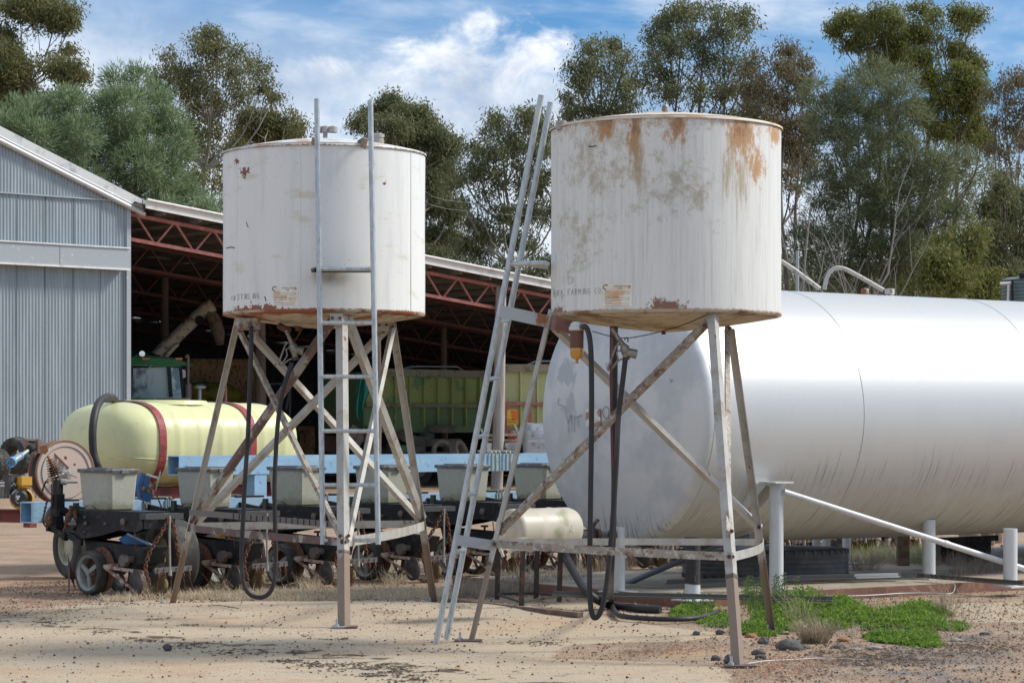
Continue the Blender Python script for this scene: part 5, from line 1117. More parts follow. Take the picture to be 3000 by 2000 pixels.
# ------------------------------------------------------------------ planter
PA = R(43.7)
blue = M('blue_paint', (.27, .44, .60), .5, layers=[dict(col=(.38, .54, .66), scale=2, sz=4, lo=.45, hi=.65, fac=.7), dict(col=(.12, .22, .34), scale=14, lo=.58, hi=.68, fac=.6), dict(col=(.45, .40, .33), scale=5, rgh=.75, lo=.54, hi=.70, fac=.55), dict(col=(.20, .10, .06), scale=24, lo=.64, hi=.68, fac=.8)])
blued = M('blue_deep', (.035, .14, .34), .5, layers=[dict(col=(.09, .22, .42), scale=5, lo=.5, hi=.65, fac=.7)])
blk = M('planter_black', (.012, .013, .016), .6, .1, spec=.35, layers=[dict(col=(.07, .065, .06), scale=5, lo=.5, hi=.68, fac=.7), dict(col=(.14, .08, .05), scale=14, lo=.60, hi=.66, fac=.7)])
hopm = M('hopper_poly', (.38, .38, .30), .75, bump=.25, bscale=50, layers=[dict(col=(.40, .41, .37), objrand=1, fac=.6), dict(col=(.44, .45, .38), scale=30, lo=.45, hi=.6, fac=.6), dict(col=(.28, .25, .17), scale=5, rgh=.75, lo=.54, hi=.68, fac=.5, off=5), dict(col=(.27, .26, .17), scale=4, zr=(.95, .78), mamp=.5, lo=.75, hi=1.0, fac=.8)])
lidm = M('hopper_lid', (.12, .12, .125), .7, layers=[dict(col=(.20, .20, .195), scale=12, lo=.48, hi=.62)])
rustl = M('rust_flaked', (.46, .38, .32), .8, layers=[dict(col=(.22, .10, .06), scale=16, lo=.46, hi=.56, fac=.95)])
chainm = M('chain_rust', (.17, .075, .045), .75, .2, layers=[dict(col=(.08, .04, .03), scale=20, lo=.5, hi=.62)])
rimm = M('wheel_rim', (.27, .28, .25), .7, layers=[dict(col=(.38, .38, .34), scale=8, lo=.5, hi=.65)])
yel = M('press_wheel_yellow', (.22, .165, .07), .8, layers=[dict(col=(.10, .075, .05), scale=8, lo=.48, hi=.62)])
disc_m = M('disc_dark', (.055, .05, .05), .6, .2, layers=[dict(col=(.12, .10, .09), scale=7, lo=.48, hi=.66)])
def chain(b, pts, link=.044, r=.0085, wd=.62):
    pts = smooth_pts([Vector(p) for p in pts], 3); L = [0]
    for a_, c_ in zip(pts, pts[1:]): L.append(L[-1] + (c_ - a_).length)
    n = int(L[-1] / (link * .72)); j = 0
    for i in range(n):
        s = (i + .5) * link * .72
        while j < len(L) - 2 and L[j + 1] < s: j += 1
        t = (s - L[j]) / max(1e-6, L[j + 1] - L[j]); c = pts[j].lerp(pts[j + 1], t); d = (pts[j + 1] - pts[j]).normalized()
        a_ = d.orthogonal().normalized(); 
        q = Matrix.Rotation((i % 2) * math.pi / 2 + .5 * math.sin(i * 1.7), 3, d); a_ = q @ a_
        b.tube([c + d * math.cos(k) * link * .5 + a_ * math.sin(k) * link * .5 * wd for k in np.arange(0, 6.28, .785)], r, 4, closed=True)
def wheel(parent, c, rad, w, tyre_m, rim_m, spokes=3, name='gauge_wheel', twist=0.):
    """axle along local x, face towards -x"""
    b = MB(); b.lathe(c, (-1, 0, 0), [(-w / 2, rad * .80), (-w / 2, rad * .93), (-w * .42, rad * .985), (-w * .2, rad), (w * .2, rad), (w * .42, rad * .985), (w / 2, rad * .93), (w / 2, rad * .82), (0, rad * .76), (-w / 2, rad * .80)], 36, split=False)
    t = b.build(name, tyre_m, parent)
    b = MB(); b.lathe(c, (-1, 0, 0), [(w * .5, rad * .83), (w * .44, rad * .80), (w * .30, rad * .70), (-w * .3, rad * .68), (-w * .45, rad * .8)], 36); 
    b.lathe(c, (-1, 0, 0), [(-w * .2, .0), (-w * .2, .03), (w * .42, .028), (w * .42, 0)], 14)
    for k in range(spokes):
        a_ = twist + 2 * math.pi * k / spokes; d = V(0, math.cos(a_), math.sin(a_))
        b.prof(Vector(c) + V(-w * .28, 0, 0) + d * .02, Vector(c) + V(-w * .15, 0, 0) + d * rad * .72, [(-.010, -.02), (-.010, .02), (.010, .02), (.010, -.02)], (1, 0, 0))
    b.build('wheel_rim', rim_m, parent); return t
def planter():
    org = V(-4.33, 24.6, 0); root = empty('seed_planter', org, 'long multi row seed planter with blue toolbar and grey green hoppers', 'planter', None, PA)
    inv = (Matrix.Translation(org) @ Matrix.Rotation(PA, 4, 'Z')).inverted()
    def q(px, py, Y): return inv @ P(px, py, Y)
    def hollow(b, p0, p1, s, t=.012):
        for dy, dz, w, h in ((0, s / 2 - t / 2, s, t), (0, -s / 2 + t / 2, s, t), (s / 2 - t / 2, 0, t, s - 2 * t), (-s / 2 + t / 2, 0, t, s - 2 * t)):
            b.box(((p0.x + p1.x) / 2, p0.y + dy, p0.z + dz), (p1.x - p0.x, w, h))
    b = MB(); hollow(b, V(-.36, .06, .75), V(11.6, .06, .75), .20); b.build('toolbar', blue, root)
    b = MB(); a0 = q(508, 1363, 26.0); hollow(b, V(a0.x, a0.y, a0.z), V(a0.x + 7.2, a0.y, a0.z), .195, .01); wb = b.build('folded_wing_beam', blue, root)
    for i in range(6):
        b = MB(); x = a0.x + 4.32 + i * .062 + (.04 if i > 2 else 0); b.tube(smooth_pts([V(x, a0.y + .1, a0.z + .125), V(x, a0.y - .10, a0.z + .122), V(x, a0.y - .125, a0.z + .09), V(x, a0.y - .125, a0.z - .10)], 3), .011, 6); b.build('u_bolt', M('ubolt', (.38, .36, .27), .5, .4), wb)
    for i in range(9):
        for e in (0, .05, .26, .31):
            if i in (1, 3, 5, 6):
                b = MB(); x = .62 + (i - 0) * 1.13 + e - .8; b.tube([V(x, -.06, .86), V(x, -.06, .64)], .011, 6); b.tube([V(x, -.05, .865), V(x, .17, .865)], .011, 6); b.build('u_bolt', M('ubolt', (.38, .36, .27), .5, .4), root)
    # uprights tying the wing beam to the toolbar
    for x in (a0.x + .25, a0.x + 1.05, a0.x + 2.7):
        b = MB(); b.box((x, a0.y - .02, (a0.z + .75) / 2 - .05), (.16, .14, a0.z - .75 - .06)); b.build('beam_upright', blue, root)
    # row unit prototype
    def unit():
        u = MB(); x = -.17
        u.poly([(x, -.50, .755), (x, -1.45, .775), (x, -1.56, .745), (x, -1.56, .63), (x, -1.46, .60), (x, -1.20, .61), (x, -.92, .555), (x, -.50, .50)], .012, (1, 0, 0))
        u.poly([(.19, -.50, .755), (.19, -1.45, .775), (.19, -1.56, .745), (.19, -1.56, .63), (.19, -1.2, .61), (.19, -.92, .555), (.19, -.50, .50)], .012, (-1, 0, 0))
        ro = u.build('row_unit', blk, root)
        b = MB(); b.box((.01, -.95, .775), (.35, 1.1, .02)); b.box((.01, -.55, .62), (.35, .02, .24)); b.build('hopper_saddle', blk, ro)
        b = MB(); b.box((.02, -1.60, .745), (.42, .10, .05)); b.box((.02, -1.55, .68), (.34, .05, .10)); b.build('tail_channel', M('channel_grey', (.065, .068, .072), .6, .2, layers=[dict(col=(.18, .18, .17), scale=14, lo=.55, hi=.68)]), ro)
        # hopper, tapering down
        b = MB()
        def ring(z, s): 
            xa, xb, ya, yb = -.165, .175, -1.035, -.515; cx, cy = (xa + xb) / 2, (ya + yb) / 2; hx, hy = (xb - xa) / 2 * s, (yb - ya) / 2 * (1 - (1 - s) * .9); c = .035
            return [(cx + sx * hx - sx * c * ix, cy + sy * hy - sy * c * iy, z) for sx, sy, ix, iy in ((-1, -1, 1, 0), (-1, -1, 0, 1), (-1, 1, 0, 1), (-1, 1, 1, 0), (1, 1, 1, 0), (1, 1, 0, 1), (1, -1, 0, 1), (1, -1, 1, 0))]
        lv = [(.785, .80), (.80, .86), (.835, .885), (1.12, .985), (1.135, 1.0)]; rs = [ring(z, s) for z, s in lv]; vs = [v for r_ in rs for v in r_]
        b.add(vs, [(i * 8 + k, i * 8 + (k + 1) % 8, (i + 1) * 8 + (k + 1) % 8, (i + 1) * 8 + k) for i in range(len(lv) - 1) for k in range(8)]); b.add(rs[0], [tuple(range(8))]); b.add(rs[-1], [tuple(range(8))])
        b.build('hopper', hopm, ro)
        b = MB(); vs = ring(1.137, 1.07) + ring(1.160, 1.09) + ring(1.172, 1.05); b.add(vs, [(i * 8 + k, i * 8 + (k + 1) % 8, (i + 1) * 8 + (k + 1) % 8, (i + 1) * 8 + k) for i in range(2) for k in range(8)]); b.add(vs[:8], [tuple(range(8))]); b.add(vs[16:], [tuple(range(8))])
        b.box((.0, -1.055, 1.148), (.09, .03, .03)); b.box((0, -.78, 1.176), (.24, .34, .012)); b.build('hopper_lid', lidm, ro)
        b = MB(); b.grid(lambda s, t: (-.185 + t * .02, -.62 - s * .30, .79 + .055 * math.sin(math.pi * min(1, s * 1.15)) - .03 * s), 10, 1); b.box((-.17, -.50, .80), (.03, .06, .10)); b.build('saddle_flap', M('flap', (.05, .045, .03), .5), ro)
        # parallel arms back to the toolbar
        b = MB()
        for z0, z1 in ((.72, .78), (.52, .60)):
            for xx in (-.14, .16): b.bar((xx, -.52, z0), (xx, .0, z1), .025, .06)
        b.box((0, -.02, .72), (.36, .03, .30)); b.build('parallel_arm', blk, ro)
        # lower shank body
        b = MB(); b.poly([(-.11, -.55, .50), (-.11, -1.42, .47), (-.11, -1.42, .30), (-.11, -1.30, .22), (-.11, -.80, .22), (-.11, -.62, .30)], .22, (1, 0, 0)); b.poly([(-.12, -1.40, .47), (-.12, -1.52, .46), (-.12, -1.47, .31), (-.12, -1.38, .30)], .26, (1, 0, 0)); b.build('shank_body', blk, ro)
        b = MB(); b.lathe((-.0, -1.12, .47), (0, 0, 1), [(0, .012), (.05, .012), (.05, .04), (.07, .04), (.07, 0)], 10, False); b.build('depth_handle', M('dull_bolt', (.16, .13, .11), .7, .2), ro); b = MB(); b.tube([(-.18, -1.33, .35), (-.02, -1.33, .34)], .03, 10); b.build('pivot_pin', M('dull_bolt', (.16, .13, .11)), ro); b = MB(); b.lathe((-.125, -1.25, .33), (-1, 0, 0), [(0, .06), (.05, .055), (.05, 0)], 16); b.build('pivot_boss', M('dull_bolt', (.16, .13, .11)), ro)
        # bolts and knobs on the side plate
        for yy, zz, rr in ((-1.28, .69, .034), (-1.0, .665, .014), (-.68, .66, .02), (-.67, .72, .012), (-.66, .58, .010)):
            b = MB(); b.lathe((-.18, yy, zz), (-1, 0, 0), [(0, rr), (.014, rr * .95), (.022, rr * .5), (.024, 0)], 12); b.build('plate_bolt', M('dull_bolt', (.16, .13, .11)), ro)
        # gauge wheels
        wheel(ro, (-.19, -.78, .205), .205, .11, TYRE, rimm, 3, twist=.5); wheel(ro, (.12, -.84, .205), .20, .10, TYRE, rimm, 3)
        b = MB(); b.lathe((-.12, -.86, .235), (-1, 0, 0), [(0, .21), (.012, .215), (.014, .0)], 30); b.build('disc_opener', rusty, ro)
        # leading coulter blade
        b = MB(); b.lathe((-.20, -.42, .14), (.86, -.50, 0), [(0, .0), (.004, .15), (.008, 0)], 30); b.build('coulter_blade', rusty, ro)
        # closing discs and press wheels
        b = MB(); b.lathe((-.12, -1.40, .14), (-1, .12, 0), [(-.01, .10), (-.01, .118), (.012, .122), (.02, .11), (.02, 0)], 26); b.build('closing_disc', disc_m, ro)
        b = MB(); b.lathe((.10, -1.46, .11), (-1, -.05, 0), [(-.02, .0), (-.02, .10), (.0, .105), (.016, .10), (.016, .085), (.006, .03), (.006, 0)], 26); b.build('press_wheel', yel, ro)
        b = MB(); b.bar((-.20, -1.00, .27), (.22, -1.38, .33), .03, .035); b.bar((-.20, -1.00, .27), (-.13, -1.42, .05), .03, .02); b.bar((-.2, -1.0, .27), (-.1, -1.5, .23), .02, .03); b.build('drag_arm', rustl, ro)
        # tine bar with rivets and rings
        b = MB(); p0, p1 = V(.0, -1.52, .245), V(.36, -1.60, .26); b.bar(p0, p1, .008, .048); tb = b.build('tine_bar', M('tine_steel', (.19, .18, .175), .6, .3), ro)
        b = MB(); r2_ = MB(); r3 = MB()
        for k in range(6):
            c = p0.lerp(p1, (k + .5) / 6); b.lathe(c + V(0, -.004, .006), (0, -1, 0), [(0, .009), (.008, .007), (.010, 0)], 8)
            chain(r2_, [c + V(0, -.01, -.02), c + V(0, -.012, -.08)], .036, .006); r3.tube([c + V(0, -.01, -.07), c + V(.015 * (k - 2.5), -.03, -.235)], .004, 4)
        b.build('rivet', rusty, tb) if False else tag(b.build('rivets', rusty, ro), kind='stuff'); tag(r2_.build('tine_rings', chainm, ro), kind='stuff'); tag(r3.build('tines', rusty, ro), kind='stuff')
        b = MB(); chain(b, [(.05, -1.66, .73), (-.02, -1.64, .58), (-.10, -1.60, .44), (-.14, -1.57, .27), (-.10, -1.60, .10)]); b.build('lift_chain', chainm, ro)
        b = MB(); chain(b, [(.07, -1.66, .73), (.14, -1.64, .60), (.19, -1.6, .45), (.26, -1.57, .29)]); b.build('lift_chain', chainm, ro)
        b = MB(); chain(b, [(-.13, -1.38, .62), (-.12, -1.4, .45), (-.09, -1.42, .28)], .02, .003); b.build('thin_chain', chainm, ro)
        b = MB(); chain(b, [(-.13, -1.42, .06), (-.08, -1.50, .02), (-.0, -1.6, .02), (.02, -1.62, .03)], .04, .008); b.build('drag_chain', chainm, ro)
        b = MB(); b.tube([(.06, -1.67, .75), (.06, -1.665, .58), (.10, -1.62, .25)], .010, 8); b.tube([(.10, -1.62, .25), (.102, -1.62, .20)], .016, 8); b.build('spring_rod', M('rod', (.42, .42, .38), .5, .4), ro)
        return ro
    u0 = unit()
    for i in range(1, 11):
        c = copy_tree(u0, root, loc=(i * 1.13, 0, 0))
    # blue drive bracket by the first hopper
    b = MB(); b.poly([q(418, 1384, 25), q(436, 1390, 25), q(448, 1450, 25), q(440, 1470, 25), q(412, 1462, 25), q(404, 1420, 25)], .05, (0, 1, 0)); br = b.build('drive_bracket', blued, root)
    for px, py in ((423, 1434), (437, 1437), (441, 1424)):
        b = MB(); b.lathe(q(px, py, 24.9), (0, -1, 0), [(0, .03), (.02, .028), (.02, .01), (.03, 0)], 12); b.build('drive_bolt', M('dull_bolt', (.16, .13, .11)), br)
    b = MB(); chain(b, [q(415, 1385, 24.9), q(424, 1400, 24.9), q(412, 1440, 24.9), q(430, 1495, 24.8)], .02, .004); chain(b, [q(440, 1410, 24.9), q(455, 1440, 24.9), q(475, 1490, 24.7)], .02, .004); b.build('drive_chain', chainm, root)
    b = MB(); b.tube([q(430, 1390, 24.9), q(462, 1400, 24.8)], .012, 8); b.tube([q(470, 1380, 24.9), q(455, 1440, 24.9)], .008, 6); b.build('adjusting_rod', M('rod', (.42, .42, .38)), root)
    # blue transport arm and wheels
    def twheel(px, py, Y, rad, w, m_rim):
        c = q(px, py, Y); b = MB(); b.lathe(c, (-1, .15, 0), [(-w / 2, rad * .62), (-w / 2, rad * .9), (-w * .40, rad * .97)] + [(w * (-.36 + .09 * k), rad * (1.0 if k % 2 else .975)) for k in range(9)] + [(w * .42, rad * .96), (w / 2, rad * .88), (w / 2, rad * .60), (w * .3, rad * .56)], 44, split=False)
        t = b.build('transport_tyre', TYRE, root); b = MB(); b.lathe(c, (-1, .15, 0), [(w * .45, rad * .60), (w * .40, rad * .56), (w * .2, rad * .52), (w * .25, rad * .3), (w * .32, rad * .2), (w * .34, 0)], 32); b.build('wheel_rim', m_rim, t)
    cream = M('rim_cream', (.46, .44, .32), .6, layers=[dict(col=(.25, .22, .16), scale=8, lo=.5, hi=.65)])
    twheel(502, 1628, 24.2, .35, .27, cream); twheel(700, 1630, 26.3, .36, .26, cream); twheel(218, 1600, 26.6, .33, .22, cream)
    b = MB(); b.poly([q(352, 1578, 23.7), q(378, 1562, 23.7), q(452, 1602, 23.7), q(458, 1610, 23.7), q(455, 1640, 23.7), q(440, 1646, 23.7), q(395, 1625, 23.7)], .03, (0, 1, 0)); ar = b.build('transport_arm', blued, root)
    b = MB(); b.bar(q(373, 1562, 23.68), q(455, 1602, 23.68), .05, .02); b.build('arm_flange', blue, ar)
    b = MB(); b.poly([q(640, 1560, 26.2), q(668, 1556, 26.2), q(672, 1575, 26.2), q(700, 1590, 26.2), q(735, 1600, 26.2), q(742, 1645, 26.2), q(700, 1640, 26.2), q(690, 1600, 26.2), q(640, 1580, 26.2)], .06, (0, 1, 0)); yb = b.build('transport_bracket', M('bracket_yellow', (.55, .30, .05), .55, layers=[dict(col=(.25, .15, .07), scale=12, lo=.56, hi=.66)]), root)
    b = MB(); b.lathe(q(690, 1648, 26.1), (-.4, -1, 0), [(0, .05), (.02, .045), (.02, 0)], 12); b.build('bracket_pin', blk, yb)
    # drive gear at the toolbar's near end
    Y = 24.3
    b = MB(); b.bar(q(168, 1405, Y), q(168, 1545, Y), .07, .09, (0, 1, 0)); b.bar(q(163, 1400, Y), q(155, 1370, Y), .05, .06, (0, 1, 0)); b.box(q(170, 1466, Y - .1), (.09, .09, .13)); b.box(q(167, 1530, Y - .1), (.09, .09, .12)); b.bar(q(180, 1490, Y), q(225, 1512, Y), .05, .06); b.bar(q(178, 1555, Y), q(240, 1590, 24.0), .03, .05); b.bar(q(172, 1555, Y), q(195, 1575, 24.2), .05, .06); b.build('drive_upright', blk, root)
    ax = (q(163, 1393, Y) - q(139, 1330, Y)).normalized(); c = q(143, 1341, Y)
    for k in range(8):
        rr = .034 + .0065 * k; cc = c + ax * (.018 + k * .0235); b = MB()
        nt_ = 16; ring_ = []
        tt, aa, bb = b.frame(cc, cc + ax, (0, 0, 1))
        pts = [(rr * (1.0 if j % 2 else .86) * math.cos(math.pi * j / nt_), rr * (1.0 if j % 2 else .86) * math.sin(math.pi * j / nt_)) for j in range(2 * nt_)]
        b.prof(cc, cc + ax * .009, pts, (0, 0, 1)); b.build('sprocket', rusty if k < 7 else M('rod', (.42, .42, .38)), root)
    b = MB(); b.tube([c - ax * .02, c + ax * .30], .016, 8); b.poly([q(118, 1306, Y + .05), q(136, 1302, Y + .05), q(142, 1320, Y + .05), q(134, 1330, Y + .05), q(122, 1324, Y + .05)], .02, (0, 1, 0)); b.build('sprocket_shaft', M('rust_orange', (.36, .15, .06), .8), root)
    b = MB(); lp = [q(x, y, Y - .12) for x, y in ((143, 1402), (148, 1400), (152, 1406), (152, 1450), (151, 1500), (152, 1525), (146, 1538), (134, 1540), (127, 1528), (130, 1500), (137, 1470), (138, 1462), (128, 1452), (124, 1440), (128, 1425), (136, 1408), (143, 1402))]; chain(b, lp, .026, .006, .5); b.build('roller_chain', rusty, root)
    b = MB(); b.lathe(q(139, 1518, Y - .13), (.2, -1, 0), [(0, 0), (0, .05), (.012, .062), (.02, .05), (.02, .02), (.03, 0)], 24); b.lathe(q(143, 1408, Y - .13), (.2, -1, 0), [(0, 0), (0, .03), (.02, .03), (.02, 0)], 16); b.build('chain_wheel', M('chain_wheel', (.25, .17, .13), .7, .2, layers=[dict(col=(.42, .42, .42), scale=9, lo=.5, hi=.6)]), root)
    b = MB(); b.tube([q(190, 1411, Y), q(228, 1411, Y)], .014, 10); b.tube([q(178, 1411, Y), q(195, 1411, Y)], .03, 10); b.build('cross_shaft', M('rod', (.42, .42, .38)), root)
    b = MB(); zz = [q(181 + 1.6 * math.sin(k * 2.1), 1420 + k * 1.5, Y) + V(.0, .008 * math.cos(k * 2.1), 0) for k in range(26)]; b.tube(zz, .004, 4); b.build('coil_spring', M('rod', (.42, .42, .38)), root)
    b = MB(); sp = [q(200 + 5 * math.sin(k * 1.6) - k * .25, 1500 + k * 1.3, 24.1) for k in range(48)]; b.tube(sp, .008, 5); b.tube([q(208, 1480, 24.1), q(186, 1560, 24.1)], .012, 6); b.build('coil_spring', rusty, root)
    b = MB(); b.tube([q(205, 1488, 24.1), q(218, 1500, 24.1), q(222, 1520, 24.05)], .02, 8); b.lathe(q(196, 1515, 24.0), (.2, -1, 0), [(0, .03), (.02, .045), (.04, .03), (.04, 0)], 16); b.box(q(215, 1492, 24.1), (.08, .03, .08)); b.build('bearing_block', rusty, root)
    b = MB(); b.tube([q(193, 1524, 24.6), q(232, 1524, 24.4)], .022, 8); b.build('blue_tube', blue, root); b = MB(); b.bar(q(195, 1532, 24.6), q(232, 1532, 24.4), .03, .03); b.build('pink_bar', M('pink_primer', (.60, .40, .33), .6), root)
    # marker arm ornament (blade at the far left)
    b = MB(); b.poly([q(198, 1622, 24.1), q(203, 1640, 24.1), q(214, 1680, 24.1), q(221, 1724, 24.1), q(210, 1700, 24.1), q(202, 1660, 24.1)], .006, (0, 1, 0)); b.build('marker_blade', rusty, root)
    b = MB(); b.poly([q(232, 1655, 24.2), q(246, 1650, 24.2), q(246, 1675, 24.2), q(233, 1678, 24.2)], .03, (0, 1, 0)); b.build('green_bracket', M('pale_green', (.26, .42, .24), .7), root)
planter()

# ------------------------------------------------------------------ sprayer cart: poly tank, reel, engine
def cart():
    org = V(-3.72, 28.7, 0); root = empty('sprayer_cart', org, 'sprayer trailer carrying a pale yellow plastic tank with red straps', 'sprayer trailer', None, PA)
    inv = (Matrix.Translation(org) @ Matrix.Rotation(PA, 4, 'Z')).inverted()
    def q(px, py, Y): return inv @ P(px, py, Y)
    L, Wd, zb, zt = 2.80, 1.56, .92, 1.85; zc = (zb + zt) / 2; hh = (zt - zb) / 2
    poly = M('poly_tank', (.75, .745, .40), .38, spec=.4, transl=.10, layers=[dict(col=(.66, .64, .38), scale=2.5, rgh=.7, lo=.48, hi=.68, fac=.6), dict(col=(.40, .38, .28), scale=8, sy=.5, lo=.60, hi=.72, fac=.35), dict(col=(.25, .20, .15), scale=20, zr=(1.05, .93), mamp=.5, lo=.9, hi=1.1, fac=.6)])
    def sup(a, k=.62): return (math.copysign(abs(math.cos(a)) ** k, math.cos(a)), math.copysign(abs(math.sin(a)) ** k, math.sin(a)))
    def shell(u, v, grow=0.0, k=.70):
        # u round the section, v along the length
        t = v * 2 - 1; e = abs(t); s = (max(0.0, 1 - e ** 9)) ** .5 if e < 1 else 0; s = .0 + s
        x = math.copysign(L / 2 * (1 - .0), t) * (e if True else 1)
        cy, cz = sup(2 * math.pi * u, k)
        rib = 1 + (.012 if abs((v * 9) % 1 - .5) < .10 and .2 < v < .9 else 0)
        return V(x * (1 - .06 * (1 - 0)), cy * (Wd / 2 * (s * .98 + .02 * s) * rib + grow), zc + cz * (hh * s * rib + grow))
    vv = [0, .002, .006, .012, .02, .03, .045, .065, .09] + list(np.linspace(.12, .88, 60)) + [.91, .935, .955, .97, .98, .988, .994, .998, 1.0]
    b = MB(); n = 64; pts = [shell(i / n, v) for i in range(n) for v in vv]; m_ = len(vv)
    b.add(pts, [(i * m_ + j, ((i + 1) % n) * m_ + j, ((i + 1) % n) * m_ + j + 1, i * m_ + j + 1) for i in range(n) for j in range(m_ - 1)], True); b.build('plastic_tank', poly, root)
    b = MB(); b.tube([shell(.5 + .035, float(v), .0) for v in np.linspace(.01, .99, 40)], .006, 5); b.build('mould_seam', poly, root)
    b = MB(); b.lathe((-.22, 0, zt - .03), (0, 0, 1), [(0, .5), (.045, .47), (.05, .44), (.05, 0)], 36); b.build('tank_dome', poly, root)
    b = MB(); b.lathe((-.15, -.05, zt + .01), (0, 0, 1), [(0, .2), (.035, .2), (.035, .18), (.045, 0)], 28); b.build('tank_lid', M('lid_black', (.03, .03, .03), .5), root)
    strapm = M('strap_red', (.33, .05, .055), .6, layers=[dict(col=(.16, .04, .04), scale=8, lo=.52, hi=.66), dict(col=(.05, .04, .04), scale=5, zr=(1.75, 1.85), mamp=.6, lo=.9, hi=1.1, fac=.7)])
    for x in (-.80, .42):
        v = (x / (L * .94) + .5); b = MB(); ang = np.linspace(-.19, .69, 48)
        ring = []
        for dx, g in ((-.045, .006), (-.045, .016), (.045, .016), (.045, .006)):
            ring.append([shell(u_, v, g) + V(dx, 0, 0) for u_ in ang])
        vs = [p for r_ in ring for p in r_]; k = len(ang); b.add(vs, [(a_ * k + i, ((a_ + 1) % 4) * k + i, ((a_ + 1) % 4) * k + i + 1, a_ * k + i + 1) for a_ in range(4) for i in range(k - 1)]); b.build('strap', strapm, root)
    b = MB(); p = q(424, 1196, 28.0); b.tube(smooth_pts([q(421, 1204, 28), q(427, 1190, 28), q(444, 1196, 28), q(447, 1205, 28), q(441, 1219, 28)], 3), .011, 8); b.build('lifting_loop', M('loop_red', (.42, .12, .06), .6), root)
    b = MB(); b.tube(smooth_pts([q(343, 1182, 28.2), q(330, 1165, 27.9), q(310, 1164, 27.6), q(288, 1182, 27.3), q(276, 1220, 27.12), q(271, 1270, 27.05), q(274, 1325, 27.05), q(284, 1360, 27.05), q(292, 1378, 27.1)]), .042, 14); b.build('filler_hose', rubber, root)
    # chassis
    fr = M('chassis_red', (.26, .06, .05), .65, layers=[dict(col=(.14, .05, .04), scale=6, lo=.5, hi=.66)])
    b = MB(); b.bar((-1.3, -.45, .85), (1.3, -.45, .85), .08, .12); b.bar((-1.3, .45, .85), (1.3, .45, .85), .08, .12)
    for x in (-.9, 0, .9): b.bar((x, -.7, .88), (x, .7, .88), .08, .08)
    b.build('chassis', fr, root)
    for x, y in ((.2, -.62), (.2, .62), (.9, .62)):
        b = MB(); b.lathe((x, y, .42), (0, -1, 0), [(-.12, .22), (-.12, .40), (-.08, .42), (.08, .42), (.12, .40), (.12, .22), (.04, .2), (.04, 0)], 28); b.build('wheel', TYRE, root)
    b = MB(); b.bar(q(84, 1512, 25.6), q(-120, 1508, 25.4), .10, .125); b.bar(q(84, 1512, 25.6), (-1.0, -.45, .8), .10, .12); b.box(q(88, 1515, 25.6), (.08, .12, .2)); b.build('drawbar', fr, root)
    b = MB(); b.bar(q(84, 1494, 25.58), q(-120, 1490, 25.38), .14, .014); b.build('drawbar_flange', fr, root)
    # reel
    pinkp = M('reel_pink', (.60, .45, .37), .6, layers=[dict(col=(.52, .47, .40), scale=2.5, lo=.45, hi=.62, fac=.8), dict(col=(.36, .16, .09), scale=9, lo=.64, hi=.70)])
    nl = (inv.to_3x3() @ V(.60, -.80, 0)).normalized(); c = q(191, 1383, 26.0); rr_ = .325
    edge = M('reel_rust', (.30, .16, .11), .7)
    b = MB(); b.lathe(c, nl, [(-.006, rr_), (-.006, rr_ + .006), (.010, rr_ + .006), (.014, rr_), (.012, rr_ - .012)], 56); b.build('reel_rim', edge, root)
    b = MB(); b.lathe(c, nl, [(-.004, rr_), (-.004, .0)], 56); b.lathe(c, nl, [(.006, rr_ - .004), (.006, .0)], 56); rd = b.build('reel_disc', pinkp, root)
    b = MB(); b.lathe(c + nl * .20, nl, [(-.02, rr_ + .002), (.01, rr_ + .004), (.012, rr_ - .05), (-.0, rr_ - .06)], 56) if False else None
    c2 = c - nl * -.0; back = c + nl * .0
    # second, nearer flange seen as a rusty ring, hose wound between
    cn = c - nl * .17
    b = MB(); b.lathe(cn, nl, [(-.008, rr_ - .035), (-.008, rr_), (.008, rr_), (.010, rr_ - .035), (-.008, rr_ - .035)], 56); b.build('reel_flange', edge, root)
    b = MB(); b.lathe(cn.lerp(c, .5), (cn - c), [(-.10, rr_ - .06), (.12, rr_ - .06)], 40)
    for k in range(5): b.tube([cn.lerp(c, .12 + .19 * k) + (Matrix.Rotation(a_, 3, nl) @ nl.orthogonal().normalized()) * (rr_ - .045) for a_ in np.linspace(0, 6.28, 40, endpoint=False)], .022, 6, closed=True)
    b.build('wound_hose', rubber, root)
    b = MB(); b.lathe(q(190, 1385, 25.96), tuple(nl), [(0, .075), (.012, .078), (.014, .05), (.03, .05), (.05, .035), (.05, .02), (.07, .018), (.07, 0)], 26); hub = b.build('reel_hub', M('hub_alloy', (.55, .54, .50), .4, .5, layers=[dict(col=(.40, .20, .09), scale=18, lo=.52, hi=.62)]), root)
    b = MB(); b.tube([q(200, 1388, 25.9), q(222, 1395, 25.8), q(226, 1398, 25.8)], .009, 6); b.build('crank_arm', M('rod', (.42, .42, .38)), root)
    for px, py in ((191, 1339), (192, 1342), (218, 1360), (110, 1362)):
        b = MB(); b.lathe(q(px, py, 25.95), tuple(nl), [(0, .013), (.01, .012), (.01, 0)], 8); b.build('reel_bolt', rusty, root)
    b = MB(); b.poly([q(76, 1284, 25.95), q(113, 1284, 25.95), q(130, 1292, 25.95), q(145, 1312, 25.95), q(202, 1372, 25.95), q(190, 1382, 25.95), q(130, 1334, 25.95), q(110, 1324, 25.95), q(80, 1322, 25.95)], .035, (0, 1, 0)); arm = b.build('reel_arm', pinkp, root)
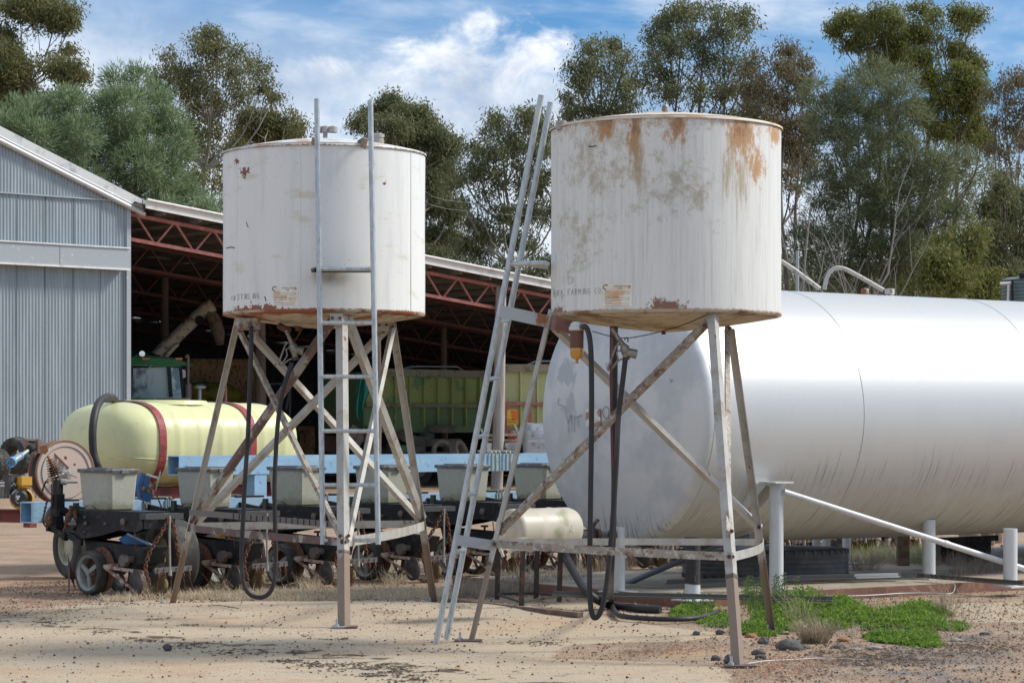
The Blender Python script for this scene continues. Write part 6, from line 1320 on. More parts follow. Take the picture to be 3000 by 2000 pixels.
    b = MB(); b.bar(q(136, 1306, 25.93), q(201, 1371, 25.93), .02, .02); b.poly([q(76, 1286, 25.93), q(79, 1286, 25.93), q(79, 1322, 25.93), q(77, 1322, 25.93)], .04, (0, 1, 0)); b.poly([q(108, 1286, 25.93), q(112, 1286, 25.93), q(111, 1322, 25.93), q(108, 1322, 25.93)], .04, (0, 1, 0)); b.build('arm_flange', edge, arm)
    b = MB(); b.tube([q(206, 1402, 26.3), q(212, 1462, 26.3)], .022, 8); b.build('reel_stay', pinkp, root)
    # suction valve with blue mouth
    b = MB(); b.tube([q(88, 1315, 25.9), q(62, 1334, 25.75)], .022, 10); b.tube([q(62, 1334, 25.75), q(58, 1337, 25.72), q(38, 1350, 25.6)], [.036, .038, .036], 14); pipe = b.build('valve_tube', M('valve_grey', (.33, .37, .38), .4, .4), root)
    b = MB(); b.tube([q(38, 1350, 25.6), q(32, 1354, 25.56)], [.047, .052], 18, caps=False); b.build('blue_mouth', M('bright_blue', (.10, .36, .62), .4), pipe); b = MB(); b.tube([q(60, 1336, 25.73), q(58, 1337, 25.72)], .042, 14); b.build('blue_band', M('bright_blue', (.10, .36, .62)), pipe)
    b = MB(); b.tube([q(83, 1306, 25.9), q(96, 1320, 25.9)], [.055, .05], 18); b.tube([q(82, 1293, 25.9), q(104, 1294, 25.9)], .012, 6); b.build('valve_knob', blackm, pipe)
    # engine
    Y = 25.5; eo = M('engine_yellow', (.62, .33, .04), .5, layers=[dict(col=(.30, .20, .10), scale=9, lo=.54, hi=.66)]); ek = M('engine_black', (.03, .03, .032), .5, layers=[dict(col=(.09, .085, .08), scale=10, lo=.5, hi=.64)])
    b = MB(); b.lathe(q(66, 1460, Y), (-.35, -1, 0), [(-.12, .06), (-.12, .105), (.0, .115), (.03, .11), (.04, .09)], 28); b.box(q(70, 1478, Y + .05), (.14, .14, .06)); e0 = b.build('engine_block', eo, root)
    b = MB(); b.lathe(q(56, 1457, Y - .03), (-.5, -1, 0), [(-.02, .088), (.03, .085), (.045, .06), (.045, .0)], 28); b.build('recoil_cover', ek, e0)
    for k in range(12):
        a_ = k * math.pi / 6; b = MB(); cc = q(53.5, 1456, Y - .075); b.box(cc + V(.058 * math.cos(a_) * .9, .03 * math.cos(a_), .058 * math.sin(a_)), (.012, .012, .02)); b.build('cover_slot', M('slot_grey', (.12, .12, .12), .6), e0)
    b = MB()
    for k in range(3): a_ = k * 2.1 + .5; cc = q(52, 1456, Y - .085); b.lathe(cc + V(.014 * math.cos(a_), 0, .014 * math.sin(a_)), (-.5, -1, 0), [(0, .012), (.004, .012), (.004, 0)], 10)
    b.build('starter_boss', M('white_mark', (.7, .7, .7), .5), e0)
    b = MB(); b.box(q(66, 1408, Y), (.12, .16, .085)); b.box(q(66, 1422, Y), (.10, .14, .03)); b.build('fuel_cowl', eo, e0)
    b = MB(); b.box(q(35, 1400, Y + .02), (.11, .16, .07)); b.box(q(33, 1420, Y), (.08, .12, .09)); b.box(q(28, 1440, Y), (.06, .1, .05)); b.build('muffler', ek, e0)
    b = MB(); b.tube([q(36, 1446, Y - .1), q(48, 1435, Y - .1)], .012, 6); b.tube([q(34, 1424, Y - .08), q(42, 1414, Y - .08), q(46, 1422, Y - .08)], .008, 5); b.tube([q(64, 1478, Y), q(65, 1492, Y)], .03, 8); b.build('engine_linkage', M('rod', (.42, .42, .38)), e0)
cart()
def left_bits():
    # lugged tractor tyres standing by the barn wall, white sheets stacked
    for px, py, Y, rad, w, l, rz in ((52, 1335, 58, .42, .40, 'upright lugged tyre behind the hose reel', .55), (-12, 1360, 57, .36, .32, 'grey lugged tyre cut off by the left edge', .7)):
        p = P(px, py, Y); o = tyre_obj(rad, w, rad * .5, lug=True); o.location = (p.x, p.y, p.z); o.rotation_euler = (R(90), 0, -rz); tag(o, l, 'tyre', 'lugged tyres by the white sheet stack')
        b = MB(); 
    p = P(20, 1400, 60); r = empty('sheet_stack', V(p.x, p.y, 0), 'stack of white ribbed roofing sheets under the lugged tyres', 'sheet stack'); zz = 1.5 - (1376 - 1270) / F * 60
    for i in range(6):
        b = MB(); z = zz - i * .07
        b.grid(lambda u, v: (p.x - 1.2 + u * 1.75 + .02 * (i % 2), p.y - .3 + v * .9, z + .022 * (1 if int(v * 16) % 2 else -1)), 2, 32, False); b.bar((p.x - 1.2, p.y - .31, z - .012), (p.x + .55 + .02 * (i % 2), p.y - .31, z - .012), .03, .045); b.build('roof_sheet', whitem, r, V(p.x, p.y, 0))
    b = MB()
    for x in (-.9, .3): b.box((p.x + x, p.y, (zz - .45) / 2), (.12, .6, max(.1, zz - .46)))
    b.build('bearer', dwoodm(), r, V(p.x, p.y, 0))
left_bits()
def far_bits():
    # behind the slab on the right: posts, pipes, stumps, a corrugated rainwater tank
    wood = M('brown_post', (.24, .16, .11), .85, layers=[dict(col=(.14, .09, .06), scale=8, lo=.45, hi=.62)])
    for px, y0, y1, w, l in ((2645, 1560, 1676, .13, 'brown square post behind the long tank'), (2380, 1560, 1610, .14, 'short brown post seen under the long tank')):
        p = G(px, y1) if y1 > 1640 else P(px, 1610, 31); b = MB(); t = P(px, y0 - 60, p.y); b.bar(V(p.x, p.y, 0), t, w, w * .8, (0, 1, 0)); tag(b.build('timber_post', wood, None, V(p.x, p.y, 0)), l, 'post')
    for px, py, s, l in ((2900, 1590, .16, 'grey stump at the right beyond the slab'), (2838, 1600, .14, 'dark stump beside the far white post'), (2885, 1596, .12, 'thin stump between two others beyond the slab')):
        p = G(px, py); b = MB(); b.tube([V(p.x, p.y, -.02), V(p.x + .03, p.y, .3), V(p.x + .05, p.y, .62)], [s * 1.1, s, s * .9], 10); tag(b.build('stump', wood, None, V(p.x, p.y, 0)), l, 'stump')
    for px, py, ln, l in ((2815, 1652, 1.6, 'fat grey pipe lying in the straw behind the slab'), (2960, 1640, 1.2, 'grey pipe at the right edge behind the slab')):
        p = G(px, py); b = MB(); b.tube([p + V(-.1, 0, .1), p + V(ln * .6, .1, .11), p + V(ln, .1, .1)], .09, 12); tag(b.build('grey_pipe', M('pipe_grey', (.22, .22, .22), .6), None, p), l, 'pipe')
    p = G(2822, 1668); b = MB(); b.box(p + V(0, 0, .2), (.55, .35, .30)); b.bar(p + V(-.3, -.18, .33), p + V(.35, -.18, .36), .06, .06); tag(b.build('scrap_box', blk, None, p), 'black scrap iron box in the straw beyond the slab', 'scrap')
    # rainwater tank at the right edge
    p = V(P(3010, 900, 62).x, 62, 0); r = empty('rainwater_tank', p, 'grey green corrugated rainwater tank at the right edge', 'rainwater tank'); zt = P(0, 822, 62).z
    b = MB(); pr = [(z, .62 + .018 * math.sin(z * 2 * math.pi / .085)) for z in np.arange(0.0, zt, .0106)]; b.lathe(p, (0, 0, 1), pr, 40, split=False); b.lathe(p + V(0, 0, zt), (0, 0, 1), [(0, .63), (.07, .5), (.1, 0)], 40, split=False); b.build('tank_wall', M('corr_green', (.16, .22, .22), .5, .3), r, p)
    b = MB(); b.tube([P(2930, 831, 61.5), P(2966, 829, 61.5)], .035, 8); b.tube([P(2955, 830, 61.5), P(2953, 885, 61.5)], .03, 8); b.build('inlet_pipe', whitem, r, p)
    b = MB(); b.tube([P(2966, 820, 61.4), P(2966, 885, 61.4)], .03, 6); b.lathe(P(2996, 812, 61.5), (0, 0, 1), [(0, .08), (.09, .08), (.12, 0)], 12); b.build('tank_fitting', blk, r, p)
    p = V(P(2336, 850, 40).x, 40, 0); b = MB(); b.tube([p, P(2336, 735, 40)], .026, 8); tag(b.build('thin_pole', galvp, None, p), 'thin grey steel pole rising behind the long tank', 'pole')
    p0 = P(1230, 555, 90); p1 = P(1420, 600, 92)
    b = MB(); b.tube(smooth_pts([p0 + V(-1.5, 0, .05), p0, p1, p1 + V(14, 0, -.8)]), .006, 4); b.tube(smooth_pts([p0 + V(-1.5, 0, -.3), p0 + V(0, 0, -.35), p1 + V(0, 0, -.3), p1 + V(14, 0, -1.2)]), .006, 4); tag(b.build('power_line', galvp, None, p0), 'pair of thin overhead wires in front of the gum trees', 'power line')
far_bits()

# ------------------------------------------------------------------ trees
bark = M('gum_bark', (.40, .37, .33), .9, bump=.4, bscale=6, layers=[dict(col=(.22, .18, .15), scale=2.5, sz=.4, lo=.45, hi=.62, fac=.8)])
barkd = M('dark_bark', (.12, .10, .085), .9, layers=[dict(col=(.20, .17, .15), scale=3, sz=.4, lo=.48, hi=.62, fac=.8)])
barkg = M('bare_bark', (.25, .23, .205), .9, layers=[dict(col=(.22, .19, .17), scale=3, lo=.48, hi=.62, fac=.8)])
def leafmat(name, cols):
    m = M(name, cols[0], .6, spec=.12, transl=.42, layers=[dict(col=c, island=1, lo=lo, hi=lo + .02) for c, lo in cols[1:]]); return m
gumA = leafmat('gum_leaf_a', [(.13, .14, .055), ((.18, .185, .075), .25), ((.24, .22, .09), .55), ((.29, .23, .12), .80), ((.20, .23, .12), .90)])
gumB = leafmat('gum_leaf_b', [(.13, .15, .07), ((.19, .205, .10), .35), ((.26, .265, .14), .7), ((.30, .26, .15), .9)])
gumC = leafmat('gum_leaf_c', [(.13, .155, .045), ((.18, .20, .06), .35), ((.25, .25, .08), .65), ((.30, .27, .11), .88)])
gumD = leafmat('gum_leaf_d', [(.17, .14, .08), ((.23, .18, .10), .35), ((.14, .145, .08), .65), ((.28, .22, .14), .88)])
oakA = leafmat('oak_needle_a', [(.15, .22, .11), ((.23, .31, .17), .3), ((.33, .42, .25), .6), ((.36, .37, .17), .86)])
oakB = leafmat('oak_needle_b', [(.14, .165, .085), ((.19, .215, .12), .35), ((.24, .265, .15), .7), ((.28, .26, .13), .9)])
def make_tree(name, label, group, Y, lobes, base_px, leafm, barkm, kind='gum', dens=1.0, seed=0, trunk_r=.28, fork=.35, cat='tree', extra_trunks=(), leaf=1.0):
    r = np.random.default_rng(100 + seed); rp = random.Random(seed)
    bx = P(base_px, 1200, Y).x; org = V(bx, Y, 0); root = empty(name, org, label, cat, group)
    lob = []
    for i, l in enumerate(lobes):
        px, py, rx, ry = l[:4]; c = P(px, py, Y + (l[4] if len(l) > 4 else rp.uniform(-1.6, 1.6))); s = Y / F
        lob.append((np.array(c), rx * s, max(.5, (rx + ry) / 2 * s), ry * s, rx * ry))
    # limbs
    cen = sum((l[0] * l[4] for l in lob)) / sum(l[4] for l in lob); top = max(l[0][2] for l in lob)
    b = MB(); forkz = max(2.5, cen[2] * fork)
    stems = [bx] + [P(p, 1200, Y).x for p in extra_trunks]; nodes = []
    for si, sx in enumerate(stems):
        n = 9; zs = np.linspace(0, top * .93, n); tgt = cen[0] + (0 if si == 0 else (sx - bx) * .8); pts = []
        for k, z in enumerate(zs):
            t = k / (n - 1); pts.append(V(sx + (tgt - sx) * t ** 1.3 + .16 * Y / 100 * math.sin(k * 1.3 + seed + si), Y + .5 * math.sin(k * .9 + seed * 2 + si), z))
        rad = [trunk_r * (1 - .88 * (k / (n - 1)) ** .8) * (1.25 if k == 0 else 1) * (1 if si == 0 else .7) for k in range(n)]
        sp = smooth_pts(pts, 2); b.tube(sp, [np.interp(i / (len(sp) - 1) * (n - 1), range(n), rad) for i in range(len(sp))], 8); nodes.append((pts, rad))
    for li, (c, ax, ay, az, w) in enumerate(lob):
        best = None
        for pts, rad in nodes:
            for k in range(1, len(pts)):
                p = pts[k]; d = math.hypot(c[0] - p.x, c[1] - p.y); dz = c[2] - p.z
                if dz < .15 * d: continue
                cost = abs(dz - 1.3 * d) + d * .5 + (6 if p.z < forkz * .7 else 0)
                if best is None or cost < best[0]: best = (cost, p, rad[k])
        if best is None: best = (0, nodes[0][0][-2], nodes[0][1][-2])
        p, rr = best[1], best[2]; e = V(*c); mid = p.lerp(e, .5) + V((e.x - p.x) * .12, .2 * rp.uniform(-1, 1), -(e - p).length * .10)
        r0_ = min(rr * .7, .022 + (e - p).length * .009); b.tube(smooth_pts([p, mid, e, e + V((e.x - p.x) * .12, 0, az * .5)], 3), list(np.linspace(r0_, .012, 10)), 5)
        for _ in range(3 if kind == 'gum' else 1):
            q_ = e + V(rp.uniform(-.85, .85) * ax, rp.uniform(-.7, .7) * ay, rp.uniform(-.5, .85) * az); s_ = p.lerp(e, rp.uniform(.45, .95)) if rp.random() < .6 else mid.lerp(e, rp.random())
            m2 = s_.lerp(q_, .5) + V(rp.uniform(-.2, .2), rp.uniform(-.2, .2), rp.uniform(-.1, .25)); b.tube([s_, m2, q_], [.016, .011, .005], 4)
    b.build('trunk', barkm, root, org)
    # leaves
    V_ = []; cnt = 0
    for c, ax, ay, az, w in lob:
        area = math.pi * ax * az
        if kind == 'gum':
            ncl = max(10, int(area * (52 + 30 * (dens > .8)) * dens)); per = 40
            d = r.normal(size=(ncl, 3)); d /= np.linalg.norm(d, axis=1)[:, None]; rad = r.random(ncl) ** .5 * np.where(r.random(ncl) < .16, 1.35, 1.0)
            cc = c + d * rad[:, None] * np.array([ax, ay, az]) * r.uniform(.85, 1.15, (ncl, 1)); keep = np.array([mnoise.noise(Vector(q * 1.25)) for q in cc]) > -.12 - .10 * (dens > .8); cc = cc[keep] if keep.sum() > 5 else cc; ncl = len(cc)
            ci = np.repeat(np.arange(ncl), per); n = len(ci)
            sz = np.repeat(r.uniform(.13, .30, ncl), per)
            pos = cc[ci] + np.clip(r.normal(size=(n, 3)), -1.8, 1.8) * sz[:, None] * np.array([1, 1, .75])
            lenv = r.uniform(.11, .22, n) * leaf; wid = lenv * r.uniform(.22, .34, n)
            dirv = np.stack([r.normal(size=n) * .55, r.normal(size=n) * .55, -np.abs(r.normal(size=n)) * .6 - .25], -1)
        else:
            ncl = max(10, int(area * 46 * dens)); per = 46
            d = r.normal(size=(ncl, 3)); d /= np.linalg.norm(d, axis=1)[:, None]; rad = r.random(ncl) ** .38
            cc = c + d * rad[:, None] * np.array([ax, ay, az]) * r.uniform(.85, 1.1, (ncl, 1))
            ci = np.repeat(np.arange(ncl), per); n = len(ci)
            tuft = np.repeat(d * .7 + np.array([0, 0, .35]), per, axis=0)
            dirv = tuft + r.normal(size=(n, 3)) * .55
            u = r.random(n); pos = cc[ci] + dirv / (np.linalg.norm(dirv, axis=1)[:, None] + 1e-6) * (u * .38)[:, None] + r.normal(size=(n, 3)) * .05
            lenv = r.uniform(.16, .30, n) * leaf; wid = np.full(n, .030) * leaf
        dirv /= np.linalg.norm(dirv, axis=1)[:, None] + 1e-9
        side = np.cross(dirv, r.normal(size=(n, 3))); side /= np.linalg.norm(side, axis=1)[:, None] + 1e-9
        L_ = dirv * lenv[:, None]; S_ = side * (wid / 2)[:, None]
        q4 = np.stack([pos, pos + L_ * .45 + S_, pos + L_, pos + L_ * .45 - S_], 1); V_.append(q4)
    A = np.concatenate(V_).reshape(-1, 3); fs = np.arange(len(A)).reshape(-1, 4)
    tri_mesh('crown', A, fs, [leafm], root, kind='stuff', org=org, k=4)
    return len(A) // 4
NL = 0
GG = 'gum trees behind the sheds'
T = [
 ('gum_tree', 'tall gum tree at the far left with bare forked limbs against the sky', 104, [(30, 200, 75, 75), (20, 320, 75, 70), (0, 120, 50, 60), (50, 260, 50, 60), (165, 45, 70, 45), (205, 75, 30, 30), (60, 20, 60, 40), (120, 15, 60, 35), (190, 205, 55, 36), (226, 222, 25, 25), (200, 145, 16, 18), (155, 175, 24, 22), (65, 330, 45, 50), (125, 290, 22, 24), (15, 400, 60, 40)], 60, gumA, bark, 'gum', 1.0, 1, .30),
 ('she_oak_tree', 'soft blue green feathery tree rising behind the barn roof', 92, [(345, 250, 38, 42), (405, 240, 30, 34), (320, 300, 40, 34), (370, 320, 55, 50), (440, 310, 55, 55), (500, 360, 44, 52), (300, 380, 50, 44), (360, 400, 55, 50), (430, 400, 55, 55), (520, 430, 38, 55), (320, 460, 55, 50), (400, 480, 65, 55), (470, 490, 55, 55), (360, 550, 55, 45), (440, 560, 65, 50), (510, 560, 55, 50), (560, 600, 50, 36), (610, 620, 50, 28), (640, 625, 32, 26), (470, 620, 60, 30)], 345, oakA, barkd, 'oak', 1.0, 2, .30),
 ('she_oak_tree', 'lower blue green feathery tree behind the gable of the barn', 90, [(60, 350, 60, 45), (130, 340, 50, 40), (200, 300, 40, 36), (215, 345, 45, 45), (250, 320, 26, 34), (20, 390, 60, 40), (100, 400, 60, 45), (180, 400, 55, 45), (240, 400, 45, 50), (140, 450, 60, 40), (220, 470, 55, 45), (250, 520, 40, 40), (40, 430, 60, 36)], 150, oakA, barkd, 'oak', 1.0, 3, .26),
 ('gum_tree', 'tall slender gum tree with a pale trunk between the barn and the white tank', 100, [(605, 100, 52, 34), (580, 140, 40, 34), (490, 155, 40, 30), (640, 140, 42, 36), (700, 155, 30, 30), (700, 200, 54, 46), (755, 205, 38, 36), (770, 250, 30, 36), (640, 200, 60, 42), (560, 200, 52, 40), (490, 220, 46, 34), (450, 235, 22, 26), (540, 250, 50, 40), (620, 260, 50, 46), (700, 265, 42, 36), (575, 310, 40, 40), (640, 320, 40, 40), (806, 285, 13, 22), (480, 270, 26, 26), (550, 370, 26, 44), (585, 400, 24, 44), (620, 380, 30, 30), (540, 450, 24, 34), (600, 450, 22, 40), (640, 470, 34, 50), (570, 510, 34, 34), (625, 540, 34, 40), (530, 530, 22, 30)], 592, gumA, bark, 'gum', .62, 4, .20),
 ('gum_tree', 'small round crowned gum peeping over the white tank lid', 106, [(735, 350, 42, 30), (790, 345, 38, 28), (840, 345, 34, 26), (715, 390, 34, 30), (770, 385, 46, 28), (830, 385, 40, 26), (880, 380, 24, 20), (690, 425, 26, 20), (800, 420, 60, 26)], 770, gumA, bark, 'gum', .95, 5, .22),
 ('gum_tree', 'rounded grey green gum rising between the two white tanks', 104, [(1150, 305, 52, 34), (1110, 335, 46, 30), (1200, 330, 48, 36), (1060, 365, 36, 26), (1140, 370, 70, 34), (1235, 350, 40, 34), (1270, 395, 46, 38), (1215, 405, 60, 38), (1310, 430, 40, 40), (1270, 460, 52, 46), (1260, 530, 44, 46), (1310, 520, 36, 46), (1270, 600, 42, 44), (1320, 620, 38, 46), (1265, 680, 40, 46), (1320, 710, 38, 40), (1270, 750, 40, 30), (1150, 430, 60, 30)], 1230, gumB, bark, 'gum', .95, 6, .26),
 ('gum_tree', 'open branching gum behind the leaning right hand ladder', 98, [(1450, 345, 32, 26), (1490, 375, 30, 34), (1420, 385, 40, 30), (1540, 335, 42, 30), (1570, 370, 42, 40), (1510, 420, 44, 40), (1440, 440, 44, 40), (1390, 430, 30, 36), (1570, 450, 44, 42), (1600, 410, 30, 40), (1400, 500, 40, 40), (1470, 520, 44, 44), (1540, 530, 44, 48), (1590, 530, 36, 46), (1400, 580, 40, 40), (1470, 610, 46, 40), (1540, 620, 46, 46), (1600, 620, 34, 46), (1380, 650, 30, 36), (1420, 680, 40, 36), (1500, 700, 50, 40), (1570, 710, 46, 40), (1430, 750, 36, 36), (1500, 780, 50, 34), (1590, 780, 50, 40), (1640, 600, 30, 60), (1350, 560, 40, 50), (1370, 720, 40, 50), (1340, 780, 60, 40), (1340, 480, 36, 44)], 1500, gumB, bark, 'gum', .80, 7, .22, ),
 ('gum_tree', 'broad gum whose crown spreads left above the rusty tank', 100, [(1730, 145, 44, 32), (1790, 140, 44, 34), (1700, 190, 42, 34), (1760, 200, 52, 44), (1830, 170, 38, 36), (1690, 240, 38, 34), (1740, 270, 52, 36), (1810, 250, 50, 44), (1660, 290, 28, 22), (1660, 330, 34, 20), (1720, 320, 52, 30), (1790, 320, 56, 40), (1850, 300, 40, 44), (1860, 230, 32, 40), (1800, 380, 80, 36), (1680, 370, 50, 24)], 1815, gumB, barkd, 'gum', .66, 8, .24),
 ('gum_tree', 'tallest gum directly above the rusty white tank', 102, [(1900, 105, 34, 30), (1945, 70, 36, 40), (1990, 30, 44, 40), (2050, 30, 48, 36), (2110, 30, 46, 40), (2165, 60, 44, 44), (1905, 160, 40, 36), (1960, 130, 50, 42), (2030, 100, 50, 44), (2100, 100, 50, 44), (2170, 130, 38, 44), (1930, 220, 50, 44), (2000, 190, 50, 44), (2070, 180, 50, 48), (2140, 190, 50, 48), (2190, 200, 24, 36), (1960, 280, 56, 40), (2040, 270, 56, 44), (2120, 270, 56, 48), (2190, 270, 40, 50), (2100, 340, 60, 30), (2180, 340, 46, 40)], 2050, gumB, barkd, 'gum', .66, 9, .26, .35, 'tree', (1960, 2120)),
 ('gum_tree', 'brownish tinged gum right behind the rim of the rusty tank', 99, [(2240, 170, 40, 34), (2310, 145, 34, 26), (2350, 180, 34, 30), (2280, 210, 52, 40), (2220, 250, 42, 44), (2340, 240, 46, 38), (2290, 290, 56, 44), (2230, 330, 46, 44), (2350, 310, 46, 48), (2300, 370, 56, 44), (2370, 380, 40, 50), (2310, 430, 50, 46), (2360, 460, 40, 50), (2320, 510, 36, 46), (2310, 600, 26, 60), (2240, 400, 40, 40)], 2290, gumD, barkd, 'gum', .80, 10, .22, .3, 'tree', (2340,)),
 ('gum_tree', 'tall bright olive gum with upswept limbs above the long tank', 108, [(2480, 55, 36, 28), (2450, 85, 24, 24), (2530, 75, 40, 30), (2580, 30, 34, 36), (2560, 110, 44, 34), (2500, 130, 36, 30), (2620, 60, 34, 36), (2690, 25, 36, 26), (2620, 120, 46, 40), (2690, 100, 48, 40), (2740, 55, 34, 30), (2810, 35, 34, 24), (2855, 45, 28, 22), (2820, 75, 26, 18), (2740, 120, 34, 34), (2700, 170, 50, 40), (2640, 180, 46, 36), (2570, 180, 40, 36), (2810, 150, 36, 36), (2850, 185, 32, 40), (2820, 220, 40, 44), (2860, 260, 26, 44), (2720, 230, 46, 36), (2760, 290, 40, 44), (2820, 300, 44, 46), (2700, 320, 36, 46), (2750, 370, 46, 46), (2820, 380, 44, 46), (2860, 350, 26, 40), (2880, 400, 40, 40)], 2745, gumC, barkd, 'gum', .82, 11, .30, .3, 'tree', (2600, 2820)),
 ('she_oak_tree', 'large dusky grey green she oak leaning out over the silver tank', 88, [(2560, 215, 36, 32), (2500, 250, 40, 36), (2620, 225, 44, 34), (2560, 280, 60, 44), (2640, 290, 50, 46), (2460, 300, 50, 42), (2420, 350, 50, 46), (2500, 350, 60, 48), (2590, 360, 60, 50), (2670, 360, 40, 46), (2390, 260, 30, 40), (2440, 420, 60, 44), (2530, 430, 70, 50), (2620, 440, 60, 50), (2680, 450, 44, 46), (2480, 500, 70, 50), (2570, 520, 80, 54), (2660, 520, 66, 50), (2730, 500, 56, 44), (2790, 480, 60, 40), (2860, 500, 40, 40), (2400, 560, 50, 40), (2510, 590, 80, 54), (2620, 600, 80, 54), (2710, 580, 66, 50), (2790, 560, 56, 46), (2410, 660, 50, 60), (2530, 670, 80, 54), (2640, 680, 80, 54), (2740, 660, 70, 50), (2470, 740, 70, 50), (2580, 760, 80, 50), (2690, 750, 80, 50), (2350, 720, 46, 60), (2800, 640, 40, 40), (2540, 830, 90, 40), (2680, 820, 90, 40), (2400, 810, 60, 50)], 2500, oakB, barkd, 'oak', .72, 12, .20, .2, 'tree', (2440, 2560, 2640)),
 ('gum_tree', 'thin open gum against the sky at the far right', 101, [(2975, 225, 34, 30), (2930, 250, 30, 26), (3020, 240, 40, 44), (2900, 290, 26, 28), (2960, 290, 40, 36), (3010, 320, 36, 46), (2910, 350, 28, 34), (2960, 370, 34, 36), (3000, 420, 40, 40), (2940, 440, 28, 34), (2900, 430, 22, 30), (2980, 490, 32, 36), (2930, 510, 22, 30)], 2955, gumD, barkd, 'gum', .55, 13, .16, .3, 'tree', (2920, 3000)),
 ('gum_tree', 'dense low dark gum beneath the thin tree on the far right', 96, [(2930, 540, 36, 36), (2980, 570, 50, 40), (2900, 600, 44, 36), (2950, 630, 54, 44), (3010, 640, 40, 44), (2900, 680, 50, 44), (2960, 710, 56, 44), (2890, 750, 46, 40), (2940, 790, 60, 44), (3010, 760, 40, 50), (3010, 830, 40, 50)], 2960, gumB, barkd, 'gum', .95, 14, .22, .3, 'tree', (3000, 2930)),
 ('gum_tree', 'young yellow green gum just above the far end of the silver tank', 84, [(2790, 700, 44, 40), (2750, 760, 50, 40), (2820, 750, 50, 44), (2790, 820, 70, 40), (2870, 820, 60, 36), (2700, 840, 60, 30), (2900, 870, 60, 26), (2850, 690, 30, 36)], 2800, gumC, barkd, 'gum', 1.0, 15, .14),
]
for a in T:
    name, label, Y, lobes, base, lm, bm_, kind, dens, seed, tr_ = a[:11]; ex = a[11:]
    kw = {}
    if len(ex) > 0: kw['fork'] = ex[0]
    if len(ex) > 2: kw['extra_trunks'] = ex[2]
    NL += make_tree(name, label, GG if name == 'gum_tree' else 'feathery she oaks behind the sheds', Y, lobes, base, lm, bm_, kind, dens, seed, tr_, **kw)
open('/tmp/leaves','w').write(str(NL))
def bare_trees():
    # leafless grey branches in front of the she oak
    for i, (bx, Y, seed, l, h, lean) in enumerate(((2300, 80, 5, 'bare grey branches fanning out right of the rusty tank', 10.6, .50), (2440, 82, 9, 'slim bare grey sapling in front of the she oak', 8.4, .12))):
        rp = random.Random(seed); org = V(P(bx, 1200, Y).x, Y, 0); root = empty('bare_tree', org, l, 'tree'); b = MB()
        def grow(p, d, r_, ln, depth):
            n = 6 if depth < 2 else 4; pts = [p]
            for k in range(n):
                d = (d + V(rp.uniform(-.14, .14), rp.uniform(-.10, .10), rp.uniform(-.02, .08))).normalized(); pts.append(pts[-1] + d * (ln / n))
            b.tube(pts, list(np.linspace(r_, r_ * .4, n + 1)), 5)
            if depth < 3:
                for k in range(2, n + 1):
                    s_ = 1 if (k + depth) % 2 else -1
                    if rp.random() < .62:
                        dd = (d + V(s_ * rp.uniform(.3, .8), rp.uniform(-.4, .4), rp.uniform(-.1, .4))).normalized(); grow(pts[k], dd, r_ * .45, ln * rp.uniform(.35, .55), depth + 1)
        for s in range(3): grow(org + V(s * .25, 0, 0), V(lean * (.1 + .45 * s), 0, 1).normalized(), .075, h * (.8 - .12 * s), 0)
        b.build('branches', barkg, root, org)
bare_trees()
def treeline():
    r = np.random.default_rng(77); V_ = []
    for k in range(420):
        px = r.uniform(2230, 3200) if k < 300 else r.uniform(950, 1700); py = r.uniform(800, 1150) if k < 300 else r.uniform(840, 1150); Y = r.uniform(118, 130); c = np.array(P(px, py, Y)); n = 240
        pos = c + r.normal(size=(n, 3)) * np.array([.9, .9, .8]); d = r.normal(size=(n, 3)); d /= np.linalg.norm(d, axis=1)[:, None]; s = np.cross(d, r.normal(size=(n, 3))); s /= np.linalg.norm(s, axis=1)[:, None]
        V_.append(np.stack([pos, pos + d * .13 + s * .04, pos + d * .28, pos + d * .13 - s * .04], 1))
    A = np.concatenate(V_).reshape(-1, 3); tri_mesh('scrub', A, np.arange(len(A)).reshape(-1, 4), [gumB], label='low dim scrub beyond the trees', kind='stuff', k=4)
treeline()

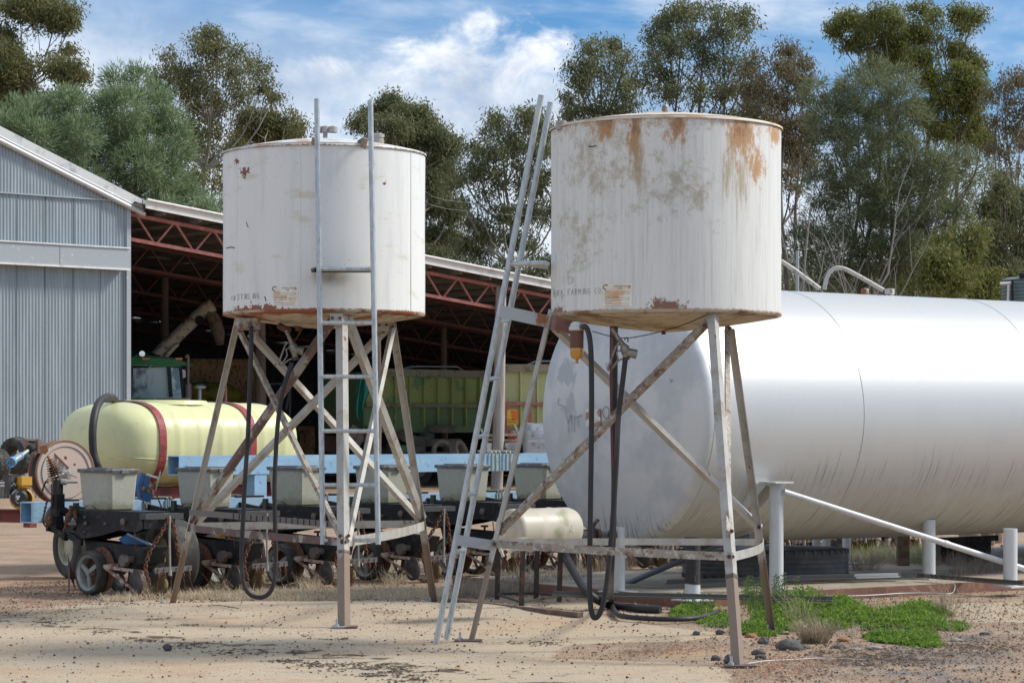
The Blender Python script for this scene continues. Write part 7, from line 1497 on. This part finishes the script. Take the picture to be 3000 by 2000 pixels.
# ------------------------------------------------------------------ ground cover
def blades(name, label, patches, n, h, w, mat, seed, lean=.5, curl=.3, clump=0, zoff=0.0):
    """patches = [(px, py, rx, ry)] ellipses in the photo, thrown on to the ground"""
    r = np.random.default_rng(seed); areas = np.array([p[2] * p[3] for p in patches], float); k = r.choice(len(patches), n, p=areas / areas.sum())
    pa = np.array([p[:4] for p in patches], float)[k]; t = r.uniform(0, 2 * math.pi, n); q = np.sqrt(r.random(n))
    px = pa[:, 0] + pa[:, 2] * q * np.cos(t); py = pa[:, 1] + pa[:, 3] * q * np.sin(t)
    Y = F * CH / (py - HZ); X = (px - 1500) / F * Y
    if clump:
        nc = clump; ci = r.integers(0, n, nc); a = r.integers(0, nc, n); X = X[ci][a] + r.normal(size=n) * .035; Y = Y[ci][a] + r.normal(size=n) * .035
    Z = ground_z(X, Y) - .01 + zoff
    hh = h * r.uniform(.35, 1.1, n) * (0.5 + .7 * r.random(n)); ang = r.uniform(0, 2 * math.pi, n); le = lean * r.random(n)
    d = np.stack([np.cos(ang) * le, np.sin(ang) * le, np.ones(n)], -1); d /= np.linalg.norm(d, axis=1)[:, None]
    s = np.stack([-np.sin(ang + r.normal(size=n)), np.cos(ang), np.zeros(n)], -1) * (w * r.uniform(.6, 1.3, n))[:, None]
    b0 = np.stack([X, Y, Z], -1); m = b0 + d * (hh * .55)[:, None]; d2 = d + np.stack([np.cos(ang), np.sin(ang), -np.ones(n)], -1) * (curl * r.random(n))[:, None]; tip = m + d2 * (hh * .5)[:, None]
    tip[:, 2] = np.maximum(tip[:, 2], Z + .012)
    q4 = np.stack([b0 - s, b0 + s, m + s * .8, m - s * .8], 1); q5 = np.stack([m - s * .8, m + s * .8, tip + s * .2, tip - s * .2], 1)
    A = np.concatenate([q4, q5]).reshape(-1, 3)
    return tri_mesh(name, A, np.arange(len(A)).reshape(-1, 4), [mat], label=label, kind='stuff', k=4)
strawm = leafmat('dry_grass', [(.58, .48, .33), ((.68, .59, .44), .3), ((.44, .35, .24), .6), ((.74, .67, .52), .85)])
strawd = leafmat('dry_grass_grey', [(.36, .31, .25), ((.44, .38, .31), .35), ((.28, .23, .18), .7)])
greenm = leafmat('weed_green', [(.13, .23, .035), ((.19, .31, .045), .3), ((.26, .38, .07), .65), ((.10, .16, .04), .85), ((.6, .55, .08), .98)])
blades('dry_grass', 'flattened dry grass along the back of the sand pad', [(430, 1742, 90, 12), (560, 1738, 90, 16), (700, 1745, 110, 13), (850, 1745, 110, 15), (1000, 1742, 110, 16), (1150, 1740, 110, 16), (1280, 1745, 60, 12), (620, 1725, 60, 12), (350, 1755, 60, 6)], 22000, .10, .0034, strawm, 3, 1.6, 1.1)
blades('dry_grass', 'wiry dry grass standing among the planter tines', [(440, 1735, 40, 14), (470, 1715, 40, 18), (660, 1722, 40, 14), (905, 1715, 40, 14), (1150, 1700, 40, 12)], 2200, .22, .0028, strawm, 13, .8, .8)
blades('dry_grass', 'tall dry straw behind the low metal stand', [(1560, 1715, 100, 20), (1680, 1700, 60, 25), (1500, 1735, 70, 12), (1400, 1740, 80, 12)], 6500, .20, .0030, strawd, 4, .9, .8)
blades('dry_grass', 'rank dry grass beyond the concrete slab', [(2520, 1665, 90, 10), (2620, 1660, 90, 14), (2760, 1665, 90, 14), (2900, 1675, 110, 16), (2700, 1625, 160, 14), (2860, 1700, 60, 10), (1900, 1650, 130, 12), (1780, 1670, 60, 10)], 17000, .27, .0028, strawd, 5, .8, .7, clump=500)
blades('green_grass', 'green shoots among the dry grass beyond the slab', [(2600, 1650, 100, 16), (2720, 1665, 60, 12), (2560, 1660, 18, 8), (2500, 1640, 60, 12)], 2600, .24, .0030, greenm, 6, .7, .5, clump=90)
def weeds():
    r = np.random.default_rng(21); V_ = []
    pat = [(2110, 1800, 70, 18, .06), (2010, 1785, 50, 16, .09), (2230, 1825, 90, 24, .07), (2340, 1770, 110, 40, .17), (2300, 1800, 100, 34, .12), (2440, 1775, 90, 24, .14), (2430, 1805, 90, 22, .10), (2250, 1730, 40, 25, .10), (2380, 1745, 60, 25, .13),
           (2540, 1800, 80, 20, .09), (2640, 1810, 130, 34, .12), (2700, 1785, 90, 24, .11), (2640, 1850, 110, 20, .06), (2700, 1870, 70, 14, .05), (2600, 1855, 40, 8, .04), (2780, 1820, 60, 12, .05), (2530, 1790, 40, 18, .12)]
    for px0, py0, rx, ry, h in pat:
        n = int(rx * ry * 9.0); t = r.uniform(0, 6.283, n); q = np.sqrt(r.random(n)); px = px0 + rx * q * np.cos(t); py = py0 + ry * q * np.sin(t)
        gy = np.maximum(py, 1700); Y = F * CH / (gy + 18 - HZ); X = (px - 1500) / F * Y
        bump = vnoise(X, Y, 5.5, 9) * .6 + vnoise(X, Y, 14, 3) * .4; keep = (bump > .33 + .55 * (q - .55)) | (r.random(n) < .05); X, Y, q, bump = X[keep], Y[keep], q[keep], bump[keep]; n = len(X)
        Z = ground_z(X, Y) + h * (1 - .75 * q ** 2) * bump * 1.3 * r.random(n) ** .5
        pos = np.stack([X, Y, Z], -1); nrm = r.normal(size=(n, 3)) * .55 + np.array([0, -.25, .8]); nrm /= np.linalg.norm(nrm, axis=1)[:, None]
        a = np.cross(nrm, r.normal(size=(n, 3))); a /= np.linalg.norm(a, axis=1)[:, None]; b_ = np.cross(nrm, a); s = (r.uniform(.004, .014, n) * np.where(r.random(n) < .06, 1.7, 1))[:, None]
        V_.append(np.stack([pos, pos + a * s + b_ * s * .55, pos + a * s * 2.1, pos + a * s - b_ * s * .55], 1))
    A = np.concatenate(V_).reshape(-1, 3); tri_mesh('weeds', A, np.arange(len(A)).reshape(-1, 4), [greenm], label='bright green clover like weeds round the foot of the stand', kind='stuff', k=4)
    # upright leafy stems with mauve flower heads
    stems = leafmat('weed_stem', [(.10, .19, .05), ((.15, .22, .08), .5)]); mau = M('mauve', (.36, .16, .36), .6); rp = random.Random(8)
    b = MB()
    for k in range(90):
        px = rp.choice((rp.uniform(2175, 2245), rp.uniform(2260, 2345), rp.uniform(1990, 2090))); g = G(px, rp.uniform(1770, 1805)); h = rp.uniform(.12, .30) * (.5 if px < 2100 else 1); t = g + V(rp.uniform(-.04, .04), rp.uniform(-.04, .04), h)
        b.cur = 0; b.tube([g, g.lerp(t, .5) + V(.008, 0, 0), t], .0022, 3)
        for z in np.arange(.25, 1, .12):
            p = g.lerp(t, float(z))
            for s in (-1, 1):
                d = V(s * rp.uniform(.5, 1), rp.uniform(-1, 1), .4) * .022; b.add([p, p + d * .6 + V(0, 0, .008), p + d, p + d * .6 - V(0, 0, .008)], [(0, 1, 2, 3)])
        b.cur = 1
        if rp.random() < .5:
            for _ in range(5): d = V(rp.uniform(-.012, .012), rp.uniform(-.012, .012), rp.uniform(-.01, .012)); b.add([t + d, t + d + V(.008, 0, .004), t + d + V(.004, 0, .011)], [(0, 1, 2)])
    o = b.build('flowering_weeds', [stems, mau]); tag(o, 'upright weeds with mauve flower heads by the white post', kind='stuff')
weeds()
blades('green_grass', 'taller grass blades poking through the clover like weeds', [(2300, 1790, 110, 30), (2430, 1790, 110, 26), (2640, 1815, 130, 30), (2060, 1795, 70, 14)], 2600, .15, .0028, greenm, 31, .8, .7)
blades('dry_grass', 'dead stalks scattered through the green weeds', [(2330, 1800, 140, 34), (2520, 1840, 160, 30), (2700, 1830, 150, 40), (2150, 1835, 90, 18)], 1700, .12, .0022, strawd, 32, 1.3, .9)
def tussock(px, py, n, h, w, label, seed):
    rp = random.Random(seed); g = G(px, py); b = MB()
    for k in range(n):
        a = rp.uniform(0, 6.283); rr = w * rp.random() ** .6; p = g + V(math.cos(a) * rr * .5, math.sin(a) * rr * .5, -.01); d = V(math.cos(a) * rp.uniform(.1, .9), math.sin(a) * rp.uniform(.1, .9), 1).normalized(); L = h * rp.uniform(.35, 1.1)
        m_ = p + d * L * .6; t = m_ + (d + V(rp.uniform(-.6, .6), rp.uniform(-.5, .5), rp.uniform(-.7, .1))).normalized() * L * .45; r_ = rp.uniform(.0011, .0022)
        b.tube([p, m_, t], [r_, r_ * .9, r_ * .4], 3, caps=False)
    tag(b.build('dry_tussock', M('tussock', (.40, .32, .22), .9, layers=[dict(col=(.25, .19, .13), scale=9, lo=.45, hi=.6), dict(col=(.52, .45, .34), scale=14, lo=.58, hi=.64)]), None, g), label, 'tussock')
tussock(2385, 1885, 430, .22, .17, 'bristly dry tussock beside the largest dark rock', 1); tussock(2345, 1835, 60, .40, .14, 'sparse dead stalks leaning over the green weeds', 2)
tussock(2775, 1808, 70, .42, .10, 'tall thin dead stalks at the right end of the weeds', 3); tussock(2840, 1812, 26, .32, .20, 'low bare twigs arching over the sand at the right', 4)
tussock(2530, 1690, 160, .34, .20, 'pale dead grass clump behind the lying tyre', 5)

def litter(name, label, pats, n, smin, smax, cols, seed, flat):
    r = np.random.default_rng(seed); pa = np.array(pats, float); w = pa[:, 2] * pa[:, 3]; k = r.choice(len(pa), n, p=w / w.sum()); pa = pa[k]
    px = pa[:, 0] + pa[:, 2] * np.clip(r.normal(size=n) * .5, -1.4, 1.4); py = pa[:, 1] + pa[:, 3] * np.clip(r.normal(size=n) * .6, -1.5, 1.5)
    Y = F * CH / (py - HZ); X = (px - 1500) / F * Y; keep = vnoise(X, Y, 9, seed) > .35; X, Y = X[keep], Y[keep]; n = len(X)
    s = smin + (smax - smin) * r.random(n) ** 2; Z = ground_z(X, Y) + .003 + np.where(in_poly(X, Y, padW) > 0, .025 * np.clip((Y - 21.3) / .6, 0, 1), 0); a = r.uniform(0, 6.283, n)
    base = np.array([(1, 0, 0), (0, 1, 0), (-1, 0, 0), (0, -1, 0), (0, 0, 1)], float); fac = np.array([(0, 1, 4), (1, 2, 4), (2, 3, 4), (3, 0, 4)])
    q = base[None] * r.uniform(.6, 1.3, (n, 5, 1)) * np.stack([s, s * r.uniform(.35, 1, n), s * flat], -1)[:, None]
    c, sn = np.cos(a)[:, None], np.sin(a)[:, None]
    v = np.stack([q[..., 0] * c - q[..., 1] * sn + X[:, None], q[..., 0] * sn + q[..., 1] * c + Y[:, None], q[..., 2] + Z[:, None]], -1).reshape(-1, 3)
    tri_mesh(name, v, (fac[None] + (np.arange(n) * 5)[:, None, None]).reshape(-1, 3), [M(name + '_mat', cols[0], .95, spec=.1, layers=[dict(col=c_, island=1, lo=lo, hi=lo + .01) for c_, lo in cols[1:]])], label=label, kind='stuff')
litter('bark_litter', 'dark bark and leaf litter lying in streaks on the sand', [(140, 1820, 80, 7), (220, 1845, 34, 4), (290, 1855, 34, 5), (380, 1868, 34, 5), (430, 1875, 50, 5), (560, 1890, 70, 7), (700, 1908, 120, 6), (860, 1935, 80, 6), (960, 1945, 100, 7), (1080, 1958, 120, 12), (1130, 1972, 100, 10), (960, 1870, 55, 5), (900, 1862, 34, 4), (1000, 1870, 34, 5), (1200, 1988, 80, 8), (560, 1830, 44, 4), (330, 1812, 34, 3), (450, 1813, 44, 3), (1330, 1960, 34, 3), (1290, 1905, 90, 5), (1560, 1885, 110, 6), (2560, 1930, 260, 30), (2860, 1900, 160, 24)], 6500, .005, .022, [(.05, .04, .032), ((.09, .07, .055), .4), ((.14, .11, .09), .8)], 41, .30)
litter('red_gravel', 'little heap of rusty gravel by the middle stand leg', [(1130, 1795, 50, 8), (1160, 1815, 40, 5), (1090, 1790, 30, 4), (2000, 1905, 120, 14), (1850, 1910, 120, 10), (2300, 1950, 200, 30), (150, 1750, 150, 40)], 4500, .005, .014, [(.26, .13, .08), ((.34, .20, .13), .35), ((.17, .12, .10), .65), ((.42, .32, .25), .88)], 42, .7)
